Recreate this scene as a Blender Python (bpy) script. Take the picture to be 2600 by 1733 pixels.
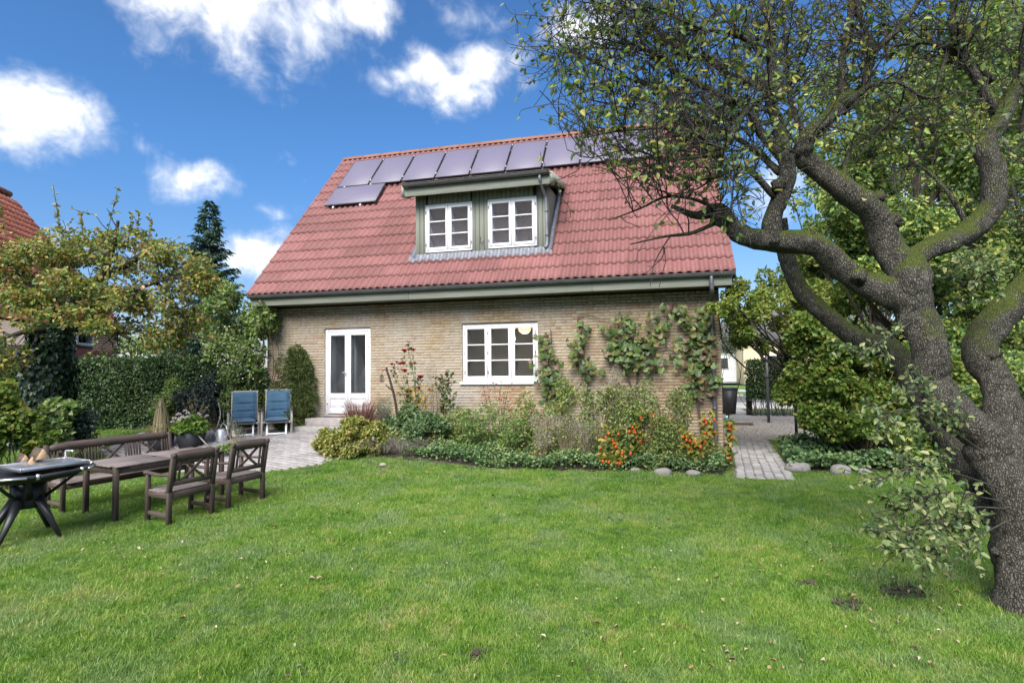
import bpy, math, random
import numpy as np
from mathutils import Vector, Matrix

rng = np.random.default_rng(11)
random.seed(11)
for o in list(bpy.data.objects):
    bpy.data.objects.remove(o)
SC = bpy.context.scene
COL = SC.collection

# ---------------------------------------------------------------- camera
FPX, CX, CY = 1400.0, 1300.0, 866.5          # focal length and centre in pixels of the 2600 px photograph
CAMZ = 1.93
PITCH, ROLL, YAW = math.radians(2.5406), math.radians(-0.7577), math.radians(-13.742)
_f = np.array([math.sin(YAW)*math.cos(PITCH), math.cos(YAW)*math.cos(PITCH), math.sin(PITCH)])
_r0 = np.array([math.cos(YAW), -math.sin(YAW), 0.0])
_u0 = np.cross(_r0, _f)
_r = _r0*math.cos(ROLL) + _u0*math.sin(ROLL)
_u = _u0*math.cos(ROLL) - _r0*math.sin(ROLL)
CAMP = np.array([0, 0, CAMZ])
cd = bpy.data.cameras.new('camera')
cam = bpy.data.objects.new('camera', cd)
COL.objects.link(cam)
cam.matrix_world = Matrix(((_r[0], _u[0], -_f[0], 0), (_r[1], _u[1], -_f[1], 0), (_r[2], _u[2], -_f[2], CAMZ), (0, 0, 0, 1)))
cd.sensor_width = 36.0
cd.lens = FPX/2600*36
cd.clip_end = 2000
cd.clip_start = 0.05
SC.camera = cam

def ray(px, py):
    return _r*((px-CX)/FPX) - _u*((py-CY)/FPX) + _f
def on_z(px, py, z=0.0):
    d = ray(px, py); return CAMP + d*((z-CAMZ)/d[2])
def on_y(px, py, y):
    d = ray(px, py); return CAMP + d*(y/d[1])
def on_x(px, py, x):
    d = ray(px, py); return CAMP + d*(x/d[0])
def at(px, py, dep):
    return CAMP + ray(px, py)*dep
def ss(t):
    t = np.clip(t, 0, 1); return t*t*(3-2*t)
def ground(x, y):
    """height of the garden: flat lawn, rising to the patio and the left boundary"""
    x = np.asarray(x, float); y = np.asarray(y, float)
    rise = 0.45*ss((y-8.4)/3.1)*(1-ss((x+5.6)/3.4))
    rise = rise + 0.16*ss((y-10.0)/1.6)*ss((x+6.2)/1.2)*(1-ss((x-0.9)/0.9))*(1-ss((y-13)/3))
    return rise + 0.02*np.sin(x*0.9+1.3)*np.cos(y*0.7)
def on_g(px, py, dz=0.0):
    z = 0.0
    for _ in range(12):
        p = on_z(px, py, z); z = 0.5*z + 0.5*(float(ground(p[0], p[1]))+dz)
    return on_z(px, py, z)
def gz(x, y):
    return float(ground(x, y))

# ---------------------------------------------------------------- node helper
def N(nt, t, ins=None, **props):
    n = nt.nodes.new(t)
    for k, v in props.items():
        setattr(n, k, v)
    for k, v in (ins or {}).items():
        s = n.inputs[k]
        if isinstance(v, bpy.types.NodeSocket):
            nt.links.new(v, s)
        else:
            s.default_value = v
    return n
def M2(nt, op, a, b=None, c=None, clamp=False):
    ins = {0: a}
    if b is not None: ins[1] = b
    if c is not None: ins[2] = c
    return N(nt, 'ShaderNodeMath', ins, operation=op, use_clamp=clamp).outputs[0]

# ---------------------------------------------------------------- world and sun
SUN_EL, SUN_AZ = math.radians(46), math.radians(186)     # behind the camera, through thin cloud
EXPOSURE = 1.62
W = bpy.data.worlds.new('World'); SC.world = W; W.use_nodes = True
nt = W.node_tree; nt.nodes.clear()
sky = N(nt, 'ShaderNodeTexSky', sky_type='NISHITA', sun_disc=False, sun_elevation=SUN_EL, sun_rotation=SUN_AZ,
        altitude=0, air_density=1.0, dust_density=0.35, ozone_density=2.2)
dirv = N(nt, 'ShaderNodeTexCoord').outputs['Generated']
elev = N(nt, 'ShaderNodeMapRange', {'Value': N(nt, 'ShaderNodeSeparateXYZ', {0: dirv}).outputs[2], 'From Min': .0, 'From Max': .38}, interpolation_type='SMOOTHSTEP').outputs[0]
tint = N(nt, 'ShaderNodeMix', {0: elev, 6: (.0335, .0360, .0425, 1), 7: (.0262, .0445, .0610, 1)}, data_type='RGBA').outputs[2]
skc = N(nt, 'ShaderNodeVectorMath', {0: sky.outputs[0], 1: tint}, operation='MULTIPLY').outputs[0]
# cumulus patches: each is a soft patch of sky in a fixed compass direction, broken up by noise
patch = [(600, -30, 420, 110, 1.0), (760, 60, 210, 105, 1.0), (900, 40, 90, 70, .95), (420, -25, 190, 90, .85), (60, 270, 190, 130, 1.15), (40, 350, 110, 70, .95),
         (160, 230, 130, 90, .7), (470, 450, 105, 70, 1.0), (545, 475, 90, 40, .75), (365, 375, 75, 55, .62), (1200, 50, 110, 75, .78), (1230, 150, 95, 75, .84),
         (1180, 240, 100, 60, .8), (980, 215, 85, 65, .78), (1090, 165, 110, 50, .76), (660, 640, 80, 75, 1.05), (720, 590, 60, 50, .7), (700, 540, 90, 40, .58),
         (1330, 215, 70, 40, .62), (1470, 80, 110, 60, .75), (2250, 520, 200, 160, .8), (1960, 470, 160, 90, .6), (330, 640, 140, 60, .55),
         (2900, 200, 300, 160, 1.0), (-500, 420, 320, 140, 1.0), (-900, 100, 300, 160, .9), (1500, -500, 500, 170, 1.0), (300, -600, 420, 200, .9), (3400, 500, 320, 120, .9)]
dens = None
zst = N(nt, 'ShaderNodeVectorMath', {0: dirv, 1: (1, 1, 1.75)}, operation='MULTIPLY').outputs[0]
def add_patch(c, r, amp):
    global dens
    c = c/np.linalg.norm(c)
    d = N(nt, 'ShaderNodeVectorMath', {0: zst, 1: (c[0], c[1], c[2]*1.75)}, operation='DISTANCE').outputs['Value']
    v = M2(nt, 'MULTIPLY_ADD', d, -.62*amp/r, amp)
    dens = v if dens is None else M2(nt, 'MAXIMUM', dens, v)
for px, py, rx, ry, amp in patch:
    d = ray(px, py); add_patch(d, .5*(rx+1.75*ry)/FPX/np.linalg.norm(d), amp)
prng = np.random.default_rng(4)
for az in range(50, 262, 19):                             # broad unseen cloud bank behind the camera, enlarged to fill the shadows
    a = math.radians(az + prng.uniform(-8, 8) + 13); e = math.radians(prng.uniform(8, 62))
    add_patch(np.array([math.sin(a)*math.cos(e), math.cos(a)*math.cos(e), math.sin(e)]), prng.uniform(.30, .52), prng.uniform(.95, 1.2))
dens = M2(nt, 'MAXIMUM', dens, 0.0)
nz1 = N(nt, 'ShaderNodeTexNoise', {'Vector': dirv, 'Scale': 7.5, 'Detail': 6.0, 'Roughness': .56, 'Distortion': .35}, noise_dimensions='3D').outputs[0]
nz2 = N(nt, 'ShaderNodeTexNoise', {'Vector': dirv, 'Scale': 26.0, 'Detail': 3.0, 'Roughness': .6, 'Distortion': .6}).outputs[0]
nzc = M2(nt, 'ADD', M2(nt, 'MULTIPLY', M2(nt, 'SUBTRACT', nz1, .5), 1.55), M2(nt, 'MULTIPLY', M2(nt, 'SUBTRACT', nz2, .5), .5))
cl = N(nt, 'ShaderNodeMapRange', {'Value': M2(nt, 'ADD', dens, nzc), 'From Min': .30, 'From Max': 1.02}, interpolation_type='SMOOTHSTEP').outputs[0]
shade = N(nt, 'ShaderNodeMapRange', {'Value': M2(nt, 'ADD', nzc, M2(nt, 'MULTIPLY', cl, .35)), 'From Min': -.28, 'From Max': .42}).outputs[0]
cloudcol = N(nt, 'ShaderNodeMix', {0: shade, 6: (.23, .265, .33, 1), 7: (.50, .495, .49, 1)}, data_type='RGBA').outputs[2]
mixc = N(nt, 'ShaderNodeMix', {0: M2(nt, 'MULTIPLY', cl, .97), 6: skc, 7: cloudcol}, data_type='RGBA').outputs[2]
bg = N(nt, 'ShaderNodeBackground', {'Color': mixc, 'Strength': 1.0})
nt.links.new(bg.outputs[0], N(nt, 'ShaderNodeOutputWorld').inputs[0])

sl = bpy.data.lights.new('sun', 'SUN'); sl.energy = 2.7; sl.angle = math.radians(45); sl.color = (1.0, .955, .89)
sun = bpy.data.objects.new('sun', sl); COL.objects.link(sun)
sd = Vector((math.sin(SUN_AZ)*math.cos(SUN_EL), math.cos(SUN_AZ)*math.cos(SUN_EL), math.sin(SUN_EL)))
sun.rotation_euler = sd.to_track_quat('Z', 'Y').to_euler()
vs = SC.view_settings
vs.view_transform = 'Standard'; vs.look = 'None'; vs.gamma = 1.0; vs.exposure = EXPOSURE; vs.use_curve_mapping = False

# ---------------------------------------------------------------- mesh helper
def _chbox():
    idx = {}
    sg = [(a, b, c) for a in (-1, 1) for b in (-1, 1) for c in (-1, 1)]
    V = []; B = []
    for s in sg:
        for ax in range(3):
            idx[(s, ax)] = len(V); V.append(s); B.append([0 if k == ax else -s[k] for k in range(3)])
    F4, F3 = [], []
    for ax in range(3):
        o1, o2 = [k for k in range(3) if k != ax]
        for s in (-1, 1):
            q = []
            for a, b in ((-1, -1), (1, -1), (1, 1), (-1, 1)):
                t = [0, 0, 0]; t[ax] = s; t[o1] = a; t[o2] = b; q.append(idx[(tuple(t), ax)])
            F4.append(q)
    for ax1 in range(3):
        for ax2 in range(ax1+1, 3):
            o = 3-ax1-ax2
            for s1 in (-1, 1):
                for s2 in (-1, 1):
                    t = [0, 0, 0]; t[ax1] = s1; t[ax2] = s2
                    t[o] = -1; lo = tuple(t); t[o] = 1; hi = tuple(t)
                    F4.append([idx[(lo, ax1)], idx[(hi, ax1)], idx[(hi, ax2)], idx[(lo, ax2)]])
    for s in sg:
        F3.append([idx[(s, 0)], idx[(s, 1)], idx[(s, 2)]])
    V = np.array(V, float); B = np.array(B, float); P = V + .2*B
    def fix(F):
        out = []
        for q in F:
            n = np.cross(P[q[1]]-P[q[0]], P[q[2]]-P[q[0]]); c = P[q].mean(0)
            out.append(q if n @ c > 0 else q[::-1])
        return np.array(out)
    return V, B, fix(F4), fix(F3)
CBV, CBB, CB4, CB3 = _chbox()

def rotz(a):
    c, s = math.cos(a), math.sin(a); return np.array([[c, -s, 0], [s, c, 0], [0, 0, 1]])
def rotx(a):
    c, s = math.cos(a), math.sin(a); return np.array([[1, 0, 0], [0, c, -s], [0, s, c]])
def roty(a):
    c, s = math.cos(a), math.sin(a); return np.array([[c, 0, s], [0, 1, 0], [-s, 0, c]])

class Geo:
    def __init__(self):
        self.V = []; self.F = {3: [], 4: []}; self.n = 0
    def add(self, V, F4=None, F3=None):
        V = np.asarray(V, float).reshape(-1, 3)
        if F4 is not None and len(F4): self.F[4].append(np.asarray(F4)+self.n)
        if F3 is not None and len(F3): self.F[3].append(np.asarray(F3)+self.n)
        self.V.append(V); self.n += len(V); return self
    def box(self, c, s, bev=.004, R=None):
        h = np.asarray(s, float)/2; b = min(bev, h.min()*.8)
        V = CBV*h + CBB*b
        if R is not None: V = V @ np.asarray(R).T
        return self.add(V+np.asarray(c, float), CB4, CB3)
    def box2(self, a, b, bev=.004):
        a = np.asarray(a, float); b = np.asarray(b, float); return self.box((a+b)/2, np.abs(b-a), bev)
    def bar(self, a, b, w, t, bev=.004, up=(0, 0, 1)):
        a = np.asarray(a, float); b = np.asarray(b, float); d = b-a; L = np.linalg.norm(d); d = d/L
        s = np.cross(up, d)
        if np.linalg.norm(s) < 1e-4: s = np.cross((1, 0, 0), d)
        s /= np.linalg.norm(s); u = np.cross(d, s)
        return self.box((a+b)/2, (L, w, t), bev, np.stack([d, s, u], 1))
    def tube(self, P, r, sides=6, cap=True, squash=None):
        P = np.asarray(P, float); n = len(P); r = np.broadcast_to(np.asarray(r, float), (n,)) if np.ndim(r) < 2 else np.asarray(r)
        T = np.gradient(P, axis=0); T /= (np.linalg.norm(T, axis=1, keepdims=True)+1e-9)
        a = np.cross(T[0], (0, 0, 1.0));
        if np.linalg.norm(a) < .05: a = np.cross(T[0], (1.0, 0, 0))
        a /= np.linalg.norm(a); A = [a]
        for i in range(1, n):
            a = a - T[i]*(a @ T[i]); a /= (np.linalg.norm(a)+1e-9); A.append(a)
        A = np.array(A); Bv = np.cross(T, A)
        th = np.arange(sides)*2*math.pi/sides
        rr = r[:, None] if r.ndim == 1 else r
        V = P[:, None, :] + rr[..., None]*(np.cos(th)[None, :, None]*A[:, None, :] + np.sin(th)[None, :, None]*Bv[:, None, :])
        i = np.arange(n-1)[:, None]*sides; j = np.arange(sides)[None, :]; k = (np.arange(sides)+1) % sides
        F = np.stack([i+j, i+k[None, :], i+sides+k[None, :], i+sides+j], -1).reshape(-1, 4)
        V = V.reshape(-1, 3); F3 = []
        if cap:
            V = np.vstack([V, P[0], P[-1]]); c0, c1 = n*sides, n*sides+1; e = (n-1)*sides
            F3 = [[c0, kk, jj] for jj, kk in zip(range(sides), k)] + [[c1, e+jj, e+kk] for jj, kk in zip(range(sides), k)]
        return self.add(V, F, F3)
    def lathe(self, prof, c=(0, 0, 0), sides=20, closed=False):
        prof = np.asarray(prof, float); n = len(prof); th = np.arange(sides)*2*math.pi/sides
        V = np.stack([prof[:, 0][:, None]*np.cos(th), prof[:, 0][:, None]*np.sin(th), np.repeat(prof[:, 1][:, None], sides, 1)], -1).reshape(-1, 3)+np.asarray(c, float)
        i = np.arange(n-1)[:, None]*sides; j = np.arange(sides)[None, :]; k = ((np.arange(sides)+1) % sides)[None, :]
        return self.add(V, np.stack([i+j, i+k, i+sides+k, i+sides+j], -1).reshape(-1, 4))
    def prism(self, poly, z0, z1, axis=2):
        """extrude a convex outline (list of 2-D points)"""
        p = np.asarray(poly, float); n = len(p)
        lo = np.insert(p, axis, z0, 1); hi = np.insert(p, axis, z1, 1)
        k = [(i+1) % n for i in range(n)]
        V = np.vstack([lo, hi, lo.mean(0), hi.mean(0)])
        F4 = [[i, k[i], n+k[i], n+i] for i in range(n)]
        F3 = [[2*n, k[i], i] for i in range(n)] + [[2*n+1, n+i, n+k[i]] for i in range(n)]
        return self.add(V, F4, F3)
    def grid(self, X, Y, Z):
        n, m = X.shape; i = np.arange(n-1)[:, None]*m; j = np.arange(m-1)[None, :]
        return self.add(np.stack([X, Y, Z], -1), np.stack([i+j, i+j+1, i+m+j+1, i+m+j], -1).reshape(-1, 4))
    def ball(self, c, r, seg=10, rings=6):
        t = np.linspace(.001, math.pi-.001, rings+1); rr = np.broadcast_to(np.asarray(r, float), (3,))
        g = Geo().lathe(np.stack([np.sin(t), -np.cos(t)], 1), sides=seg)
        return self.add(np.vstack(g.V)*rr+np.asarray(c, float), g.F[4][0])
    def leaves(self, P, D, U, L, Wd, fold=.25, droop=.12):
        n = len(P)
        if n == 0: return self
        D = D/(np.linalg.norm(D, axis=1, keepdims=True)+1e-9)
        S = np.cross(D, U); S /= (np.linalg.norm(S, axis=1, keepdims=True)+1e-9); U = np.cross(S, D)
        L = np.broadcast_to(np.asarray(L, float), (n,))[:, None]; Wd = np.broadcast_to(np.asarray(Wd, float), (n,))[:, None]
        f = np.broadcast_to(np.asarray(fold, float), (n,))[:, None]*Wd
        V = np.stack([P, P+D*L*.3-S*Wd*.5+U*f, P+D*L*.68-S*Wd*.38+U*f*.7-U*droop*L*.3, P+D*L-U*droop*L,
                      P+D*L*.68+S*Wd*.38+U*f*.7-U*droop*L*.3, P+D*L*.3+S*Wd*.5+U*f], 1)
        b = np.arange(n)[:, None]*6
        return self.add(V, np.vstack([b+np.array([0, 1, 2, 3]), b+np.array([0, 3, 4, 5])]))
    def mesh(self, name, smooth=False):
        me = bpy.data.meshes.new(name)
        V = np.vstack(self.V).astype(np.float32)
        F4 = np.vstack(self.F[4]) if self.F[4] else np.zeros((0, 4), int)
        F3 = np.vstack(self.F[3]) if self.F[3] else np.zeros((0, 3), int)
        me.vertices.add(len(V)); me.vertices.foreach_set('co', V.ravel())
        L = np.concatenate([F4.ravel(), F3.ravel()]).astype(np.int32)
        me.loops.add(len(L)); me.loops.foreach_set('vertex_index', L)
        st = np.concatenate([np.arange(len(F4))*4, len(F4)*4+np.arange(len(F3))*3]).astype(np.int32)
        me.polygons.add(len(st)); me.polygons.foreach_set('loop_start', st)
        if smooth: me.polygons.foreach_set('use_smooth', np.ones(len(st), bool))
        me.update(calc_edges=True)
        return me
    def build(self, name, mat, parent=None, smooth=False):
        return link(name, self.mesh(name, smooth), mat, parent)

def link(name, me, mat=None, parent=None, loc=None):
    o = bpy.data.objects.new(name, me); COL.objects.link(o)
    if mat is not None and me is not None and not me.materials: me.materials.append(mat)
    if parent is not None: o.parent = parent
    if loc is not None: o.location = loc
    return o
def thing(name, label, cat, loc=(0, 0, 0), rz=0.0, group=None):
    o = bpy.data.objects.new(name, None); COL.objects.link(o)
    o.empty_display_size = .2
    o.location = tuple(float(v) for v in loc); o.rotation_euler = (0, 0, rz)
    return tag(o, label, cat, group)
def tag(o, label, cat, group=None):
    o['label'] = label; o['category'] = cat
    if group: o['group'] = group
    return o
def kind(o, k):
    o['kind'] = k; return o
def stuff(o, label, cat):
    o['kind'] = 'stuff'; o['label'] = label; o['category'] = cat; return o
def put(o, p, R=None, s=1.0):
    m = Matrix.Translation(Vector([float(v) for v in p]))
    if R is not None: m = m @ Matrix(np.asarray(R, float).tolist()).to_4x4()
    o.matrix_local = m @ Matrix.Diagonal((s, s, s, 1)); return o
def runit(n):
    v = rng.normal(size=(n, 3)); return v/np.linalg.norm(v, axis=1, keepdims=True)
def curve(pts, n, jit=0.0):
    """smooth polyline through control points (rows of any width)"""
    P = np.asarray(pts, float); m = len(P)
    if m == 2: P = np.vstack([P[0], P.mean(0), P[1]]); m = 3
    t = np.linspace(0, m-1, n); out = []
    Q = np.vstack([2*P[0]-P[1], P, 2*P[-1]-P[-2]])
    for x in t:
        i = min(int(x), m-2); u = x-i; a, b, c, d = Q[i], Q[i+1], Q[i+2], Q[i+3]
        out.append(.5*((2*b)+(c-a)*u+(2*a-5*b+4*c-d)*u*u+(3*b-a-3*c+d)*u**3))
    out = np.array(out)
    if jit: out[:, :3] += rng.normal(size=(n, 3))*jit*np.linspace(.2, 1, n)[:, None]
    return out
# ---------------------------------------------------------------- materials
def newmat(name):
    m = bpy.data.materials.new(name); m.use_nodes = True; m.node_tree.nodes.clear(); return m, m.node_tree
def ramp(nt, fac, cols):
    r = N(nt, 'ShaderNodeValToRGB', {0: fac}); e = r.color_ramp.elements
    while len(e) > 1: e.remove(e[-1])
    e[0].position = cols[0][0]; e[0].color = (*cols[0][1], 1)
    for p, c in cols[1:]:
        x = e.new(p); x.color = (*c, 1)
    return r.outputs[0]
def out(nt, sh):
    nt.links.new(sh, N(nt, 'ShaderNodeOutputMaterial').inputs[0])
def bump(nt, h, strength=.3, dist=.01):
    return N(nt, 'ShaderNodeBump', {'Height': h, 'Strength': strength, 'Distance': dist}).outputs[0]
def wpos(nt):
    return N(nt, 'ShaderNodeNewGeometry').outputs['Position']
def noise(nt, scale, detail=4, rough=.55, vec=None, dist=0.0):
    return N(nt, 'ShaderNodeTexNoise', {'Vector': vec if vec is not None else wpos(nt), 'Scale': scale, 'Detail': detail, 'Roughness': rough, 'Distortion': dist}).outputs[0]
def rnd(nt):
    a = N(nt, 'ShaderNodeNewGeometry').outputs['Random Per Island']; b = N(nt, 'ShaderNodeObjectInfo').outputs['Random']
    return M2(nt, 'FRACT', M2(nt, 'ADD', a, M2(nt, 'MULTIPLY', b, 7.13)))
def mulc(nt, c, f):
    return N(nt, 'ShaderNodeVectorMath', {0: c, 3: f}, operation='SCALE').outputs[0]
def plain(name, col, rough=.6, metal=0.0, var=.12, scale=9.0, bmp=0.0, spec=.4):
    m, nt = newmat(name)
    n = noise(nt, scale, 5)
    c = ramp(nt, n, [(.25, tuple(v*(1-var) for v in col)), (.75, tuple(min(1, v*(1+var)) for v in col))])
    ins = {'Base Color': c, 'Roughness': rough, 'Metallic': metal, 'Specular IOR Level': spec}
    if bmp: ins['Normal'] = bump(nt, noise(nt, scale*5, 4), bmp)
    out(nt, N(nt, 'ShaderNodeBsdfPrincipled', ins).outputs[0]); return m
def leafmat(name, cols, trans=.32, rough=.42, patch=1.3, pv=.22, spec=.35):
    m, nt = newmat(name)
    f = M2(nt, 'ADD', rnd(nt), M2(nt, 'MULTIPLY', M2(nt, 'SUBTRACT', noise(nt, patch, 3), .5), pv*4), clamp=True)
    k = len(cols); c = ramp(nt, f, [(.08+.84*i/max(1, k-1), v) for i, v in enumerate(cols)])
    c = mulc(nt, c, M2(nt, 'ADD', .78, M2(nt, 'MULTIPLY', noise(nt, 60, 2), .44)))
    p = N(nt, 'ShaderNodeBsdfPrincipled', {'Base Color': c, 'Roughness': rough, 'Specular IOR Level': spec})
    t = N(nt, 'ShaderNodeBsdfTranslucent', {'Color': mulc(nt, c, 1.4)})
    out(nt, N(nt, 'ShaderNodeMixShader', {0: trans, 1: p.outputs[0], 2: t.outputs[0]}).outputs[0]); return m
def woodmat(name, c1, c2, axis=0, rough=.7, sc=7.0, dirt=None, tint=.22):
    m, nt = newmat(name)
    tc = N(nt, 'ShaderNodeTexCoord').outputs['Object']
    s = [sc*6]*3; s[axis] = sc*.35
    v = N(nt, 'ShaderNodeVectorMath', {0: tc, 1: tuple(s)}, operation='MULTIPLY').outputs[0]
    g = noise(nt, 1.0, 6, .6, v, .4)
    c = ramp(nt, g, [(.3, c1), (.7, c2)])
    c = mulc(nt, c, M2(nt, 'ADD', 1-tint/2, M2(nt, 'MULTIPLY', rnd(nt), tint)))
    if dirt:
        d = N(nt, 'ShaderNodeMapRange', {'Value': noise(nt, 3.0, 6, .65), 'From Min': .52, 'From Max': .72}).outputs[0]
        c = N(nt, 'ShaderNodeMix', {0: M2(nt, 'MULTIPLY', d, .55), 6: c, 7: (*dirt, 1)}, data_type='RGBA').outputs[2]
    out(nt, N(nt, 'ShaderNodeBsdfPrincipled', {'Base Color': c, 'Roughness': rough, 'Specular IOR Level': .3, 'Normal': bump(nt, g, .35, .004)}).outputs[0]); return m
def glassmat(name, tint=(.85, .88, .88), k=1.0, base=.06):
    m, nt = newmat(name)
    ge = N(nt, 'ShaderNodeNewGeometry')
    c = M2(nt, 'ABSOLUTE', N(nt, 'ShaderNodeVectorMath', {0: ge.outputs['True Normal'], 1: ge.outputs['Incoming']}, operation='DOT_PRODUCT').outputs['Value'])
    f = M2(nt, 'ADD', M2(nt, 'MULTIPLY', M2(nt, 'POWER', M2(nt, 'SUBTRACT', 1.0, c, clamp=True), 5.0), k*(1-base)), base, clamp=True)
    g = N(nt, 'ShaderNodeBsdfGlossy', {'Color': (.95, .95, 1, 1), 'Roughness': .01})
    t = N(nt, 'ShaderNodeBsdfTransparent', {'Color': (*tint, 1)})
    out(nt, N(nt, 'ShaderNodeMixShader', {0: f, 1: t.outputs[0], 2: g.outputs[0]}).outputs[0]); return m

MT = {}
MT['white'] = plain('white_paint', (.72, .72, .75), .38, var=.04, scale=3)
MT['white2'] = plain('white_paint_far', (.76, .77, .78), .5, var=.05)
MT['steel'] = plain('brushed_steel', (.62, .62, .63), .3, .9, .08, 20)
MT['black'] = plain('black_steel', (.022, .023, .028), .42, 0, .3, 8, .05)
MT['darkgrey'] = plain('dark_grey_plastic', (.035, .037, .045), .5, 0, .25)
MT['zinc'] = plain('zinc', (.13, .135, .15), .42, .55, .18, 5)
MT['gutter'] = plain('gutter_metal', (.115, .12, .125), .5, .2, .2, 4)
MT['lead'] = plain('lead_flashing', (0.182, 0.190, 0.220), .5, .25, .28, 9)
MT['stone'] = plain('field_stone', (.22, .205, .19), .85, 0, .3, 14, .4)
MT['concrete'] = plain('concrete', (.30, .285, .27), .85, 0, .22, 12, .35)
MT['stepstone'] = plain('step_stone', (.30, .27, .265), .85, 0, .25, 10, .3)
MT['teal'] = plain('teal_plastic', (.015, .16, .17), .4)
MT['rust'] = plain('rusty_iron', (.07, .055, .05), .7, .3, .4, 30)
MT['soil'] = plain('soil', (.06, .047, .036), .95, 0, .4, 8, .6)
MT['interior'] = plain('interior_wall', (0.320, 0.264, 0.192), .8, 0, .1, 2)
MT['interior_pale'] = plain('interior_reveal', (.72, .72, .74), .6, 0, .04, 2)
MT['floor'] = plain('interior_floor', (.16, .10, .06), .5)
MT['attic_sky'] = plain('attic_sky_tint', (.48, .46, .56), .8, 0, .1, 2)  # attic lining tinted pale lavender, imitating sky reflected in the dormer panes
MT['fabric_grey'] = plain('grey_upholstery', (.16, .15, .15), .9, 0, .1, 30)
MT['glass'] = glassmat('window_glass', (.86, .88, .86), 1.0, .10)
MT['glass_up'] = glassmat('dormer_glass', (.75, .76, .80), 1.0, .50)
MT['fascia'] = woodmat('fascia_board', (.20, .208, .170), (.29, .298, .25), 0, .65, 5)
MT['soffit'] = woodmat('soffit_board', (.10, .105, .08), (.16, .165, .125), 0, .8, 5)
MT['cladding'] = woodmat('green_grey_cladding', (.17, .180, .148), (.225, .235, .195), 2, .65, 4, tint=.12)
MT['teak_x'] = woodmat('weathered_hardwood', (.045, .032, .028), (.115, .084, .075), 0, .62, 7, (.035, .04, .028))
MT['teak_y'] = woodmat('weathered_hardwood_cross', (.045, .032, .028), (.115, .084, .075), 1, .62, 7, (.035, .04, .028))
MT['teak_z'] = woodmat('weathered_hardwood_upright', (.038, .027, .024), (.09, .066, .058), 2, .62, 7, (.035, .04, .028))
MT['teak_top'] = woodmat('weathered_table_top', (.115, .092, .088), (.225, .190, .180), 0, .6, 7, (.05, .045, .04))
MT['palewood'] = woodmat('greyed_teak', (.28, .255, .225), (.42, .39, .35), 2, .7, 9)
MT['firewood'] = woodmat('split_firewood', (.33, .22, .125), (.50, .36, .22), 0, .8, 6)
MT['logbark'] = woodmat('log_bark', (.06, .045, .035), (.12, .09, .07), 0, .9, 6)
MT['redbrick_gap'] = plain('mortar_grey', (.33, .30, .28), .9)

def brickmat(name, cols, stain, wash=None):
    m, nt = newmat(name)
    f = rnd(nt); P = wpos(nt)
    big = noise(nt, .55, 3, .5, P)
    f = M2(nt, 'ADD', M2(nt, 'MULTIPLY', f, .72), M2(nt, 'MULTIPLY', big, .28), clamp=True)
    k = len(cols); c = ramp(nt, f, [(.05+.9*i/(k-1), v) for i, v in enumerate(cols)])
    sp = noise(nt, 55, 5, .7, P)
    c = mulc(nt, c, M2(nt, 'ADD', .62, M2(nt, 'MULTIPLY', sp, .76)))
    st = N(nt, 'ShaderNodeMapRange', {'Value': noise(nt, 1.6, 7, .7, P), 'From Min': .5, 'From Max': .78}).outputs[0]
    c = N(nt, 'ShaderNodeMix', {0: M2(nt, 'MULTIPLY', st, .5), 6: c, 7: (*stain, 1)}, data_type='RGBA').outputs[2]
    if wash:
        # thin lime wash left on the brick faces, strongest away from the right-hand corner
        ws = N(nt, 'ShaderNodeMapRange', {'Value': noise(nt, .8, 7, .68, P, .6), 'From Min': .38, 'From Max': .66}).outputs[0]
        sx = N(nt, 'ShaderNodeSeparateXYZ', {0: P}).outputs
        lx = N(nt, 'ShaderNodeMapRange', {'Value': sx[0], 'From Min': -2.4, 'From Max': -.4, 'To Min': .9, 'To Max': .3}).outputs[0]
        c = N(nt, 'ShaderNodeMix', {0: M2(nt, 'MULTIPLY', ws, lx), 6: c, 7: (*wash, 1)}, data_type='RGBA').outputs[2]
    out(nt, N(nt, 'ShaderNodeBsdfPrincipled', {'Base Color': c, 'Roughness': .88, 'Specular IOR Level': .2, 'Normal': bump(nt, sp, .5, .006)}).outputs[0]); return m
MT['brick'] = brickmat('yellow_brick', [(0.229, 0.155, 0.089), (0.292, 0.220, 0.129), (0.316, 0.248, 0.156), (0.336, 0.266, 0.179), (0.360, 0.300, 0.215), (0.292, 0.225, 0.134), (0.272, 0.155, 0.094), (0.204, 0.136, 0.081)], (0.136, 0.113, 0.081), (0.355, 0.323, 0.281))
MT['mortar'] = brickmat('lime_mortar', [(0.222, 0.168, 0.117), (0.250, 0.195, 0.139), (0.275, 0.219, 0.161)], (0.158, 0.124, 0.086), (0.320, 0.290, 0.256))
MT['redbrick'] = brickmat('red_brick', [(.36, .12, .075), (.43, .165, .105), (.48, .20, .135), (.40, .14, .095)], (.3, .15, .1))

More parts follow.
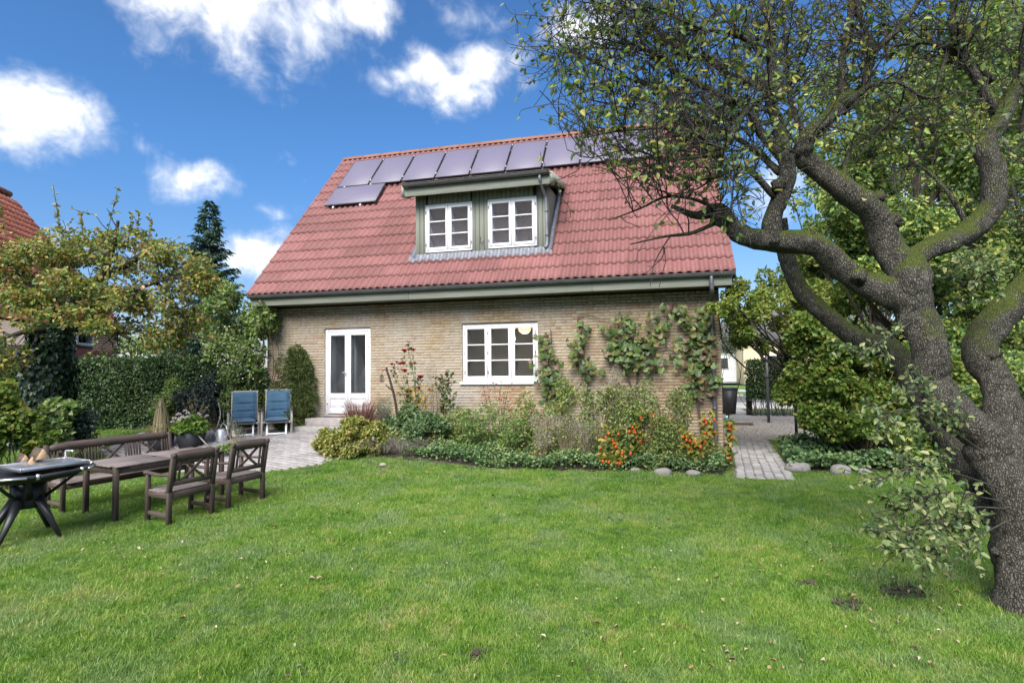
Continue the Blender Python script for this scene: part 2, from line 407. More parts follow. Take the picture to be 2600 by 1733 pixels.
def roofmat(name, c1, c2, algae):
    m, nt = newmat(name); P = wpos(nt)
    n = noise(nt, 1.1, 6, .65, P)
    c = ramp(nt, n, [(.3, c1), (.7, c2)])
    c = mulc(nt, c, M2(nt, 'ADD', .87, M2(nt, 'MULTIPLY', rnd(nt), .26)))
    fine = noise(nt, 38, 5, .7, P)
    c = mulc(nt, c, M2(nt, 'ADD', .80, M2(nt, 'MULTIPLY', fine, .40)))
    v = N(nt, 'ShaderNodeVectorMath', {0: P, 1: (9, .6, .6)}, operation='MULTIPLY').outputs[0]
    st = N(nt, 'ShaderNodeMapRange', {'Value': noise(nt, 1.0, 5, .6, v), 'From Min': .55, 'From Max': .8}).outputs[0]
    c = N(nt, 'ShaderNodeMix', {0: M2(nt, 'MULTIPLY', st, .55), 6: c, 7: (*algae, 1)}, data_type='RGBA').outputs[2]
    out(nt, N(nt, 'ShaderNodeBsdfPrincipled', {'Base Color': c, 'Roughness': .62, 'Specular IOR Level': .35, 'Normal': bump(nt, fine, .12, .004)}).outputs[0]); return m
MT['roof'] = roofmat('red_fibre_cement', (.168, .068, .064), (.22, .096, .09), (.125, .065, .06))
MT['pantile'] = roofmat('clay_pantile', (.40, .12, .08), (.54, .20, .13), (.24, .12, .09))
MT['ridge'] = roofmat('ridge_cap', (0.174, 0.068, 0.046), (0.223, 0.105, 0.068), (0.149, 0.130, 0.062))

def pvmat():
    m, nt = newmat('solar_glass')
    tc = N(nt, 'ShaderNodeTexCoord').outputs['Object']
    s = N(nt, 'ShaderNodeSeparateXYZ', {0: tc}).outputs
    a = M2(nt, 'LESS_THAN', M2(nt, 'FRACT', M2(nt, 'MULTIPLY', s[0], 24)), .16)
    b = M2(nt, 'LESS_THAN', M2(nt, 'FRACT', M2(nt, 'MULTIPLY', s[1], 6.3)), .02)
    c = N(nt, 'ShaderNodeMix', {0: M2(nt, 'MAXIMUM', a, b), 6: (.125, .113, .165, 1), 7: (.19, .175, .225, 1)}, data_type='RGBA').outputs[2]  # lavender cell colour includes the sky's reflection, painted into the base
    out(nt, N(nt, 'ShaderNodeBsdfPrincipled', {'Base Color': c, 'Roughness': .45, 'Specular IOR Level': .35}).outputs[0]); return m
MT['pv'] = pvmat()
MT['alu'] = plain('aluminium', (.72, .72, .74), .35, .7, .05)
MT['paver'] = None
def pavermat(name, cols):
    m, nt = newmat(name)
    c = ramp(nt, rnd(nt), [(.05+.9*i/(len(cols)-1), v) for i, v in enumerate(cols)])
    sp = noise(nt, 35, 5, .7)
    c = mulc(nt, c, M2(nt, 'ADD', .6, M2(nt, 'MULTIPLY', sp, .8)))
    out(nt, N(nt, 'ShaderNodeBsdfPrincipled', {'Base Color': c, 'Roughness': .85, 'Specular IOR Level': .25, 'Normal': bump(nt, sp, .5, .006)}).outputs[0]); return m
MT['paver'] = pavermat('concrete_paver', [(.235, .215, .212), (.29, .27, .268), (.325, .31, .31), (.27, .25, .245)])
MT['cobble'] = pavermat('grey_cobble', [(.25, .235, .225), (.31, .295, .285), (.36, .345, .34)])
MT['gravel'] = pavermat('gravel_stone', [(.20, .185, .17), (.32, .30, .28), (.42, .40, .38), (.26, .22, .19)])
def cushion():
    m, nt = newmat('blue_canvas')
    n = noise(nt, 220, 3, .6); b = noise(nt, 6, 4)
    c = ramp(nt, b, [(.3, (.042, .098, .165)), (.7, (.064, .135, .21))])
    out(nt, N(nt, 'ShaderNodeBsdfPrincipled', {'Base Color': c, 'Roughness': .9, 'Specular IOR Level': .2, 'Sheen Weight': .2, 'Normal': bump(nt, n, .3, .002)}).outputs[0]); return m
MT['cushion'] = cushion()
def barkmat(name, c1, c2, moss=.7, sc=1.0):
    m, nt = newmat(name); P = wpos(nt)
    v = N(nt, 'ShaderNodeVectorMath', {0: P, 1: (70*sc, 70*sc, 22*sc)}, operation='MULTIPLY').outputs[0]
    v = N(nt, 'ShaderNodeVectorMath', {0: v, 1: N(nt, 'ShaderNodeVectorMath', {0: N(nt, 'ShaderNodeTexNoise', {'Vector': P, 'Scale': 14.0, 'Detail': 3.0}).outputs[1], 3: 3.2}, operation='SCALE').outputs[0]}, operation='ADD').outputs[0]
    vo = N(nt, 'ShaderNodeTexVoronoi', {'Vector': v, 'Scale': 1.0, 'Randomness': 1.0}, feature='DISTANCE_TO_EDGE').outputs[0]
    n = noise(nt, 16, 6, .7, P)
    h = M2(nt, 'ADD', M2(nt, 'MULTIPLY', M2(nt, 'MINIMUM', vo, .25), 1.5), M2(nt, 'MULTIPLY', n, .9))
    c = ramp(nt, h, [(.32, c1), (.85, c2)])
    li = N(nt, 'ShaderNodeMapRange', {'Value': noise(nt, 7, 5, .7, P), 'From Min': .58, 'From Max': .7}).outputs[0]
    c = N(nt, 'ShaderNodeMix', {0: M2(nt, 'MULTIPLY', li, .4), 6: c, 7: (.22, .225, .20, 1)}, data_type='RGBA').outputs[2]
    nz = N(nt, 'ShaderNodeSeparateXYZ', {0: N(nt, 'ShaderNodeNewGeometry').outputs['Normal']}).outputs[2]
    hz = N(nt, 'ShaderNodeSeparateXYZ', {0: P}).outputs[2]
    mo = M2(nt, 'MULTIPLY', N(nt, 'ShaderNodeMapRange', {'Value': M2(nt, 'ADD', nz, M2(nt, 'MULTIPLY', M2(nt, 'SUBTRACT', noise(nt, 5, 5, .7, P), .5), 1.6)), 'From Min': .12, 'From Max': .6}).outputs[0],
            N(nt, 'ShaderNodeMapRange', {'Value': hz, 'From Min': 1.6, 'From Max': 2.4}).outputs[0])
    c = N(nt, 'ShaderNodeMix', {0: M2(nt, 'MULTIPLY', mo, moss), 6: c, 7: (.085, .11, .02, 1)}, data_type='RGBA').outputs[2]
    out(nt, N(nt, 'ShaderNodeBsdfPrincipled', {'Base Color': c, 'Roughness': .92, 'Specular IOR Level': .15, 'Normal': bump(nt, h, 1.0, .035)}).outputs[0]); return m
MT['bark'] = barkmat('pear_bark', (.012, .011, .009), (.145, .134, .114), .9)
MT['bark2'] = barkmat('dark_bark', (.03, .026, .022), (.11, .095, .08), .5)
MT['twig'] = plain('twig_bark', (0.044, 0.038, 0.034), .85, 0, .45, 25)
MT['stem'] = plain('brown_stem', (.10, .075, .045), .8, 0, .4, 25)
MT['gstem'] = plain('green_stem', (.09, .12, .035), .7, 0, .3, 25)
MT['vine_wood'] = plain('vine_wood', (.075, .058, .048), .9, 0, .4, 25)

G = lambda *c: list(c)
MT['l_pear'] = leafmat('pear_leaf', G((0.049, 0.096, 0.030), (0.090, 0.163, 0.038), (0.146, 0.232, 0.048), (0.227, 0.294, 0.051), (0.356, 0.310, 0.061), (0.139, 0.194, 0.103)), .34)
MT['l_pearlow'] = leafmat('pear_sucker_leaf', G((0.061, 0.107, 0.044), (0.096, 0.156, 0.055), (0.150, 0.207, 0.076), (0.205, 0.251, 0.098), (0.276, 0.289, 0.131)), .28)
MT['l_apple'] = leafmat('apple_leaf', G((0.071, 0.133, 0.031), (0.125, 0.196, 0.039), (0.180, 0.243, 0.047), (0.251, 0.267, 0.055), (0.392, 0.314, 0.063), (0.376, 0.220, 0.102), (0.157, 0.220, 0.078)), .34)
MT['l_ivy'] = leafmat('ivy_leaf', G((.008, .022, .014), (.014, .036, .020), (.026, .052, .026), (.04, .07, .03)), .12, .32)
MT['l_ivyfloor'] = leafmat('ground_ivy_leaf', G((0.039, 0.088, 0.031), (0.070, 0.140, 0.049), (0.122, 0.201, 0.070), (0.193, 0.263, 0.105)), .2, .4)
MT['l_hedge'] = leafmat('hedge_leaf', G((0.025, 0.058, 0.022), (0.044, 0.091, 0.030), (0.076, 0.131, 0.044), (0.118, 0.173, 0.069)), .22, .4)
MT['l_shrub'] = leafmat('climbing_shrub_leaf', G((0.072, 0.145, 0.036), (0.121, 0.217, 0.052), (0.185, 0.282, 0.072), (0.274, 0.322, 0.081), (0.241, 0.290, 0.161)), .35)
MT['l_dark'] = leafmat('dark_shrub_leaf', G((.012, .024, .022), (.022, .04, .034), (.045, .066, .056), (.07, .09, .085)), .15, .3)
MT['l_yew'] = leafmat('wall_conifer_leaf', G((0.040, 0.072, 0.023), (0.081, 0.132, 0.032), (0.137, 0.185, 0.048), (0.193, 0.217, 0.072)), .2, .6)
MT['l_spruce'] = leafmat('spruce_needle', G((0.035, 0.077, 0.057), (0.063, 0.127, 0.084), (0.112, 0.182, 0.127)), .1, .6)
MT['l_hazel'] = leafmat('hazel_leaf', G((.055, .11, .02), (.09, .16, .028), (.135, .215, .038), (.18, .25, .05), (.26, .25, .06)), .4)
MT['l_back'] = leafmat('background_leaf', G((0.046, 0.105, 0.034), (0.094, 0.177, 0.046), (0.167, 0.261, 0.062), (0.271, 0.334, 0.083), (0.417, 0.417, 0.105)), .35)
MT['l_bright'] = leafmat('lime_leaf', G((0.110, 0.176, 0.033), (0.165, 0.242, 0.044), (0.231, 0.286, 0.061), (0.286, 0.286, 0.077)), .42)
MT['l_vine'] = leafmat('vine_leaf', G((.040, .078, .022), (.060, .105, .028), (.09, .145, .035), (.075, .12, .04), (.13, .18, .045), (.10, .15, .04), (.20, .19, .05), (.13, .08, .05)), .32)
MT['l_sedum'] = leafmat('sedum_leaf', G((0.156, 0.216, 0.042), (0.228, 0.270, 0.060), (0.300, 0.312, 0.078), (0.396, 0.288, 0.102), (0.264, 0.300, 0.072)), .25)
MT['l_peren'] = leafmat('perennial_leaf', G((0.076, 0.126, 0.042), (0.126, 0.193, 0.055), (0.185, 0.260, 0.076), (0.269, 0.311, 0.092), (0.336, 0.319, 0.101)), .3)
MT['l_grey'] = leafmat('grey_green_leaf', G((0.092, 0.126, 0.084), (0.143, 0.176, 0.118), (0.202, 0.235, 0.160)), .2)
MT['l_raspb'] = leafmat('raspberry_leaf', G((0.056, 0.112, 0.042), (0.098, 0.175, 0.070), (0.154, 0.231, 0.098), (0.210, 0.266, 0.133)), .28)
MT['l_physalis'] = leafmat('physalis_leaf', G((.09, .15, .03), (.14, .19, .035), (.22, .22, .045), (.36, .29, .06), (.40, .30, .07)), .35)
MT['l_rose'] = leafmat('rose_leaf', G((0.042, 0.084, 0.034), (0.070, 0.119, 0.042), (0.112, 0.154, 0.056), (0.210, 0.182, 0.070)), .25, .35)
MT['l_yellow'] = leafmat('yellow_leaf', G((.40, .27, .03), (.46, .32, .05), (.34, .26, .05)), .35)
MT['l_geranium'] = leafmat('geranium_leaf', G((0.112, 0.210, 0.035), (0.168, 0.280, 0.049), (0.238, 0.336, 0.070)), .3)
MT['l_fallen'] = leafmat('fallen_leaf', G((.30, .25, .12), (.42, .35, .18), (.25, .16, .08), (.48, .44, .30), (.12, .075, .045)), .15)
MT['dry'] = leafmat('dry_stem', G((.22, .18, .11), (.30, .25, .16), (.38, .33, .23)), .15, .7)
MT['drygrey'] = leafmat('dead_grey_stem', G((.17, .15, .125), (.25, .225, .19), (.33, .30, .26)), .1, .8)
MT['redgrass'] = leafmat('red_ornamental_grass', G((.09, .035, .035), (.15, .06, .055), (.22, .10, .08), (.30, .19, .14)), .2, .5)
MT['strawgrass'] = leafmat('straw_grass', G((.32, .26, .14), (.42, .35, .20), (.50, .43, .28), (.26, .24, .09)), .25, .6)
MT['rose'] = leafmat('red_petal', G((.42, .012, .030), (.52, .025, .045), (.60, .05, .07)), .2, .5, pv=.05)
MT['pinkwhite'] = leafmat('pale_pink_petal', G((.72, .58, .60), (.80, .72, .72), (.78, .66, .68)), .2, .5, pv=.05)
MT['whiteflower'] = leafmat('white_petal', G((.7, .7, .66), (.8, .8, .78)), .2, .5, pv=.05)
MT['lantern_red'] = leafmat('orange_husk', G((.62, .09, .018), (.70, .13, .022), (.56, .06, .015)), .3, .5, pv=.05)
MT['hip'] = plain('rose_hip', (.30, .03, .028), .4)
def grassmat():
    m, nt = newmat('lawn_blade'); P = wpos(nt)
    f = M2(nt, 'ADD', M2(nt, 'MULTIPLY', rnd(nt), .34), M2(nt, 'ADD', M2(nt, 'MULTIPLY', noise(nt, .9, 5, .68, P), 1.0), M2(nt, 'MULTIPLY', M2(nt, 'SUBTRACT', noise(nt, 4.5, 5, .7, P), .5), .95)))
    c = ramp(nt, f, [(.20, (.030, .085, .016)), (.42, (.080, .185, .022)), (.58, (.135, .265, .032)), (.74, (.20, .325, .048)), (.90, (.29, .35, .085)), (1.0, (.40, .37, .16))])
    # paler, bluish clover patches
    cv = N(nt, 'ShaderNodeMapRange', {'Value': noise(nt, 1.3, 6, .7, P), 'From Min': .47, 'From Max': .66}).outputs[0]
    c = N(nt, 'ShaderNodeMix', {0: M2(nt, 'MULTIPLY', cv, .55), 6: c, 7: (.24, .315, .17, 1)}, data_type='RGBA').outputs[2]
    p = N(nt, 'ShaderNodeBsdfPrincipled', {'Base Color': c, 'Roughness': .45, 'Specular IOR Level': .4})
    t = N(nt, 'ShaderNodeBsdfTranslucent', {'Color': mulc(nt, c, 1.3)})
    out(nt, N(nt, 'ShaderNodeMixShader', {0: .32, 1: p.outputs[0], 2: t.outputs[0]}).outputs[0]); return m
MT['grass'] = grassmat()
def groundmat():
    m, nt = newmat('garden_ground')
    c = ramp(nt, noise(nt, 2.2, 6, .65), [(.3, (.030, .055, .014)), (.55, (.045, .085, .016)), (.75, (.085, .085, .038))])
    out(nt, N(nt, 'ShaderNodeBsdfPrincipled', {'Base Color': c, 'Roughness': .95, 'Normal': bump(nt, noise(nt, 30, 5), .6, .03)}).outputs[0]); return m
MT['ground'] = groundmat()
# ---------------------------------------------------------------- ground and paving
def inpoly(x, y, poly):
    x = np.asarray(x); y = np.asarray(y); r = np.zeros(x.shape, bool); n = len(poly)
    for i in range(n):
        (x1, y1), (x2, y2) = poly[i], poly[(i+1) % n]
        with np.errstate(divide='ignore', invalid='ignore'):
            c = ((y1 > y) != (y2 > y)) & (x < (x2-x1)*(y-y1)/(y2-y1+1e-12)+x1)
        r ^= c
    return r
YW = 12.22                                   # front wall of the house
HX0, HX1 = -9.44, 1.49
PATIO = [(-5.75, 9.75), (-6.2, 9.22), (-6.9, 8.9), (-7.8, 8.72), (-9.0, 8.75), (-10.4, 8.95), (-11.7, 9.7), (-12.0, 10.9), (-11.2, 11.75), (-9.2, 12.18), (-5.7, 12.18), (-5.6, 11.0)]
PATH = [(1.36, 9.92), (2.34, 10.06), (2.46, 11.5), (2.9, 14.95), (2.0, 14.9), (1.56, 11.5)]
BED = [(-5.75, 9.75), (-5.0, 9.88), (-3.4, 10.02), (-1.8, 10.15), (0.2, 10.22), (1.28, 10.15), (1.5, 11.4), (1.95, 14.6), (1.5, 14.6), (1.5, 12.2), (-5.6, 12.2), (-5.6, 11)]
RBED = [(2.45, 10.75), (3.3, 10.95), (4.5, 10.9), (7, 10.4), (10, 9.8), (12, 16), (6.2, 16), (3.2, 15), (2.6, 12.5)]
GRAVEL = [(1.5, 14.85), (3.6, 14.95), (5.5, 15.5), (7, 16), (7, 22.3), (1.5, 22.3)]

xs = np.unique(np.concatenate([np.linspace(-400, -30, 12), np.linspace(-30, -14, 17), np.linspace(-14, 6, 81), np.linspace(6, 30, 17), np.linspace(30, 400, 12)]))
ys = np.unique(np.concatenate([np.linspace(-200, -4, 8), np.linspace(-4, 4, 9), np.linspace(4, 16, 61), np.linspace(16, 40, 13), np.linspace(40, 700, 12)]))
Xg, Yg = np.meshgrid(xs, ys, indexing='xy')
kind(Geo().grid(Xg, Yg, ground(Xg, Yg)-.012).build('ground', MT['ground'], smooth=True), 'structure')

def gnormal(x, y):
    e = .05; n = np.array([-(gz(x+e, y)-gz(x-e, y))/(2*e), -(gz(x, y+e)-gz(x, y-e))/(2*e), 1.0]); return n/np.linalg.norm(n)
def frame(n, a):
    t = np.array([math.cos(a), math.sin(a), 0]); t = t-n*(t @ n); t /= np.linalg.norm(t); return np.stack([t, np.cross(n, t), n], 1)
def sheet(name, poly, dz, mat, k='structure', step=.2):
    p = np.array(poly); x = np.arange(p[:, 0].min()-step, p[:, 0].max()+step, step); y = np.arange(p[:, 1].min()-step, p[:, 1].max()+step, step)
    X, Y = np.meshgrid(x, y); ins = inpoly(X[:-1, :-1]+step/2, Y[:-1, :-1]+step/2, poly)
    m = X.shape[1]; i, j = np.nonzero(ins); a = i*m+j
    g = Geo().add(np.stack([X, Y, ground(X, Y)+dz], -1).reshape(-1, 3), np.stack([a, a+1, a+m+1, a+m], 1))
    o = g.build(name, mat, smooth=True)
    if k: o['kind'] = k
    return o
MT['joint'] = plain('joint_sand', (.13, .115, .095), .95, 0, .3, 20)
MT['gravelbase'] = plain('gravel_bed', (.34, .32, .30), .95, 0, .35, 40, .6)
bedsoil = sheet('soil_bed', BED, .004, MT['soil'])
rsoil = sheet('woodland_soil', RBED, .004, MT['soil'])
patio = sheet('patio', PATIO, .004, MT['joint'])
path = sheet('path', PATH, .004, MT['joint'], step=.05)
gravel = sheet('gravel', GRAVEL, .006, MT['gravelbase'])

def paver_mesh():
    xs_ = np.array([-.11, -.06, -.02, .02, .06, .11]); w = np.array([0, .010, .010, -.010, -.010, 0])
    lo = np.stack([xs_, -.0525+w], 1); hi = np.stack([xs_[::-1], .0525+w[::-1]], 1)
    o = np.vstack([lo, hi]); o[:, 0] *= .975; n = len(o)
    ins = o*np.array([.955, .90])
    V = np.vstack([np.insert(o, 2, 0, 1), np.insert(o, 2, .030, 1), np.insert(ins, 2, .036, 1)])
    k = [(i+1) % n for i in range(n)]
    F4 = [[i, k[i], n+k[i], n+i] for i in range(n)] + [[n+i, n+k[i], 2*n+k[i], 2*n+i] for i in range(n)]
    F4 += [[2*n+i, 2*n+i+1, 2*n+10-i, 2*n+11-i] for i in range(5)]
    return Geo().add(V, F4)
pm = paver_mesh(); pme = pm.mesh('paver'); pme.materials.append(MT['paver'])
spots = []
ca, sa = math.cos(-.22), math.sin(-.22)
for i in range(-60, 60):
    for j in range(-60, 60):
        u = (i+.5*(j % 2))*.222; v = j*.1075
        x, y = -8.6+u*ca-v*sa, 10.4+u*sa+v*ca
        spots.append((x, y))
spots = np.array(spots); spots = spots[inpoly(spots[:, 0], spots[:, 1], PATIO)]
vis = np.hypot(spots[:, 0]+6.9, (spots[:, 1]-9.4)*1.1)
order = np.argsort(vis); rest = Geo(); V0 = np.vstack(pm.V); F0 = pm.F[4][0]
for q, i in enumerate(order):
    x, y = spots[i]; Rm = frame(gnormal(x, y)+rng.normal(size=3)*.012, -.22); z = gz(x, y)-.012+rng.normal()*.0022
    if q < 300: put(link('paver', pme, None, patio), (x, y, z), Rm)
    else: rest.add(V0 @ Rm.T + (x, y, z), F0)
kind(rest.build('paver_field', MT['paver'], patio), 'stuff')

# cobbled path
cg = Geo(); cg.box((0, 0, 0), (.135, .135, .06), .014); cme = cg.mesh('cobble'); cme.materials.append(MT['cobble'])
for r in range(40):
    t = r/33.0
    y0 = 9.98+.146*r
    a = np.array([1.40+.62*t, y0]); b = np.array([2.34+.53*t, y0+.10])
    if y0 > 14.85: break
    n = 6
    for c in range(n):
        s = (c+.5)/n; p = a+(b-a)*s+rng.normal(size=2)*.005
        ang = math.atan2(b[1]-a[1], b[0]-a[0])+rng.normal()*.03
        o = link('cobble', cme, None, path); put(o, (p[0], p[1], gz(p[0], p[1])-.012+rng.normal()*.004), rotz(ang) @ rotx(rng.normal()*.03), .97+rng.uniform(0, .06))

# gravel pebbles
def pebbles(n, poly, smin, smax, dz=0.0):
    p = np.array(poly); P = np.zeros((0, 2))
    while len(P) < n:
        q = np.stack([rng.uniform(p[:, 0].min(), p[:, 0].max(), n*2), rng.uniform(p[:, 1].min(), p[:, 1].max(), n*2)], 1)
        P = np.vstack([P, q[inpoly(q[:, 0], q[:, 1], poly)]])
    P = P[:n]; s = rng.uniform(smin, smax, n)
    V = np.array([(1, 0, 0), (0, 1, 0), (-1, 0, 0), (0, -1, 0), (0, 0, .7), (0, 0, -.5)], float)
    Vv = V[None]*rng.uniform(.6, 1.25, (n, 6, 1))*s[:, None, None]; th = rng.uniform(0, 6.28, n)
    c, sn = np.cos(th)[:, None], np.sin(th)[:, None]
    X = Vv[..., 0]*c-Vv[..., 1]*sn+P[:, :1]; Y = Vv[..., 0]*sn+Vv[..., 1]*c+P[:, 1:]; Z = Vv[..., 2]+(ground(P[:, 0], P[:, 1])+dz)[:, None]
    F = np.array([(0, 1, 4), (1, 2, 4), (2, 3, 4), (3, 0, 4), (1, 0, 5), (2, 1, 5), (3, 2, 5), (0, 3, 5)])
    return Geo().add(np.stack([X, Y, Z], -1), None, (F[None]+np.arange(n)[:, None, None]*6).reshape(-1, 3))
stuff(pebbles(9000, [(1.6, 14.9), (3.5, 15), (5.2, 15.6), (5.2, 20.5), (1.6, 20.5)], .012, .034, .008).build('gravel_pebbles', MT['gravel']), 'loose grey gravel between the path and the gate', 'gravel')

# street beyond the gate: driveway slabs, road, verge
MT['asphalt'] = plain('asphalt', (.115, .113, .112), .9, 0, .15, 6, .2)
MT['slab'] = plain('pale_paving', (.38, .365, .35), .85, 0, .12, 5, .2)
MT['verge'] = plain('mown_verge', (.085, .17, .03), .9, 0, .25, 3, .4)
def strip(name, x0, x1, y0, y1, z, mat):
    return kind(Geo().box2((x0, y0, z-.2), (x1, y1, z), .01).build(name, mat), 'structure')
strip('driveway', 1.4, 3.75, 22.4, 25.2, .02, MT['slab'])
strip('pavement', -60, 70, 25.3, 27.3, .06, MT['slab'])
strip('kerb', -60, 70, 27.34, 27.5, .10, MT['concrete'])
strip('road', -60, 70, 27.55, 34.0, .02, MT['asphalt'])
strip('kerb', -60, 70, 34.05, 34.25, .12, MT['concrete'])
strip('verge', -60, 70, 34.3, 37.3, .12, MT['verge'])
strip('pavement', -60, 70, 37.35, 40.2, .14, MT['slab'])
strip('front_garden', -60, 70, 40.25, 47, .16, MT['verge'])

# ---------------------------------------------------------------- lawn
def tuft(n, rad, hmin, hmax, wd):
    g = Geo(); a = rng.uniform(0, 6.28, n); r = rad*np.sqrt(rng.uniform(0, 1, n))
    B = np.stack([r*np.cos(a), r*np.sin(a), np.full(n, -.012)], 1)
    lean = runit(n)*.6; lean[:, 2] = 0; h = rng.uniform(hmin, hmax, n)[:, None]
    up = np.array([0, 0, 1.0]); s = np.cross(runit(n), up); s /= np.linalg.norm(s, axis=1, keepdims=True); s *= wd*rng.uniform(.6, 1.2, (n, 1))
    m = B+up*h*.55+lean*h*.35; t = B+up*h*.86+lean*h*1.05
    V = np.stack([B-s, B+s, m-s*.8, m+s*.8, t], 1); b = np.arange(n)[:, None]*5
    return g.add(V, b+np.array([0, 1, 3, 2]), b+np.array([2, 3, 4]))
tufts = bpy.data.collections.new('grass_tufts')
for q in range(7):
    me = tuft(44 if q < 5 else 60, .068 if q < 5 else .085, .018, .047 if q < 5 else .085, .0021).mesh('grass_tuft'); me.materials.append(MT['grass'])
    tufts.objects.link(bpy.data.objects.new('grass_tuft', me))
def visible(x, y, z=0.0, m=160):
    d = np.stack([x, y, np.zeros_like(x)+z-CAMZ], 1); zc = d @ _f; px = CX+FPX*(d @ _r)/np.maximum(zc, .01); py = CY-FPX*(d @ _u)/np.maximum(zc, .01)
    return (zc > .5) & (px > -m) & (px < 2600+m) & (py < 1733+m), zc
n = 120000
x = rng.uniform(-19, 8, n*3); y = rng.uniform(2.0, 15.5, n*3)
ok, dep = visible(x, y)
den = np.interp(dep, [3, 5, 8, 12, 18], [760, 640, 400, 260, 170])/(n*3/(27*13.5))
hole = (rng.uniform(0, 1, n*3) < den)
for hx, hy, hr in ((on_z(2290, 1500)[0], on_z(2290, 1500)[1], .26), (on_z(2160, 1530)[0], on_z(2160, 1530)[1], .16), (on_z(1215, 1660)[0], on_z(1215, 1660)[1], .07), (2.85, 5.3, .32), (on_z(2060, 1480)[0], on_z(2060, 1480)[1], .10)):
    hole &= (np.hypot(x-hx, y-hy) > hr*(.6+.8*rng.uniform(0, 1, n*3)))
edge = rng.normal(size=n*3)*.05
ok &= hole & ~inpoly(x+edge, y+edge, PATIO) & ~inpoly(x+edge*.5, y, PATH) & ~inpoly(x, y+edge, BED) & ~inpoly(x, y+edge, RBED) & ~((x > HX0) & (x < 1.9) & (y > 12)) & ~inpoly(x, y, GRAVEL)
x, y = x[ok], y[ok]; k = len(x)
me = bpy.data.meshes.new('lawn_grass'); me.vertices.add(k)
me.vertices.foreach_set('co', np.stack([x, y, ground(x, y)], 1).astype(np.float32).ravel())
big = .5+.5*np.sin(x*1.7+np.cos(y*1.3)*2)*np.cos(y*1.9-x*.6)
at_r = me.attributes.new('rot', 'FLOAT_VECTOR', 'POINT'); at_r.data.foreach_set('vector', np.stack([rng.normal(size=k)*.15, rng.normal(size=k)*.15, rng.uniform(0, 6.28, k)], 1).astype(np.float32).ravel())
at_s = me.attributes.new('scl', 'FLOAT', 'POINT'); at_s.data.foreach_set('value', (rng.uniform(.6, 1.15, k)*(.75+.55*big)*np.interp(np.hypot(x, y), [4, 14], [.95, 1.35])).astype(np.float32))
at_i = me.attributes.new('pick', 'INT', 'POINT'); wisp = .5+.5*np.sin(x*2.9+np.sin(y*2.1)*1.7)*np.sin(y*3.3+np.cos(x*1.9)*1.3); pk = rng.choice(5, k); pk = np.where(rng.uniform(0, 1, k) < .03+.55*np.clip(wisp-.72, 0, 1)/.28*.8, 5+rng.integers(0, 2, k), pk); at_i.data.foreach_set('value', pk.astype(np.int32))
lawn = link('lawn_grass', me, MT['grass'])
stuff(lawn, 'short green lawn grass across the whole garden', 'grass')
gt = bpy.data.node_groups.new('grass_scatter', 'GeometryNodeTree')
gt.interface.new_socket('Geometry', in_out='INPUT', socket_type='NodeSocketGeometry'); gt.interface.new_socket('Geometry', in_out='OUTPUT', socket_type='NodeSocketGeometry')
gi = N(gt, 'NodeGroupInput'); go = N(gt, 'NodeGroupOutput')
ci = N(gt, 'GeometryNodeCollectionInfo', {'Separate Children': True, 'Reset Children': True}); ci.inputs['Collection'].default_value = tufts
def attr(nm, t): return N(gt, 'GeometryNodeInputNamedAttribute', {'Name': nm}, data_type=t).outputs[0]
iop = N(gt, 'GeometryNodeInstanceOnPoints', {'Points': gi.outputs[0], 'Instance': ci.outputs[0], 'Pick Instance': True, 'Instance Index': attr('pick', 'INT'), 'Scale': attr('scl', 'FLOAT')})
e2r = N(gt, 'FunctionNodeEulerToRotation', {0: attr('rot', 'FLOAT_VECTOR')}); gt.links.new(e2r.outputs[0], iop.inputs['Rotation'])
gt.links.new(iop.outputs[0], go.inputs[0])
lawn.modifiers.new('scatter', 'NODES').node_group = gt

# fallen leaves and worm-cast soil on the lawn
fp = []
for px0, px1, py0, py1, m in ((1450, 2500, 1380, 1700, 110), (200, 900, 1210, 1500, 70), (700, 1900, 1190, 1330, 60), (400, 1600, 1330, 1733, 45), (1900, 2500, 1250, 1450, 60), (230, 600, 1095, 1150, 25)):
    for _ in range(m): fp.append(on_g(rng.uniform(px0, px1), rng.uniform(py0, py1), .035))
fp = np.array(fp); k = len(fp); dd = runit(k); dd[:, 2] *= .25; uu = runit(k)*.45+np.array([0, 0, 1.0])
stuff(Geo().leaves(fp+runit(k)*.01, dd, uu, rng.uniform(.02, .05, k), rng.uniform(.014, .03, k), rng.choice([.1, .5, .8], k)).build('fallen_leaves', MT['l_fallen']), 'dry fallen leaves scattered over the lawn', 'leaves')
cast = Geo()
for px, py, sx in ((1215, 1660, .07), (2290, 1500, .2), (2160, 1530, .13), (2400, 1470, .12), (2060, 1480, .08)):
    p = on_g(px, py)
    for _ in range(int(260*sx)):
        q = p+np.array([rng.normal()*sx*.5, rng.normal()*sx*.5, .006]); cast.ball(q, rng.uniform(.008, .02, 3), 5, 3)
stuff(cast.build('soil_crumbs', MT['soil']), 'dark crumbly soil where the lawn is worn bare', 'soil')
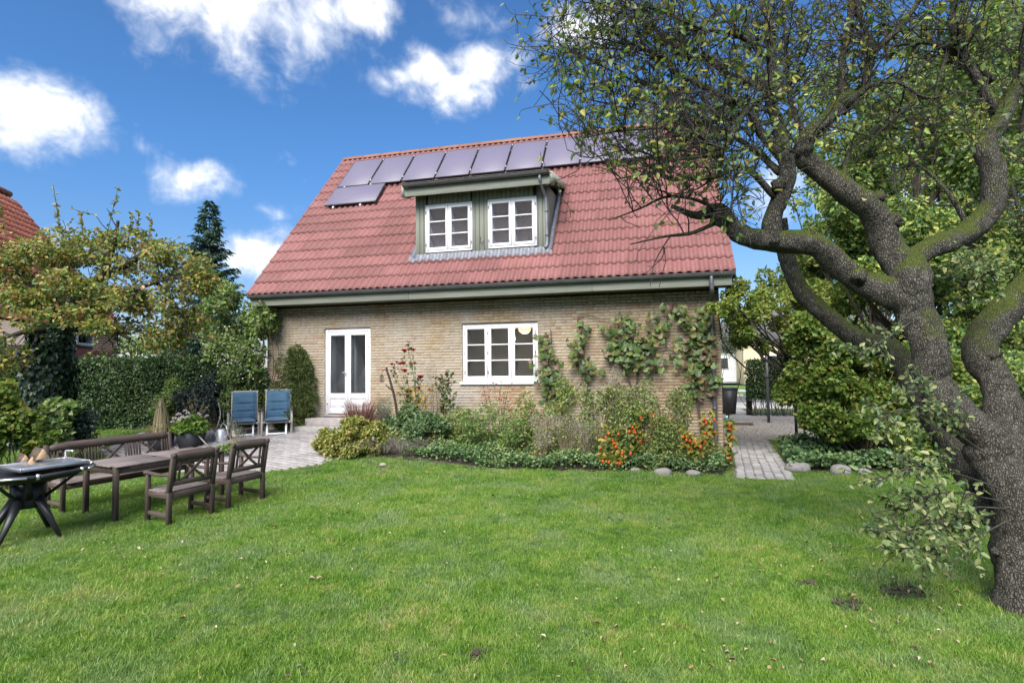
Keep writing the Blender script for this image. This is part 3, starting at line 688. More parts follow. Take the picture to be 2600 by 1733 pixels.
# ---------------------------------------------------------------- the house
house = thing('brick_house', 'yellow brick house with red corrugated roof, green dormer and solar panels', 'house')
EY, EZ = 11.66, 3.755                        # eave line
RY, RZ = 16.184, 8.82                        # ridge
SLOPE = math.atan2(RZ-EZ, RY-EY); SLEN = math.hypot(RZ-EZ, RY-EY)
sdir = np.array([0, math.cos(SLOPE), math.sin(SLOPE)]); snrm = np.array([0, -math.sin(SLOPE), math.cos(SLOPE)])
RX0 = -9.58
NW, PITCHW = 64, .177
RX1 = RX0+NW*PITCHW
def rp(x, s, off=0.0): return np.array([x, EY, EZ])+sdir*s+snrm*off
BACKY = 2*RY-YW
DX0, DX1, DZ0, DZ1 = -7.79, -6.545, .78, 2.912       # door opening
WX0, WX1, WZ0, WZ1 = -4.19, -2.39, 1.56, 2.925       # window opening
WT = 3.52                                            # top of front wall

wall = Geo()
for a, b in (((HX0, YW, -.3), (DX0, YW+.3, WT)), ((DX0, YW, -.3), (DX1, YW+.3, DZ0)), ((DX0, YW, DZ1), (DX1, YW+.3, WT)), ((DX1, YW, -.3), (WX0, YW+.3, WT)),
             ((WX0, YW, -.3), (WX1, YW+.3, WZ0)), ((WX0, YW, WZ1), (WX1, YW+.3, WT)), ((WX1, YW, -.3), (HX1, YW+.3, WT))):
    wall.box2(a, b, 0)
wallo = wall.build('front_wall', MT['mortar'], house)
gab = Geo()
for x0, x1 in ((HX0, HX0+.3), (HX1-.3, HX1)):
    gab.box2((x0, YW+.3, -.3), (x1, BACKY, 3.4), 0)
    gab.prism([(YW+.02, 3.4), (BACKY-.02, 3.4), (RY, 3.4+(RY-YW)*math.tan(SLOPE)-.02)], x0, x1, 0)
gab.box2((HX0+.3, BACKY-.3, -.3), (HX1-.3, BACKY, 3.4), 0)
gab.build('gable_wall', MT['mortar'], house)

# bricks, each a piece of its own: stretcher and header courses in turn
CH = 2/30.
bm = {}
def brick_mesh(L):
    key = round(L, 3)
    if key not in bm:
        g = Geo().box((0, 0, 0), (L-.011, .024, CH-.0125), .003); me = g.mesh('brick'); me.materials.append(MT['brick']); bm[key] = (g, me)
    return bm[key]
allb = []
for c in range(0, 56):
    z = -.2+CH*(c+.5)
    if z+CH/2 > WT: break
    L = .24 if c % 2 else .12
    off = (-.06 if (c//2) % 2 else 0.0) if c % 2 else .03
    x = HX0+off
    while x < HX1-.02:
        a, b = max(x, HX0), min(x+L, HX1)
        for ox0, ox1, oz0, oz1 in ((DX0, DX1, DZ0, DZ1), (WX0, WX1, WZ0-.02, WZ1)):
            if oz0 < z < oz1 and a < ox1 and b > ox0:
                if a < ox0: b = ox0
                elif b > ox1: a = ox1
                else: a = b
        if b-a > .03: allb.append(((a+b)/2, z, round((b-a)/.01)*.01))
        x += L
def bscore(t):
    return abs(t[0]+.55)*1.0+abs(t[1]-3.15)*2.6
allb.sort(key=bscore); restb = Geo()
for q, (xc, z, L) in enumerate(allb):
    g, me = brick_mesh(L); y = YW+.006+rng.normal()*.0016; zz = z+rng.normal()*.0008
    if q < 300: link('brick', me, None, wallo, (xc, y, zz))
    else:
        restb.add(np.vstack(g.V)+(xc, y, zz), g.F[4][0], g.F[3][0])
kind(restb.build('brick_field', MT['brick'], wallo), 'stuff')
cb = Geo()
for c in range(0, 56):                                # return of the visible right-hand corner
    z = -.2+CH*(c+.5)
    if z > 3.3: break
    L = .12 if c % 2 else .24; y = YW+.02
    while y < YW+2.4:
        cb.box((HX1-.002, y+L/2, z), (.024, L-.011, CH-.0125), .003); y += L; L = .24 if c % 2 else .12
kind(cb.build('gable_brick_field', MT['brick'], house), 'stuff')

# eave: soffit, fascia, gutter, downpipe
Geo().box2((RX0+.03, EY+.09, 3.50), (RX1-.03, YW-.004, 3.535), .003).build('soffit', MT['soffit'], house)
FX = [RX0+.06, -5.3, -1.1, RX1-.06]
for a, b in zip(FX[:-1], FX[1:]):
    Geo().box2((a+.002, EY+.05, 3.488), (b-.002, EY+.085, 3.73), .004).build('fascia_board', MT['fascia'], house)
def gutter(x0, x1, y, z, r, parent, nb):
    th = np.linspace(math.pi, 2*math.pi, 11); prof = [(r*math.cos(t), r*math.sin(t)) for t in th]
    prof = [(-r-.008, .010), (-r-.012, 0.002)]+prof+[(r, .01)]
    inn = [(p[0]*.94, p[1]*.94+.003) for p in prof[::-1]]
    pr = np.array(prof+inn); n = len(pr); V = []
    for x in (x0, x1): V += [(x, y+a, z+b) for a, b in pr]
    F = [[i, (i+1) % n, n+(i+1) % n, n+i] for i in range(n)]
    g = Geo().add(V, F); o = g.build('gutter', MT['gutter'], parent, True)
    for x in (x0+.004, x1-.004):
        Geo().add(np.vstack([[(x, y+a, z+b) for a, b in prof], [(x, y, z)]]), None, [[i, i+1, len(prof)] for i in range(len(prof)-1)]).build('gutter_end', MT['gutter'], o)
    for x in np.linspace(x0+.25, x1-.25, nb):
        gg = Geo(); pts = [(x, y+(r+.004)*math.cos(t), z+(r+.004)*math.sin(t)) for t in np.linspace(math.pi, 2*math.pi, 9)]
        gg.tube(np.array(pts), .006, 5).build('gutter_bracket', MT['gutter'], o)
    return o
gutter(RX0+.03, RX1-.02, EY-.015, 3.735, .068, house, 13)
def pipe(pts, r, name, parent, mat, clips=()):
    o = Geo().tube(curve(pts, 40), r, 12).build(name, mat, parent, True)
    for c in clips: Geo().tube([np.array(c)+(0, 0, -.018), np.array(c)+(0, 0, .018)], r+.007, 12).build('pipe_clip', MT['zinc'], o, True)
    return o
pX = on_y(1808, 760, EY-.02)[0]
pipe([(pX, EY-.015, 3.68), (pX, EY-.012, 3.50), (pX+.01, EY+.04, 3.36), (pX+.03, YW-.12, 3.18), (pX+.035, YW-.085, 3.0), (pX+.04, YW-.085, 2.6), (pX+.045, YW-.085, 1.2), (pX+.05, YW-.085, -.05)], .041, 'downpipe', house, MT['zinc'],
     [(pX+.04, YW-.085, 2.5), (pX+.046, YW-.085, 1.0)])

# roof sheets: corrugated fibre-cement plates, four waves wide, sixteen courses
roof = Geo()
for y0, z0, y1, z1 in ((EY+.04, EZ-.06, RY, RZ-.10), (2*RY-EY-.04, EZ-.06, RY, RZ-.10)):
    roof.add([(RX0+.04, y0, z0), (RX1-.04, y0, z0), (RX1-.04, y1, z1), (RX0+.04, y1, z1)], [[0, 1, 2, 3]])
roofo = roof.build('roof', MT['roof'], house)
NC = 16; CL = SLEN/NC; AMP = .025
def sheet_mesh(nw):
    m = nw*8+1; xx = np.linspace(0, nw*PITCHW, m); w = AMP*np.cos(xx/PITCHW*2*math.pi)
    rows = [(0, -.012, 0), (0, .0, 0), (CL*.5, .004, 0), (CL+.03, -.012, 0)]
    lift = [.022-.016, .022, .012, .0]
    V = []
    for (s, dz, _), l in zip(rows, lift): V += [(a, s, b*(1.0)+l) for a, b in zip(xx, w)]
    i = np.arange(len(rows)-1)[:, None]*m; j = np.arange(m-1)[None]
    return Geo().add(V, np.stack([i+j, i+j+1, i+m+j+1, i+m+j], -1).reshape(-1, 4)).mesh('roof_sheet', True)
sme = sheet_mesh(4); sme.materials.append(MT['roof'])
SR = np.stack([(1, 0, 0), sdir, snrm], 1)
screws = Geo()
for c in range(NC):
    for k in range(NW//4):
        x = RX0+k*4*PITCHW; s = c*CL
        o = link('roof_sheet', sme, None, roofo); put(o, rp(x, s, .03+rng.normal()*.0015), SR)
        for wv in (0, 2) if c % 2 else (1, 3):
            screws.ball(rp(x+(wv+1e-3)*PITCHW, s+.10, .03+AMP+.020), .011, 6, 4)
kind(screws.build('roof_screws', MT['ridge'], roofo), 'stuff')
# ridge caps
for k in range(17):
    x0 = RX0-.02+k*(RX1-RX0+.04)/17; L = (RX1-RX0+.04)/17
    th = np.linspace(-.15, math.pi+.15, 9)
    V = []
    for dx, r in ((0, .105), (L+.05, .115)): V += [(x0+dx, RY+r*1.25*math.cos(t), RZ-.035+r*math.sin(t)*.95) for t in th]
    i = np.arange(8)
    Geo().add(V, np.stack([i, i+1, i+10, i+9], 1)).build('ridge_cap', MT['ridge'], roofo, True)
# verge flashing boards at both gables
for x0, x1 in ((RX0-.012, RX0+.02), (RX1-.02, RX1+.012)):
    g = Geo(); a, b = rp(0, .02, -.14), rp(0, SLEN-.02, -.14)
    for sgn in (1, -1):
        V = []
        for x in (x0, x1):
            for p, off in ((rp(0, .0, -.17), 0), (rp(0, .0, .035), 0), (rp(0, SLEN, .0), 0), (rp(0, SLEN, -.17), 0)):
                yy = p[1] if sgn > 0 else 2*RY-p[1]; V.append((x, yy, p[2]))
        g.add(V, [[0, 1, 2, 3], [7, 6, 5, 4], [0, 4, 5, 1], [1, 5, 6, 2], [2, 6, 7, 3], [3, 7, 4, 0]])
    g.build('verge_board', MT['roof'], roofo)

# solar panels: nine upright along the ridge, one lying below them
PW, PL = 1.014, 1.585
def solar(x, s, w, l, brackets=False):
    root = link('solar_panel', None, None, house); put(root, rp(x, s, .155), SR)
    fr = Geo()
    for a, b in (((0, 0, -.035), (w, .018, .004)), ((0, l-.018, -.035), (w, l, .004)), ((0, .0185, -.035), (.018, l-.0185, .004)), ((w-.018, .0185, -.035), (w, l-.0185, .004))): fr.box2(a, b, .002)
    fr.build('frame', MT['darkgrey'] if not brackets else MT['zinc'], root)
    Geo().box2((.0185, .0185, -.006), (w-.0185, l-.0185, .0), .001).build('solar_glass', MT['pv'], root)
    for yy in ((l*.16, l*.94) if not brackets else ()):
        Geo().box2((w+.002, yy-.03, -.02), (w+.026, yy+.03, .014), .003).build('clamp', MT['alu'], root)
    if brackets:
        for xx in (.26, w-.5):
            Geo().box2((xx, -.09, -.12), (xx+.05, .05, -.04), .008).build('rail_end', MT['alu'], root)
            Geo().box2((xx-.01, l+.001, -.02), (xx+.05, l+.024, .012), .003).build('clamp', MT['alu'], root)
    return root
sp0 = (14.795-EY)/math.cos(SLOPE)
for k in range(9): solar(-8.955+k*1.0465, sp0, PW, PL)
solar(-8.975, sp0-.985, 1.62, .95, True)
rails = Geo()
for s in (sp0+.3, sp0+1.25): rails.box(rp(-8.955+4.7, s, .10), (9.4, .04, .04), .004, SR)
for s in (sp0-.8, sp0-.2): rails.box(rp(-8.2, s, .10), (1.5, .04, .04), .004, SR)
rails.build('mounting_rails', MT['alu'], house)

# windows -----------------------------------------------------------------
def casement(name, x0, x1, z0, z1, y, cols, rows, parent, glass, hinges, depth=.06, fw=.05):
    """frame with side-hung sashes, each cut by glazing bars into panes; y is the outer face"""
    w = link(name, None, None, parent); w.location = (0, 0, 0)
    f = Geo()
    f.box2((x0, y, z0), (x0+fw, y+depth, z1)); f.box2((x1-fw, y, z0), (x1, y+depth, z1))
    f.box2((x0+fw, y+.002, z1-fw), (x1-fw, y+depth-.002, z1)); f.box2((x0+fw, y+.002, z0), (x1-fw, y+depth-.002, z0+fw))
    sw = (x1-x0-2*fw)/cols
    for c in range(1, cols):
        xm = x0+fw+c*sw; f.box2((xm-.016, y+.004, z0+fw), (xm+.016, y+depth-.004, z1-fw))
    f.build('window_frame', MT['white'], w)
    for c in range(cols):
        a = x0+fw+c*sw+(.018 if c else .004); b = x0+fw+(c+1)*sw-(.018 if c < cols-1 else .004); q = z0+fw+.005; t = z1-fw-.005
        s = Geo(); k = .058
        s.box2((a, y-.012, q), (a+k, y+.03, t), .006); s.box2((b-k, y-.012, q), (b, y+.03, t), .006)
        s.box2((a+k, y-.010, t-k), (b-k, y+.028, t), .006); s.box2((a+k, y-.010, q), (b-k, y+.028, q+k*1.15), .006)
        hh = (t-k-(q+k*1.15))/rows
        for r in range(1, rows): s.box2((a+k, y-.006, q+k*1.15+r*hh-.0135), (b-k, y+.024, q+k*1.15+r*hh+.0135), .005)
        s.build('sash', MT['white'], w)
        for r in range(rows):
            za = q+k*1.15+r*hh+(.0135 if r else 0); zb = q+k*1.15+(r+1)*hh-(.0135 if r < rows-1 else 0)
            Geo().box2((a+k+.001, y+.008, za+.001), (b-k-.001, y+.014, zb-.001), 0).build('pane', glass, w)
    for hx in hinges:
        for hz in (z0+(z1-z0)*.16, z0+(z1-z0)*.5, z0+(z1-z0)*.84) if cols > 2 else (z0+(z1-z0)*.16, z0+(z1-z0)*.84):
            Geo().tube([(hx, y-.018, hz-.035), (hx, y-.018, hz+.035)], .008, 6).build('hinge', MT['zinc'], w)
    return w
casement('window', WX0+.004, WX1-.004, WZ0+.02, WZ1-.02, YW+.035, 3, 3, house, MT['glass'], (WX0+.06, WX0+.62, WX1-.06))
Geo().box2((WX0-.05, YW-.05, WZ0-.05), (WX1+.03, YW+.10, WZ0+.018), .006).build('window_sill', MT['white'], house)

# french door ---------------------------------------------------------------
door = link('french_door', None, None, house); f = Geo(); y = YW+.03
f.box2((DX0+.003, y, DZ0), (DX0+.065, y+.08, DZ1-.02)); f.box2((DX1-.065, y, DZ0), (DX1-.003, y+.08, DZ1-.02)); f.box2((DX0+.065, y+.002, DZ1-.085), (DX1-.065, y+.078, DZ1-.02)); f.build('door_frame', MT['white'], door)
dm = (DX0+DX1)/2
for sgn, a, b in ((-1, DX0+.068, dm-.003), (1, dm+.003, DX1-.068)):
    lf = Geo(); st = .098; zt = DZ1-.09; zb = DZ0+.03; gz0, gz1 = DZ0+.53, zt-.085
    lf.box2((a, y-.008, zb), (a+st-.02, y+.04, zt), .005); lf.box2((b-st+.02, y-.008, zb), (b, y+.04, zt), .005)
    lf.box2((a+st-.02, y-.006, gz1), (b-st+.02, y+.038, zt), .005); lf.box2((a+st-.02, y-.006, gz0-.13), (b-st+.02, y+.038, gz0), .005)
    lf.box2((a+st-.02, y-.006, zb), (b-st+.02, y+.038, zb+.14), .005)
    leaf_ = lf.build('door_leaf', MT['white'], door)
    Geo().box2((a+st-.018, y+.012, zb+.141), (b-st+.018, y+.03, gz0-.131), .002).build('door_panel', MT['white'], leaf_)
    Geo().box2((a+st+.015, y+.004, zb+.175), (b-st-.015, y+.0115, gz0-.165), .008).build('raised_field', MT['white'], leaf_)
    Geo().box2((a+st-.019, y+.012, gz0+.001), (b-st+.019, y+.018, gz1-.001), 0).build('pane', MT['glass'], leaf_)
    for hz in (DZ0+.3, DZ1-.45):
        hx = a-.004 if sgn < 0 else b+.004
        Geo().tube([(hx, y-.014, hz-.045), (hx, y-.014, hz+.045)], .009, 6).build('hinge', MT['steel'], leaf_)
h = Geo(); h.tube([(dm-.045, y-.012, 1.82), (dm-.045, y-.055, 1.82)], .009, 8); h.tube([(dm-.045, y-.055, 1.82), (dm-.15, y-.058, 1.825)], .008, 8); h.box((dm-.045, y-.012, 1.80), (.028, .008, .15), .003)
h.build('handle', MT['steel'], door)
Geo().box2((DX0-.02, YW-.04, DZ0-.035), (DX1+.02, YW+.2, DZ0), .005).build('threshold', MT['stepstone'], house)

# two stone steps at the door
st = thing('door_steps', 'two grey stone steps below the white french door', 'steps', (-7.1, 11.75, 0.0))
Geo().box2((-.92, -.02, .35), (.95, .43, .735), .02).build('upper_step', MT['stepstone'], st)
Geo().box2((-1.28, -.36, .3), (1.1, -.025, .575), .02).build('lower_step', MT['concrete'], st)

# dormer -------------------------------------------------------------------
YD = 12.376; QX0, QX1, QZ0, QZ1 = -5.412, -2.15, 4.55, 6.10
dorm = link('dormer', None, None, house)
def roof_y(z): return EY+(z-EZ)/math.tan(SLOPE)
win = [(-5.146, -3.956), (-3.568, -2.399)]; VZ0, VZ1 = 4.685, 5.85
# sheathing behind the boards with the two openings, then one board after another
sh = Geo()
for a, b in ((QX0+.02, win[0][0]), (win[0][1], win[1][0]), (win[1][1], QX1-.02)): sh.box2((a, YD+.03, QZ0), (b, YD+.06, QZ1), 0)
for a, b in win: sh.box2((a, YD+.03, QZ0), (b, YD+.06, VZ0), 0); sh.box2((a, YD+.03, VZ1), (b, YD+.06, QZ1), 0)
sh.build('sheathing', MT['soffit'], dorm)
nb = 30; bw = (QX1-QX0)/nb
for k in range(nb):
    a = QX0+k*bw+.004; b = QX0+(k+1)*bw-.004
    segs = [(QZ0, QZ1)]
    for w0, w1 in win:
        if a < w1 and b > w0:
            if a < w0-.02: b = w0
            elif b > w1+.02: a = w1
            else: segs = [(QZ0, VZ0-.004), (VZ1+.004, QZ1)]
    for z0, z1 in segs:
        if b-a > .012: Geo().box2((a, YD+.006, z0), (b, YD+.0295, z1), .005).build('cladding_board', MT['cladding'], dorm)
for (a, b), nm in zip(win, ('window', 'window')):
    casement('window', a, b, VZ0, VZ1, YD-.018, 2, 3, dorm, MT['glass_up'], (a+.022, b-.022), .07, .045)
# cheeks: triangular side walls back to the roof
for x0, x1 in ((QX0, QX0+.04), (QX1-.04, QX1)):
    Geo().prism([(YD+.032, QZ0), (roof_y(QZ1+.15)+.1, QZ1+.15), (YD+.032, QZ1+.02)], x0, x1, 0).build('dormer_cheek', MT['cladding'], dorm)
Geo().box2((QX1-.05, YD-.004, QZ0-.01), (QX1+.006, YD+.031, QZ1), .004).build('corner_board', MT['cladding'], dorm)
# dormer roof: low shed with corrugated cover, fascia, verge boards, gutter
ya, za = YD-.36, 6.235; yb = roof_y(6.62)+.12; zb = 6.62+.06
dx0, dx1 = -5.60, -1.955
dsl = math.atan2(zb-za, yb-ya); dlen = math.hypot(zb-za, yb-ya)
dd_ = np.array([0, math.cos(dsl), math.sin(dsl)]); dn_ = np.array([0, -math.sin(dsl), math.cos(dsl)])
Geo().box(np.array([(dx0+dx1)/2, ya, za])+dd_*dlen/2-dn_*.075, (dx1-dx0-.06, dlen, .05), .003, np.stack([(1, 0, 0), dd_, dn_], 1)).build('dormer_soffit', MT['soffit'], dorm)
m = 21*8+1; xx = np.linspace(dx0+.02, dx1-.02, m); wv = .022*np.cos((xx-dx0)/PITCHW*2*math.pi)
V = [np.array([a, ya-.05, za])+dn_*(.0+b) for a, b in zip(xx, wv)]+[np.array([a, ya-.05, za])+dd_*(dlen+.05)+dn_*(0+b) for a, b in zip(xx, wv)]
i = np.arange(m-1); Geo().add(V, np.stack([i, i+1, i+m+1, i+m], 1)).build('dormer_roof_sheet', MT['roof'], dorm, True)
Geo().box2((dx0+.07, ya-.005, 5.985), (dx1-.07, ya+.03, 6.20), .004).build('dormer_fascia', MT['fascia'], dorm)
for x0, x1 in ((dx0, dx0+.065), (dx1-.065, dx1)):
    p0 = (ya-.03, za-.25); p1 = (ya-.03, za+.02)
    Geo().prism([p0, (ya+.20, za-.25+.02), (ya+.34, za-.10), (yb, zb-.13), (yb, zb+.03), p1], x0, x1, 0).build('dormer_verge_board', MT['fascia'], dorm)
gutter(dx0+.07, dx1-.07, ya-.078, 6.255, .074, dorm, 8)
pxd = on_y(1371, 470, YD-.4)[0]
pipe([(pxd, ya-.055, 6.20), (pxd, ya-.05, 6.10), (pxd+.02, ya+.06, 5.98), (pxd+.06, YD-.10, 5.80), (pxd+.075, YD-.07, 5.68), (pxd+.08, YD-.07, 5.2), (pxd+.085, YD-.07, 4.72), (pxd+.05, YD-.14, 4.60)], .036, 'downpipe', dorm, MT['lead'], [(pxd+.08, YD-.07, 5.45), (pxd+.083, YD-.07, 4.9)])
# lead flashing: dressed over the waves below, running up the right side
sb = (QZ0-EZ)/math.sin(SLOPE)
m = 21*8; xx = np.linspace(QX0-.14, QX1+.10, m); wv = AMP*np.cos((xx-RX0)/PITCHW*2*math.pi)
edge_ = .16+.012*np.sin(xx*9)
rows = [(sb+.06, .085), (sb-.02, .072), (sb-.09, .066), (None, .060)]
V = []
for s, off in rows: V += [rp(a, (s if s is not None else sb-e), off+b*(.4 if s == sb+.06 else 1.0)) for a, b, e in zip(xx, wv, edge_)]
i = np.arange(3)[:, None]*m; j = np.arange(m-1)[None]
Geo().add(V, np.stack([i+j, i+j+1, i+m+j+1, i+m+j], -1).reshape(-1, 4)).build('lead_apron', MT['lead'], dorm, True)
for x0, x1 in ((QX1-.002, QX1+.10), (QX0-.10, QX0+.002)):
    s0, s1 = sb-.02, (6.62-EZ)/math.sin(SLOPE)
    Geo().add([rp(x0, s0, .10), rp(x1, s0, .085), rp(x1, s1, .085), rp(x0, s1, .10), rp(x0, s0, .03), rp(x1, s0, .03), rp(x1, s1, .03), rp(x0, s1, .03)], [[0, 1, 2, 3], [1, 5, 6, 2], [0, 4, 5, 1], [0, 3, 7, 4]]).build('side_flashing', MT['lead'], dorm)
# cable hook between the dormer windows
Geo().tube(curve([(-3.76, YD, 4.98), (-3.765, YD-.03, 4.90), (-3.74, YD-.04, 4.83), (-3.70, YD-.03, 4.84), (-3.69, YD-.01, 4.88)], 14), .006, 5).build('cable_end', MT['black'], dorm)

# rooms behind the glass
room = Geo()
room.box2((HX0+.3, YW+.3, .70), (HX1-.3, 17.0, .78), 0); fl = room.build('room_floor', MT['floor'], house)
Geo().box2((HX0+.3, 16.9, .78), (HX1-.3, 17.0, 3.36), 0).build('room_back_wall', MT['interior'], house)
Geo().box2((-5.45, YW+.3, .78), (-5.35, 16.9, 3.36), 0).build('room_partition', MT['interior'], house)
Geo().box2((HX0+.3, YW+.3, 3.36), (HX1-.3, 17.0, 3.46), 0).build('room_ceiling', MT['interior_pale'], house)
for a in ((DX0-.02, DX0), (DX1, DX1+.02)): pass
rv = Geo()
rv.box2((DX0+.001, YW+.115, DZ0), (DX0+.012, YW+.299, DZ1-.02), 0); rv.box2((DX1-.012, YW+.115, DZ0), (DX1-.001, YW+.299, DZ1-.02), 0)
rv.box2((WX0+.001, YW+.10, WZ0+.02), (WX0+.012, YW+.299, WZ1-.02), 0); rv.box2((WX1-.012, YW+.10, WZ0+.02), (WX1-.001, YW+.299, WZ1-.02), 0)
rv.build('window_reveals', MT['interior_pale'], house)
# inner door linings standing open behind each leaf
for cx_, y1_ in ((DX0+.002, .50), (dm+.01, .46)):
    Geo().box2((cx_, YW+.31, DZ0+.01), (cx_+.02, YW+y1_, DZ1-.10), .003).build('inner_lining', MT['interior_pale'], door)
Geo().box2((dm-.012, YW+.115, DZ0+.01), (dm+.008, YW+.29, DZ1-.10), .003).build('centre_lining', MT['interior_pale'], door)
Geo().box2((QX0+.05, YD+1.1, 4.4), (QX1-.05, YD+1.15, 6.15), 0).build('attic_back', MT['attic_sky'], dorm)
Geo().box2((QX0+.05, YD+.08, 4.4), (QX1-.05, YD+1.1, 4.45), 0).build('attic_floor', MT['attic_sky'], dorm)
lampm, lnt = newmat('paper_lamp')
em = N(lnt, 'ShaderNodeEmission', {'Color': (1, .66, .34, 1), 'Strength': .62}); df = N(lnt, 'ShaderNodeBsdfDiffuse', {'Color': (.8, .66, .5, 1)})
out(lnt, N(lnt, 'ShaderNodeAddShader', {0: em.outputs[0], 1: df.outputs[0]}).outputs[0])
lp = on_y(1332, 831, YW+.9)
pl = thing('pendant_lamp', 'lit round paper pendant lamp seen through the ground floor window', 'lamp', (lp[0], lp[1], lp[2]))
t = np.linspace(.12, math.pi-.12, 25); Geo().lathe(np.stack([.165*np.sin(t)*(1+.018*np.cos(t*40)), -.15*np.cos(t)], 1), sides=24).build('lamp_shade', lampm, pl, True)
Geo().tube([(0, 0, .14), (0, 0, 3.36-lp[2])], .004, 6).build('cord', MT['black'], pl)
bl = bpy.data.lights.new('lamp_bulb', 'POINT'); bl.energy = 22; bl.color = (1, .72, .42); bl.shadow_soft_size = .1
bo = bpy.data.objects.new('lamp_bulb', bl); COL.objects.link(bo); bo.parent = pl; bo.location = (0, 0, -.22)
for k, (px, lab) in enumerate(((861, 'rounded armchair seen through the left door pane'), (918, 'rounded armchair seen through the right door pane'))):
    p = on_y(px, 985, YW+1.6); a = thing('armchair', lab, 'chair', (p[0], p[1], .78), .3-.6*k)
    Geo().box((0, 0, .22), (.62, .6, .30), .08).build('seat', MT['fabric_grey'], a, True)
    th = np.linspace(-.2, math.pi+.2, 15); V = []
    for r, z in ((.30, .1), (.36, .1), (.37, .62), (.34, .68), (.31, .62)): V += [(r*math.cos(q), r*math.sin(q)-.02, z) for q in th]
    i = np.arange(4)[:, None]*15; j = np.arange(14)[None]
    Geo().add(V, np.stack([i+j, i+j+1, i+16+j, i+15+j], -1).reshape(-1, 4)).build('backrest', MT['fabric_grey'], a, True)
    for sx in (-.22, .22):
        for sy in (-.2, .2): Geo().tube([(sx, sy, 0), (sx, sy, .1)], .02, 6).build('leg', MT['black'], a)
# ---------------------------------------------------------------- garden furniture
def make_seat(name, label, cat, loc, rz, w, d, xpanels, group=None):
    """slatted garden seat; local +y is the way it faces"""
    t = thing(name, label, cat, loc, rz, group)
    ls = .052; hs = .405; hb = .885; x0, x1 = -w/2, w/2; yf, yb = d/2, -d/2
    for x in (x0, x1):
        Geo().box2((x-ls/2, yf-ls/2, 0), (x+ls/2, yf+ls/2, .60), .006).build('leg', MT['teak_z'], t)
        g = Geo(); g.bar((x, yb, 0), (x, yb, hs), ls, ls*1.1, .006, (1, 0, 0)); g.bar((x, yb+.004, hs-.02), (x, yb-.085, hb-.01), ls, ls*1.05, .006, (1, 0, 0))
        g.tube([(x-ls/2, yb-.087, hb-.02), (x+ls/2, yb-.087, hb-.02)], .03, 10); g.build('leg', MT['teak_z'], t)
        # armrest with a rolled front end
        a = Geo(); pts = curve([(x, yb-.03, .62), (x, -.02, .605), (x, yf-.05, .615), (x, yf+.04, .625)], 9)
        for p, q in zip(pts[:-1], pts[1:]): a.bar(p, q+(q-p)*.08, .062, .028, .005)
        a.tube([(x-.033, yf+.035, .615), (x+.033, yf+.035, .615)], .027, 10); a.build('armrest', MT['teak_y'], t)
        Geo().box2((x-.018, yb+ls*.6, .085), (x+.018, yf-ls/2, .135), .004).build('stretcher', MT['teak_y'], t)
        Geo().box2((x-.016, yb+ls*.6, hs-.085), (x+.016, yf-ls/2, hs-.012), .004).build('side_apron', MT['teak_y'], t)
    Geo().box2((x0+ls/2, yf-.018, hs-.09), (x1-ls/2, yf+.018, hs-.012), .004).build('front_apron', MT['teak_x'], t)
    Geo().box2((x0+ls/2, yb-.018, hs-.085), (x1-ls/2, yb+.018, hs-.012), .004).build('back_apron', MT['teak_x'], t)
    n = 6; sw = (d+.05)/n
    for k in range(n):
        a = -d/2+.012+k*sw
        Geo().box((0, a+sw/2, hs+.001-.012*math.sin(math.pi*(k+.5)/n)), (w+.03 if 0 < k < n-1 else w-ls-.004, sw-.02, .02), .005).build('seat_slat', MT['teak_top'], t)
    def bk(z): return yb-.004-.085*(z-hs)/(hb-hs)
    # top rail with arched upper edge
    m = 13; xx = np.linspace(x0-.02, x1+.02, m); V = []
    for x in xx:
        s = abs(x)/(w/2+.02); top = hb+.028-.055*max(0, (s-.72)/.28)**1.6
        for dy, z in ((-.016, hb-.098), (.016, hb-.098), (.016, top), (-.016, top)): V.append((x, bk(hb-.05)+dy, z))
    i = np.arange(m-1)[:, None]*4; F = []
    for k in range(4): F.append(np.hstack([i+k, i+(k+1) % 4, i+4+(k+1) % 4, i+4+k]))
    Geo().add(V, np.vstack(F+[np.array([[0, 3, 2, 1], [4*m-4, 4*m-3, 4*m-2, 4*m-1]])])).build('top_rail', MT['teak_x'], t)
    za, zb_ = hs+.135, hb-.10
    Geo().box((0, bk(za-.03), za-.03), (w-ls, .03, .062), .004, rotx(.17)).build('lower_rail', MT['teak_x'], t)
    inner = w-ls; per = inner/xpanels; sl = .034
    for k in range(xpanels):
        c = -inner/2+per*(k+.5); xw = per*.27
        for s in (-1, 1):
            for off in ((.36, .46) if xpanels == 1 else (.31, .39, .46)):
                xq = c+s*per*off
                Geo().bar((xq, bk(za), za), (xq, bk(zb_), zb_+.01), sl, .016, .003, (1, 0, 0)).build('back_slat', MT['teak_z'], t)
            g = Geo(); y = .010*s
            pts = curve([(c-s*xw, bk(za)+y, za), (c-s*xw*.2, bk((za+zb_)/2-.03)+y, (za+zb_)/2-.035), (c+s*xw*.35, bk((za+zb_)/2+.05)+y, (za+zb_)/2+.045), (c+s*xw, bk(zb_)+y, zb_+.005)], 8)
            for p, q in zip(pts[:-1], pts[1:]): g.bar(p, q+(q-p)*.1, .016, .04, .003, (1, 0, 0)) if False else g.bar(p, q+(q-p)*.12, .017, .036, .003, (0, 0, 1))
            g.build('cross_brace', MT['teak_x'], t)
    return t
FA = math.radians(75)
make_seat('garden_armchair', 'dark wooden armchair at the near end of the garden table', 'armchair', (-6.04, 6.12, gz(-6.04, 6.12)), FA+.03, .575, .45, 1, 'wooden garden armchairs')
make_seat('garden_armchair', 'dark wooden armchair standing closest to the paved patio', 'armchair', (-5.90, 6.95, gz(-5.9, 6.95)), FA+.05, .565, .47, 1, 'wooden garden armchairs')
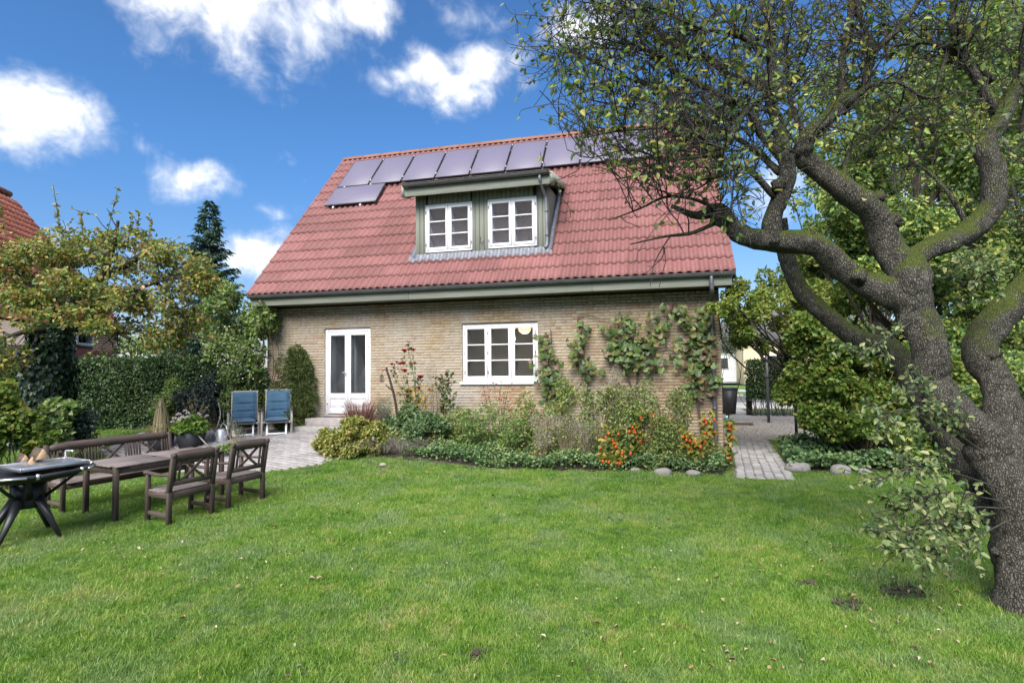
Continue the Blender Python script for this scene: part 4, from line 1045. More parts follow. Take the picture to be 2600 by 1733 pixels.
make_seat('garden_bench', 'long dark wooden bench behind the garden table', 'bench', (-7.80, 6.82, gz(-7.8, 6.82)), FA-math.pi+.0, 1.70, .44, 3)

tb = thing('garden_table', 'long weathered wooden table with slatted top on the lawn', 'table', (-6.94, 6.62, gz(-6.94, 6.62)), FA)
TL, TW = 1.46, .76
for x in (-TL/2, TL/2):
    for y in (-TW/2, TW/2): Geo().box2((x-.03, y-.03, 0), (x+.03, y+.03, .672), .006).build('leg', MT['teak_z'], tb)
for y in (-TW/2, TW/2): Geo().box2((-TL/2+.031, y-.012, .585), (TL/2-.031, y+.012, .671), .004).build('side_apron', MT['teak_x'], tb)
for x in (-TL/2, TL/2): Geo().box2((x-.012, -TW/2+.031, .585), (x+.012, TW/2-.031, .671), .004).build('end_apron', MT['teak_y'], tb)
nb_ = 8; bw_ = (TW+.10)/nb_
for k in range(nb_):
    y = -TW/2-.05+bw_*(k+.5)
    for x0, x1 in ((-TL/2-.05, -.003), (.003, TL/2+.05)):
        e = .03 if k in (0, nb_-1) else 0
        Geo().box2((x0+(e if x0 < -.5 else 0), y-bw_/2+.003, .673), (x1-(e if x1 > .5 else 0), y+bw_/2-.003, .698), .006).build('table_board', MT['teak_top'], tb)
Geo().lathe([(.001, .7), (.024, .7), (.024, .702), (.02, .702)], (-.05, 0, 0), 14).build('parasol_hole_cap', MT['black'], tb)

# fire-table grill ------------------------------------------------------------
bc = np.array([-7.13, 5.03]); bb = thing('fire_table', 'black steel fire table grill on angled legs at left edge', 'grill', (bc[0], bc[1], gz(*bc)), 0.0)
th = [math.pi/4*k+.30 for k in range(8)]
oct_ = lambda r: [(r*math.cos(a), r*math.sin(a)) for a in th]
g = Geo()
a, b, c = oct_(.575), oct_(.54), oct_(.22); V = [(*p, .80) for p in a]+[(*p, .735) for p in b]+[(*p, .655) for p in c]+[(*p, .79) for p in oct_(.55)]+[(*p, .70) for p in oct_(.2)]
g.add(V, [[8*l+i, 8*l+(i+1) % 8, 8*m+(i+1) % 8, 8*m+i] for l, m in ((0, 1), (1, 2), (3, 0), (4, 3)) for i in range(8)], [[32+i, 32+(i+1) % 8, 32+(i+2) % 8] for i in (0, 2, 4, 6)])
g.build('bowl', MT['black'], bb)
for k in range(8):
    a, b = np.array([*oct_(.60)[k], .785]), np.array([*oct_(.60)[(k+1) % 8], .785]); m_ = (a+b)/2; d_ = (b-a)
    Geo().bar(a+d_*.04, b-d_*.04, .06, .035, .006).build('rim_bar', MT['black'] , bb)
    if k % 2 == 0:
        n_ = np.array([m_[0], m_[1], 0]); n_ /= np.linalg.norm(n_)
        Geo().tube([m_-d_*.32+n_*.05, m_+d_*.32+n_*.05], .014, 8).build('handle', MT['steel'], bb, True)
    Geo().tube([a+(0, 0, -.03), a+(0, 0, .03)], .02, 8).build('rim_joint', MT['steel'], bb)
Geo().prism([(.17*math.cos(a), .17*math.sin(a)) for a in th], .37, .66, 2).build('column', MT['black'], bb)
def blade_leg(ang, r0, z0, r1, z1, w0, w1, t0, name):
    a = math.radians(ang); u = np.array([math.cos(a), math.sin(a), 0]); v = np.array([-math.sin(a), math.cos(a), 0]); d = u*(r1-r0)+np.array([0, 0, z1-z0]); n_ = np.cross(d, v); n_ /= np.linalg.norm(n_); V = []
    for f_, w_ in ((0, w0), (1, w1)):
        c_ = u*r0+np.array([0, 0, z0])+d*f_; V += [c_+v*w_, c_+n_*t0*(1-.5*f_), c_-v*w_, c_-n_*t0*.4]
    Geo().add(V, [[0, 1, 5, 4], [1, 2, 6, 5], [2, 3, 7, 6], [3, 0, 4, 7], [0, 3, 2, 1], [4, 5, 6, 7]]).build(name, MT['black'], bb)
for ang in (-72, 8, 118, 196, 250): blade_leg(ang, .08, .56, .44, 0.0, .075, .026, .05, 'leg')
for ang in (-35, 45, 158, 285): blade_leg(ang, .10, .42, .52, .77, .05, .018, .03, 'strut')
# steel plate lying across the rim
pt = thing('griddle_plate', 'steel griddle plate lying across the fire table', 'plate', (-7.11, 5.19, gz(*bc)+.812), math.radians(75))
gp = Geo(); gp.box((0, 0, .03), (.66, .60, .006), .001); gp.build('plate', MT['steel'], pt)
for a, b in (((-.33, -.315, .005), (.33, -.3005, .045)), ((-.33, .3005, .005), (.33, .315, .045)), ((-.345, -.315, .004), (-.3305, .315, .046)), ((.3305, -.315, .004), (.345, .315, .046))): Geo().box2(a, b, .003).build('plate_rim', MT['steel'], pt)
Geo().tube(curve([(.32, .27, .046), (.32, .27, .10), (.32, .25, .125), (.34, .12, .13)], 14), .011, 8).build('handle', MT['alu'], pt, True)
for k, (px, py, a, s, lab) in enumerate(((58, 1152, .5, 1.0, 'small split log at the left of the pile on the fire table'), (82, 1154, .15, .9, 'middle split log of the pile on the fire table'), (98, 1140, .7, 1.25, 'largest split log with pale end face on the fire table'))):
    p = at(px, py, 6.85); lg = thing('firewood_log', lab, 'log', p+(0, 0, -.06), .85+a*.6, 'firewood on the fire table')
    pr = np.array([(-.06, -.045), (.065, -.04), (.0, .065)])*s
    Geo().prism(pr, -.12, .12, 1).build('log_body', MT['logbark'], lg)
    for e_ in (-1, 1): Geo().prism(pr*.96, e_*.1205-.0015, e_*.1205+.0015, 1).build('cut_face', MT['firewood'], lg)

# sun loungers ----------------------------------------------------------------
def cushion_geo(w, L, th, creases, base, dirv_, nrm, sag=.0):
    nx, ny = 15, 40; X, Yv = np.meshgrid(np.linspace(-1, 1, nx), np.linspace(0, 1, ny))
    puff = (1-np.abs(X)**6)*(1-np.abs(2*Yv-1)**14)
    for c in creases:
        puff *= 1-.72*np.exp(-((Yv-c)/.022)**2)*(.62+.38*np.exp(-((np.abs(X)-.33)/.10)**2))*(1-.75*np.abs(X)**4)
    puff *= 1+.05*np.sin(X*23+Yv*9)*np.sin(Yv*40)*.6
    base = np.asarray(base, float); V = []
    up = base+X[..., None]*np.array([w/2, 0, 0])+Yv[..., None]*L*dirv_+(.012+th*puff)[..., None]*nrm
    lo = base+X[..., None]*np.array([w/2, 0, 0])+Yv[..., None]*L*dirv_-(.02*(1-np.abs(X)**6)*np.ones_like(Yv))[..., None]*nrm
    g = Geo()
    for A in (up, lo): g.grid(A[..., 0], A[..., 1], A[..., 2])
    per = np.concatenate([np.arange(nx-1), np.arange(ny-1)*nx+nx-1, (ny-1)*nx+np.arange(nx-1, 0, -1), np.arange(ny-1, 0, -1)*nx]); q = np.roll(per, -1); m = nx*ny
    g.F[4].append(np.stack([per, q, m+q, m+per], 1)); return g
def lounger(label, loc, rz, tilt):
    t = thing('sun_lounger', label, 'sun lounger', loc, rz, 'cushioned sun loungers on the patio')
    w = .52; bd = np.array([0, math.sin(tilt), math.cos(tilt)]); bn = np.array([0, -math.cos(tilt), math.sin(tilt)])
    b0 = np.array([0, .26, .30])
    bcu = cushion_geo(w, .70, .075, (.28, .56), b0+bn*.03, bd, bn).build('back_cushion', MT['cushion'], t, True)
    Geo().box(b0+bd*.675+bn*.02, (w+.02, .10, .10), .04, rotx(-tilt)).build('head_flap', MT['cushion'], bcu, True)
    scu = cushion_geo(w, .62, .085, (), (0, -.38, .325), np.array([0, .985, -.17]), np.array([0, .17, .985])).build('seat_cushion', MT['cushion'], t, True)
    Geo().bar(b0+bd*.735+(-.31, 0, 0), b0+bd*.735+(.31, 0, 0), .035, .05, .015).build('head_rail', MT['palewood'], t)
    for s in (-1, 1):
        x = s*.285
        Geo().bar(b0+(x-s*.02, 0, 0), b0+bd*.735+(x-s*.02, 0, 0), .028, .045, .004, (1, 0, 0)).build('back_stile', MT['palewood'], t)
        Geo().box((x, -.12, .27), (.024, .62, .045), .005, rotx(-.05)).build('seat_rail', MT['palewood'], t)
        Geo().bar((x+s*.03, -.30, 0), (x+s*.03, -.20, .56), .026, .045, .004, (1, 0, 0)).build('leg', MT['palewood'], t)
        Geo().bar((x+s*.03, .42, 0), (x+s*.03, .0, .52), .026, .045, .004, (1, 0, 0)).build('leg', MT['palewood'], t)
        Geo().box((x+s*.035, -.02, .575), (.055, .56, .026), .01, rotx(.05)).build('armrest', MT['teak_y'], t)
        Geo().bar((s*.2, -.36, .0), (s*.2, -.22, .27), .026, .04, .004, (1, 0, 0)).build('foot_strut', MT['white2'], t)
    Geo().box((0, -.353, .03), (.40, .025, .035), .004).build('foot_rail', MT['white2'], t)
    Geo().box((0, -.33, .29), (.55, .03, .04), .004).build('front_rail', MT['palewood'], t)
    return t
lp1 = on_g(619, 1103); lp2 = on_g(704, 1099)
lounger('blue cushioned lounger on the left, beside the watering can', lp1, math.radians(38), .42)
lounger('blue cushioned lounger on the right, nearest to the door steps', lp2, math.radians(34), .40)

# pots, can and tools on the patio ---------------------------------------------
def potgeo(r0, r1, h):
    g = Geo(); V = []
    for r, z in ((r0, 0), (r1, h), (r1-.02, h), (r1-.03, h-.06)): V += [(-r, -r, z), (r, -r, z), (r, r, z), (-r, r, z)]
    F = [[0, 3, 2, 1]]+[[4*l+i, 4*l+(i+1) % 4, 4*l+4+(i+1) % 4, 4*l+4+i] for l in range(3) for i in range(4)]
    return g.add(V, F)
def blades(g, base, n, L, spread, wd, droop, rad, zup=1.0):
    """arching grass blades as narrow strips"""
    base = np.asarray(base, float)
    for _ in range(n):
        a = rng.uniform(0, 6.28); r = rad*math.sqrt(rng.uniform()); ln = rng.uniform(*L); sp = rng.uniform(*spread)
        d = np.array([math.cos(a), math.sin(a), 0]); b = base+d*r; s = np.array([-d[1], d[0], 0]); s = s*math.cos(.8)+d*math.sin(.8)*rng.choice([-1, 1]); w = wd*rng.uniform(.6, 1.3)
        tt = np.linspace(0, 1, 6); P = b+d*(sp*ln*tt**1.6)[:, None]+np.array([0, 0, 1.0])*(zup*ln*(tt-droop*tt**2.6))[:, None]
        ww = w*(1-tt**2*.92)[:, None]; V = np.stack([P-s*ww, P+s*ww], 1).reshape(-1, 3); i = np.arange(5)[:, None]*2
        g.add(V, np.hstack([i, i+1, i+3, i+2]))
    return g
p = on_g(408, 1142)
pg = thing('grass_pot', 'black square pot of tall dry straw-coloured grass', 'potted grass', p, .3)
potgeo(.15, .21, .40).build('pot', MT['darkgrey'], pg)
Geo().box((0, 0, .33), (.34, .34, .02), .002).build('potting_soil', MT['soil'], pg)
gg = Geo()
for _ in range(620):                                     # tied-up sheaf: wide at the pot, gathered towards the top
    a = rng.uniform(0, 6.28); r = .23*math.sqrt(rng.uniform()); h = rng.uniform(.40, .80); d = np.array([math.cos(a), math.sin(a), 0]); tt = np.linspace(0, 1, 5)
    P = d*(r*(1-tt*.80)+.02*np.sin(tt*3)*rng.normal())[:, None]+np.array([0, 0, 1.0])*(.33+h*tt)[:, None]; sd_ = np.array([-d[1], d[0], 0])*.007
    V = np.stack([P-sd_, P+sd_], 1).reshape(-1, 3); i = np.arange(4)[:, None]*2; gg.add(V, np.hstack([i, i+1, i+3, i+2]))
gg = blades(gg, (0, 0, .35), 240, (.3, .55), (.3, .9), .0045, .8, .15)
gg.build('grass_blades', MT['strawgrass'], pg)
blades(Geo(), (0, 0, .75), 34, (.35, .8), (.1, 1.1), .005, .45, .03).build('seed_stalks', MT['strawgrass'], pg)
p = on_g(484, 1136)
pf = thing('flower_pot', 'black pot of pale pink geraniums with bright green leaves', 'potted flowers', p, -.2)
potgeo(.16, .225, .36).build('pot', MT['darkgrey'], pf)
Geo().box((0, 0, .30), (.36, .36, .02), .002).build('potting_soil', MT['soil'], pf)
k = 900; q = runit(k); q[:, 2] = np.abs(q[:, 2]); P = q*np.array([.36, .36, .34])*rng.uniform(.55, 1, (k, 1))+(0, 0, .36)
Geo().leaves(P, q+runit(k)*.8, q+runit(k)*.6+(0, 0, .6), .075, .07, .15).build('leaves', MT['l_geranium'], pf)
for _ in range(16):
    q = runit(1)[0]; q[2] = abs(q[2])*.8+.35; c = np.array([0, 0, .40])+q*np.array([.34, .34, .36]); g = Geo(); k = 22; d = runit(k); d[:, 2] = np.abs(d[:, 2])
    g.leaves(c+d*.018, d, runit(k), .035, .032, .1).build('flower_head', MT['pinkwhite'], pf)
fg = thing('fountain_grass', 'fountain grass with pale fluffy plumes behind the flower pot', 'grass plant', on_g(497, 1112), 0)
blades(Geo(), (0, 0, 0), 240, (.4, .8), (.2, .8), .004, .5, .12).build('blades', MT['redgrass'], fg)
for _ in range(12):
    a = rng.uniform(0, 6.28); s = rng.uniform(.12, .45); L = rng.uniform(.75, 1.0); pts = curve([(0, 0, 0), (math.cos(a)*s*.3, math.sin(a)*s*.3, L*.6), (math.cos(a)*s, math.sin(a)*s, L)], 8)
    Geo().tube(pts, .0035, 4).build('stalk', MT['dry'], fg); k = 60; tt = rng.uniform(.72, 1, k); P = np.array([pts[min(7, int(v*7))] for v in tt])+runit(k)*.006; d = runit(k)+(0, 0, .9)
    Geo().leaves(P, d, runit(k), .045, .006, .1).build('plume', MT['strawgrass'], fg)
wc = thing('watering_can', 'pale metal watering can standing left of the loungers', 'watering can', on_g(563, 1120), 2.9)
Geo().lathe([(.001, 0), (.125, 0), (.125, .012), (.115, .24), (.10, .27), (.06, .285), (.001, .285)], sides=20).build('body', MT['alu'], wc, True)
Geo().tube(curve([(.11, 0, .06), (.24, 0, .16), (.42, 0, .27)], 10), np.linspace(.026, .015, 10), 10).build('spout', MT['alu'], wc, True)
Geo().lathe([(.001, 0), (.04, 0), (.018, -.05)], (.43, 0, .285), 12).build('rose_head', MT['alu'], wc, True)
Geo().tube(curve([(-.11, 0, .08), (-.2, 0, .18), (-.16, 0, .33), (-.02, 0, .40), (.06, 0, .29)], 16), .010, 8).build('handle', MT['alu'], wc, True)
a, b = on_g(536, 1140), on_g(490, 1138)+np.array([0, 0, .40])
tool = thing('garden_hoe', 'grey handled hoe leaning across the flower pot', 'garden tool', a)
Geo().tube([np.zeros(3), b-a], .014, 8).build('shaft', MT['palewood'], tool, True)
Geo().box(b-a+(0, 0, .01), (.05, .13, .03), .006, rotz(.5)).build('hoe_head', MT['rust'], tool)
a = on_g(536, 1113)
bs = thing('bent_stick', 'pale crooked stick leaning against the dark shrub', 'stick', a)
Geo().tube(curve([(0, 0, 0), on_z(553, 1062, 0)*0+(.16, .05, .38), (.17, .08, .6), (.10, .1, .82)], 18, .006), np.linspace(.015, .008, 18), 7).build('stick', MT['palewood'], bs, True)

# rustic branch post with a hanging lantern -------------------------------------
yb_ = 11.55
rp_ = thing('rustic_post', 'crooked branch post standing among the bed plants', 'post', on_y(1012, 1090, yb_)*np.array([1, 1, 0])+(0, 0, gz(on_y(1012, 1090, yb_)[0], yb_)))
o_ = np.array(rp_.location)
w_ = lambda px, py: on_y(px, py, yb_)-o_
Geo().tube(curve([(0, 0, 0), w_(1004, 1020), w_(993, 975), w_(984, 945), w_(981, 932)], 24, .004), np.linspace(.034, .022, 24), 8).build('branch', MT['bark2'], rp_, True)
Geo().tube(curve([w_(996, 990), w_(985, 982), w_(979, 975)], 8), np.linspace(.02, .008, 8), 6).build('stub', MT['bark2'], rp_, True)
Geo().tube(curve([w_(984, 940), w_(976, 939), w_(969, 943)], 8), np.linspace(.017, .007, 8), 6).build('arm', MT['bark2'], rp_, True)
lt = on_y(969, 946, yb_); ln_ = thing('hanging_lantern', 'small dark metal lantern hanging from the branch post', 'lantern', lt-(0, 0, .215))
Geo().lathe([(.001, 0), (.045, 0), (.045, .012), (.04, .014)], sides=14).build('base', MT['rust'], ln_)
Geo().lathe([(.036, .014), (.036, .125)], sides=14).build('glass', MT['glass'], ln_, True)
for k in range(6): Geo().tube([(.041*math.cos(k*1.047), .041*math.sin(k*1.047), .012), (.041*math.cos(k*1.047), .041*math.sin(k*1.047), .128)], .004, 4).build('wire', MT['rust'], ln_)
Geo().lathe([(.046, .125), (.046, .135), (.02, .165), (.018, .18), (.001, .185)], sides=14).build('cap', MT['rust'], ln_)
Geo().tube(curve([(-.02, 0, .17), (-.012, 0, .205), (.0, 0, .216), (.012, 0, .205), (.02, 0, .17)], 10), .003, 4).build('bail', MT['rust'], ln_)

# stones ------------------------------------------------------------------------
def boulder(label, px, py, r, sq=.62):
    p = on_g(px, py); t = np.linspace(.02, math.pi-.02, 11); g = Geo().lathe(np.stack([np.sin(t), -np.cos(t)], 1), sides=16); V = np.vstack(g.V)
    ph = rng.uniform(0, 6, 3); V = V*(1+.10*np.sin(V[:, [1]]*2.3+ph[0])+.08*np.sin(V[:, [0]]*3.1+ph[1])+.05*np.sin(V[:, [2]]*5+ph[2])) @ rotz(rng.uniform(0, 6)).T
    g.V = [V*np.array([r*1.2, r, r*sq])+(0, 0, r*sq*.55)]
    o = g.build('boulder', MT['stone'], None, True); o.location = p; return tag(o, label, 'stone', 'field stones along the beds')
for px, py, r, lab in ((2025, 1196, .17, 'large pale field stone right of the path end'), (2138, 1202, .15, 'pale field stone under the hazel, second from the path'), (2195, 1203, .10, 'small field stone farthest right under the hazel'),
                       (1852, 1150, .14, 'grey field stone at the left side of the path'), (1838, 1126, .14, 'grey field stone under the physalis by the house corner'), (1683, 1206, .13, 'pale field stone at the front edge of the flower bed'), (1762, 1207, .10, 'small dark field stone in front of the flower bed'),
                       (1612, 1196, .07, 'tiny pale stone in the front ivy'), (972, 1182, .06, 'small white stone beside the sedum mound')):
    boulder(lab, px, py, r)

# urn on the left --------------------------------------------------------------
p = at(158, 1128, 9.9)
ur = thing('stone_urn', 'weathered stone urn half hidden in the shrubs at left', 'urn', (p[0], p[1], p[2]-.3))
Geo().lathe([(.001, 0), (.13, 0), (.13, .05), (.06, .10), (.06, .15), (.12, .2), (.155, .30), (.16, .38), (.185, .40), (.185, .425), (.15, .43), (.13, .38)], sides=20).build('urn_body', MT['stone'], ur, True)

# by the house corner: bin, bottle, posts, pole ---------------------------------
p = on_z(1851, 1052); bn_ = thing('wheelie_bin', 'black wheelie bin beside the open gate', 'bin', (p[0], p[1], 0), .1)
g = Geo(); V = []
for z, a, b in ((.06, .19, .22), (.95, .26, .32)): V += [(-a, -b, z), (a, -b, z), (a, b, z), (-a, b, z)]
g.add(V, [[0, 3, 2, 1], [4, 5, 6, 7]]+[[i, (i+1) % 4, 4+(i+1) % 4, 4+i] for i in range(4)]).build('bin_body', MT['darkgrey'], bn_)
Geo().box((0, .0, .985), (.56, .70, .055), .02).build('lid', MT['darkgrey'], bn_)
for s in (-1, 1): Geo().tube([(s*.2, .24, .09), (s*.25, .24, .09)], .09, 14).build('wheel', MT['black'], bn_)
Geo().tube([(-.2, .36, .93), (.2, .36, .93)], .018, 8).build('handle', MT['darkgrey'], bn_)
p = on_z(1846, 1086); bt = thing('teal_canister', 'teal plastic canister with white cap at the house corner', 'canister', (p[0], p[1], 0))
Geo().lathe([(.001, 0), (.085, 0), (.09, .02), (.09, .25), (.06, .30), (.03, .31)], sides=16).build('canister_body', MT['teal'], bt, True)
Geo().lathe([(.03, .305), (.032, .36), (.001, .362)], sides=12).build('cap', MT['white2'], bt, True)
p = on_z(1903, 1054); gp_ = thing('gate_post', 'slim black gate post at the street opening', 'post', (p[0], p[1], 0))
Geo().box2((-.10, -.06, 0), (.10, .06, 1.27), .008).build('post', MT['black'], gp_)
Geo().box2((-.11, -.07, 1.271), (.11, .07, 1.29), .006).build('post_cap', MT['black'], gp_)
for z in (.35, 1.05): Geo().box2((-.115, -.02, z), (-.1, .02, z+.08), .003).build('hinge', MT['steel'], gp_)
p = on_z(1952, 1072); po = thing('clothes_pole', 'grey metal pole standing in the gravel', 'pole', (p[0], p[1], 0))
Geo().tube([(0, 0, 0), (0, 0, 2.7)], .045, 12).build('tube', MT['zinc'], po, True)
Geo().lathe([(.075, 2.68), (.075, 2.74), (.001, 2.78)], sides=12).build('cap', MT['zinc'], po, True)
Geo().tube([(-.25, 0, 2.6), (.25, 0, 2.6)], .012, 6).build('crossbar', MT['zinc'], po)
p = on_z(1880, 1078); sl_ = Geo(); sl_.box((0, 0, .03), (.75, .16, .06), .02); o = sl_.build('timber_edging', MT['logbark']); o.location = (p[0], p[1], 0); o.rotation_euler = (0, 0, .1); tag(o, 'dark timber sleeper lying on the gravel', 'timber')
p = on_y(2023, 852, 14.0); lm = thing('garden_lamp', 'grey shaded lamp on a thin post among the branches', 'lamp', (p[0], p[1], p[2]-.05))
Geo().lathe([(.16, 0), (.15, .03), (.06, .10), (.03, .12), (.001, .13)], sides=18).build('lamp_shade', MT['zinc'], lm, True)
Geo().tube(curve([(0, 0, .12), (.0, .02, .4), (.03, .2, .62), (.05, .5, .7), (.05, .55, .6)], 14), .016, 6).build('bracket', MT['zinc'], lm, True)
Geo().tube([(.05, .55, .62), (.05, .55, -p[2]+.05)], .035, 8).build('lamp_post', MT['zinc'], lm, True)
# ---------------------------------------------------------------- plants
def ell(px, py, dep, rx, ry, rd=None, n=0):
    c = at(px, py, dep); k = dep/FPX
    return (c, np.array([rx*k, rx*k if rd is None else rd, ry*k]), n)
def clump_points(c, r, n, shell=.5):
    d = runit(n); u = rng.uniform(0, 1, n)**(1/3.)*(1-shell)+shell*rng.uniform(.75, 1.02, n)
    lump = 1+.16*np.sin(d[:, 0]*5+c[0]*3)*np.cos(d[:, 2]*5+c[1])+.10*np.sin(d[:, 1]*9+d[:, 2]*7)
    return c+d*r*(u*lump)[:, None], d
def sub_clumps(c, r, k, f=.42):
    """break one big mass into smaller uneven clumps"""
    d = runit(k); q = c+d*r*rng.uniform(.35, .82, (k, 1)); return [(a, r*f*rng.uniform(.7, 1.25)) for a in q]
def foliage(geo, clumps, n, L, Wd, o, shell=.45, up=.5, fold=.25, droop=.15):
    tot = sum(float(np.prod(r))**(2/3.) for _, r in clumps)
    for c, r in clumps:
        m = max(3, int(n*float(np.prod(r))**(2/3.)/tot)); P, d = clump_points(c, r, m, shell)
        s = rng.uniform(.6, 1.2, m)
        geo.leaves(P-o, d+runit(m)*.9+np.array([0, 0, -.15]), d*.7+runit(m)*.7+np.array([0, 0, up]), L*s, Wd*s, fold, droop)
    return geo
def wiggle(a, b, n=7, j=.06):
    a = np.asarray(a, float); b = np.asarray(b, float); L = np.linalg.norm(b-a); m = a+(b-a)*.5+runit(1)[0]*L*j*2
    return curve([a, m, b], n, L*j*.25)
def plant(name, label, cat, base, clumps, leaf, n, L, Wd, stem='stem', nst=10, srad=.008, group=None, k=0, extra=None, **kw):
    base = np.asarray(base, float); t = thing(name, label, cat, base, 0, group)
    if k:
        out_ = []
        for c, r in clumps: out_ += sub_clumps(c, r, k)
        cl_ = out_
    else: cl_ = clumps
    foliage(Geo(), cl_, n, L, Wd, base, **kw).build('leaves', MT[leaf], t)
    if nst:
        g = Geo()
        for i in range(nst):
            c, r = cl_[rng.integers(len(cl_))]; tip = c+runit(1)[0]*r*.6; b = base+np.array([rng.normal()*.06, rng.normal()*.06, -.02])
            g.tube(wiggle(b, tip)-base, np.linspace(srad, srad*.35, 7), 5)
        g.build('stems', MT[stem], t)
    return t
def clump1(e): return [(e[0], e[1])]

# --- generic tree skeleton
def limb(pts, dep0=None):
    """rows (px, py, depth, diameter px) -> smooth world polyline with radii"""
    A = np.array([[*at(p[0], p[1], p[2]), p[3]*p[2]/FPX/2*.80] for p in pts]); L = np.linalg.norm(np.diff(A[:, :3], axis=0), axis=1).sum()
    if len(A) > 4:
        w = np.minimum(.026, A[:, 3]*.35); w[0] = 0; A[:, :3] += rng.normal(size=(len(A), 3))*w[:, None]
    c = curve(A, max(6, int(L/.045))); c[:, 3] = np.maximum(c[:, 3], .003); return c
def bark_tube(g, c, o, sides=18, amp=.07):
    P = c[:, :3]; r = c[:, 3]; n = len(P); th = np.arange(sides)*2*math.pi/sides; s = np.cumsum(np.r_[0, np.linalg.norm(np.diff(P, axis=0), axis=1)])
    ph = rng.uniform(0, 6, 6); lump = 1+.035*np.sin(s*7+ph[3])+.03*np.sin(s*15+ph[4])+.03*np.sin(s*31+ph[5])
    r = r*lump
    k = 1+amp*(.5*np.sin(3*th[None]+s[:, None]*4+ph[0])+.5*np.sin(5*th[None]-s[:, None]*9+ph[1])+.35*np.sin(2*th[None]+s[:, None]*14+ph[2])+.5*rng.normal(size=(n, sides)))
    g.tube(P-o, r[:, None]*k, sides)
def grow(parents, n, L, r0, r1, tmin=.2, up=.25, along=.45, wig=.13, npt=6, pull=None):
    out_ = []; w = np.array([np.linalg.norm(p[-1, :3]-p[0, :3])+.05 for p in parents]); w = w/w.sum()
    for i in rng.choice(len(parents), n, p=w):
        p = parents[i]; j = rng.integers(int(len(p)*tmin), len(p)); a = p[j, :3]
        tg = p[min(j+1, len(p)-1), :3]-p[max(j-1, 0), :3]; tg = tg/(np.linalg.norm(tg)+1e-9)
        d = runit(1)[0]; d = d-tg*(d @ tg)*.7+tg*along+np.array([0, 0, up])
        if pull is not None: d = d+pull
        d /= np.linalg.norm(d); ln = rng.uniform(*L); pts = [a]; q = a
        for s in range(npt-1):
            d = d+runit(1)[0]*wig*2.2; d /= np.linalg.norm(d); q = q+d*ln/(npt-1); pts.append(q)
        ra = min(r0*rng.uniform(.7, 1.2), p[j, 3]*.75); out_.append(np.hstack([np.array(pts), np.linspace(ra, max(r1, ra*.4), npt)[:, None]]))
    return out_
def twig_tubes(g, tw, o, sides=4):
    for t in tw: g.tube(t[:, :3]-o, t[:, 3], sides, False)
    return g
def leaf_spots(tw, per, tmin=.3):
    P, D = [], []
    for t in tw:
        for _ in range(rng.poisson(per)):
            j = rng.integers(int(len(t)*tmin), len(t)); tg = t[j, :3]-t[max(0, j-1), :3]; P.append(t[j, :3]); D.append(tg/(np.linalg.norm(tg)+1e-9))
    return np.array(P), np.array(D)
def leaf_mesh_one(mat, fold=.25, droop=.2):
    me = Geo().leaves(np.zeros((1, 3)), np.array([[0, 1.0, 0]]), np.array([[0, 0, 1.0]]), 1.0, .58, fold, droop).mesh('leaf'); me.materials.append(MT[mat]); return me
def leaf_objs(parent, o, P, D, U, L, me):
    for p, d, u, l in zip(P, D, U, L):
        d = d/np.linalg.norm(d); s = np.cross(d, u); s /= (np.linalg.norm(s)+1e-9); u = np.cross(s, d); put(link('leaf', me, None, parent), p-o, np.stack([s, d, u], 1), float(l))

# ================================================================ old pear tree on the right
base = np.array([*on_z(2596, 1560)[:2], 0.0]); base[2] = gz(base[0], base[1])-.04
pear = thing('old_pear_tree', 'old mossy pear tree with forked trunk leaning in from the right', 'tree', base)
A = limb([(2600, 1575, 4.25, 156), (2597, 1480, 4.28, 150), (2594, 1380, 4.32, 136), (2580, 1275, 4.38, 132), (2545, 1180, 4.45, 124), (2490, 1105, 4.55, 112), (2425, 1045, 4.62, 104), (2365, 958, 4.7, 104), (2336, 878, 4.76, 103), (2322, 790, 4.82, 104), (2306, 720, 4.86, 112), (2300, 665, 4.9, 95)])
B = limb([(2590, 1290, 4.45, 120), (2565, 1180, 4.6, 120), (2545, 1080, 4.75, 104), (2525, 980, 4.85, 92), (2512, 880, 4.95, 92), (2538, 808, 5.05, 92), (2588, 755, 5.1, 88), (2640, 680, 5.2, 80), (2660, 560, 5.3, 70), (2640, 420, 5.4, 55)])
Cc = limb([(2570, 1380, 4.5, 92), (2520, 1290, 4.75, 80), (2462, 1190, 5.0, 76), (2400, 1085, 5.25, 76), (2330, 985, 5.5, 72), (2262, 905, 5.75, 66), (2180, 845, 5.95, 60), (2100, 795, 6.1, 56), (2043, 740, 6.2, 52), (2008, 670, 6.3, 50), (1985, 610, 6.35, 46), (1975, 560, 6.4, 40)])
A1 = limb([(2316, 770, 4.84, 100), (2262, 738, 4.86, 92), (2190, 722, 4.9, 80), (2128, 672, 4.95, 74), (2068, 626, 5.0, 72), (2010, 610, 5.02, 70), (1953, 606, 5.05, 70), (1880, 585, 5.1, 56), (1825, 561, 5.1, 46), (1770, 545, 5.15, 26), (1705, 520, 5.2, 12)])
A1b = limb([(1960, 622, 5.04, 62), (1966, 560, 5.04, 54), (1976, 496, 5.0, 52), (1984, 438, 4.98, 50), (1988, 385, 4.98, 44), (1975, 320, 5.0, 36), (1948, 250, 5.05, 30), (1955, 180, 5.1, 27), (1950, 70, 5.15, 24), (1935, -40, 5.2, 20), (1930, -160, 5.2, 14)])
A2 = limb([(2300, 690, 4.9, 100), (2270, 620, 4.95, 92), (2214, 535, 5.0, 82), (2137, 483, 5.05, 70), (2068, 440, 5.1, 66), (2040, 395, 5.12, 58), (2045, 345, 5.12, 50), (2097, 308, 5.1, 44), (2147, 262, 5.1, 46)])
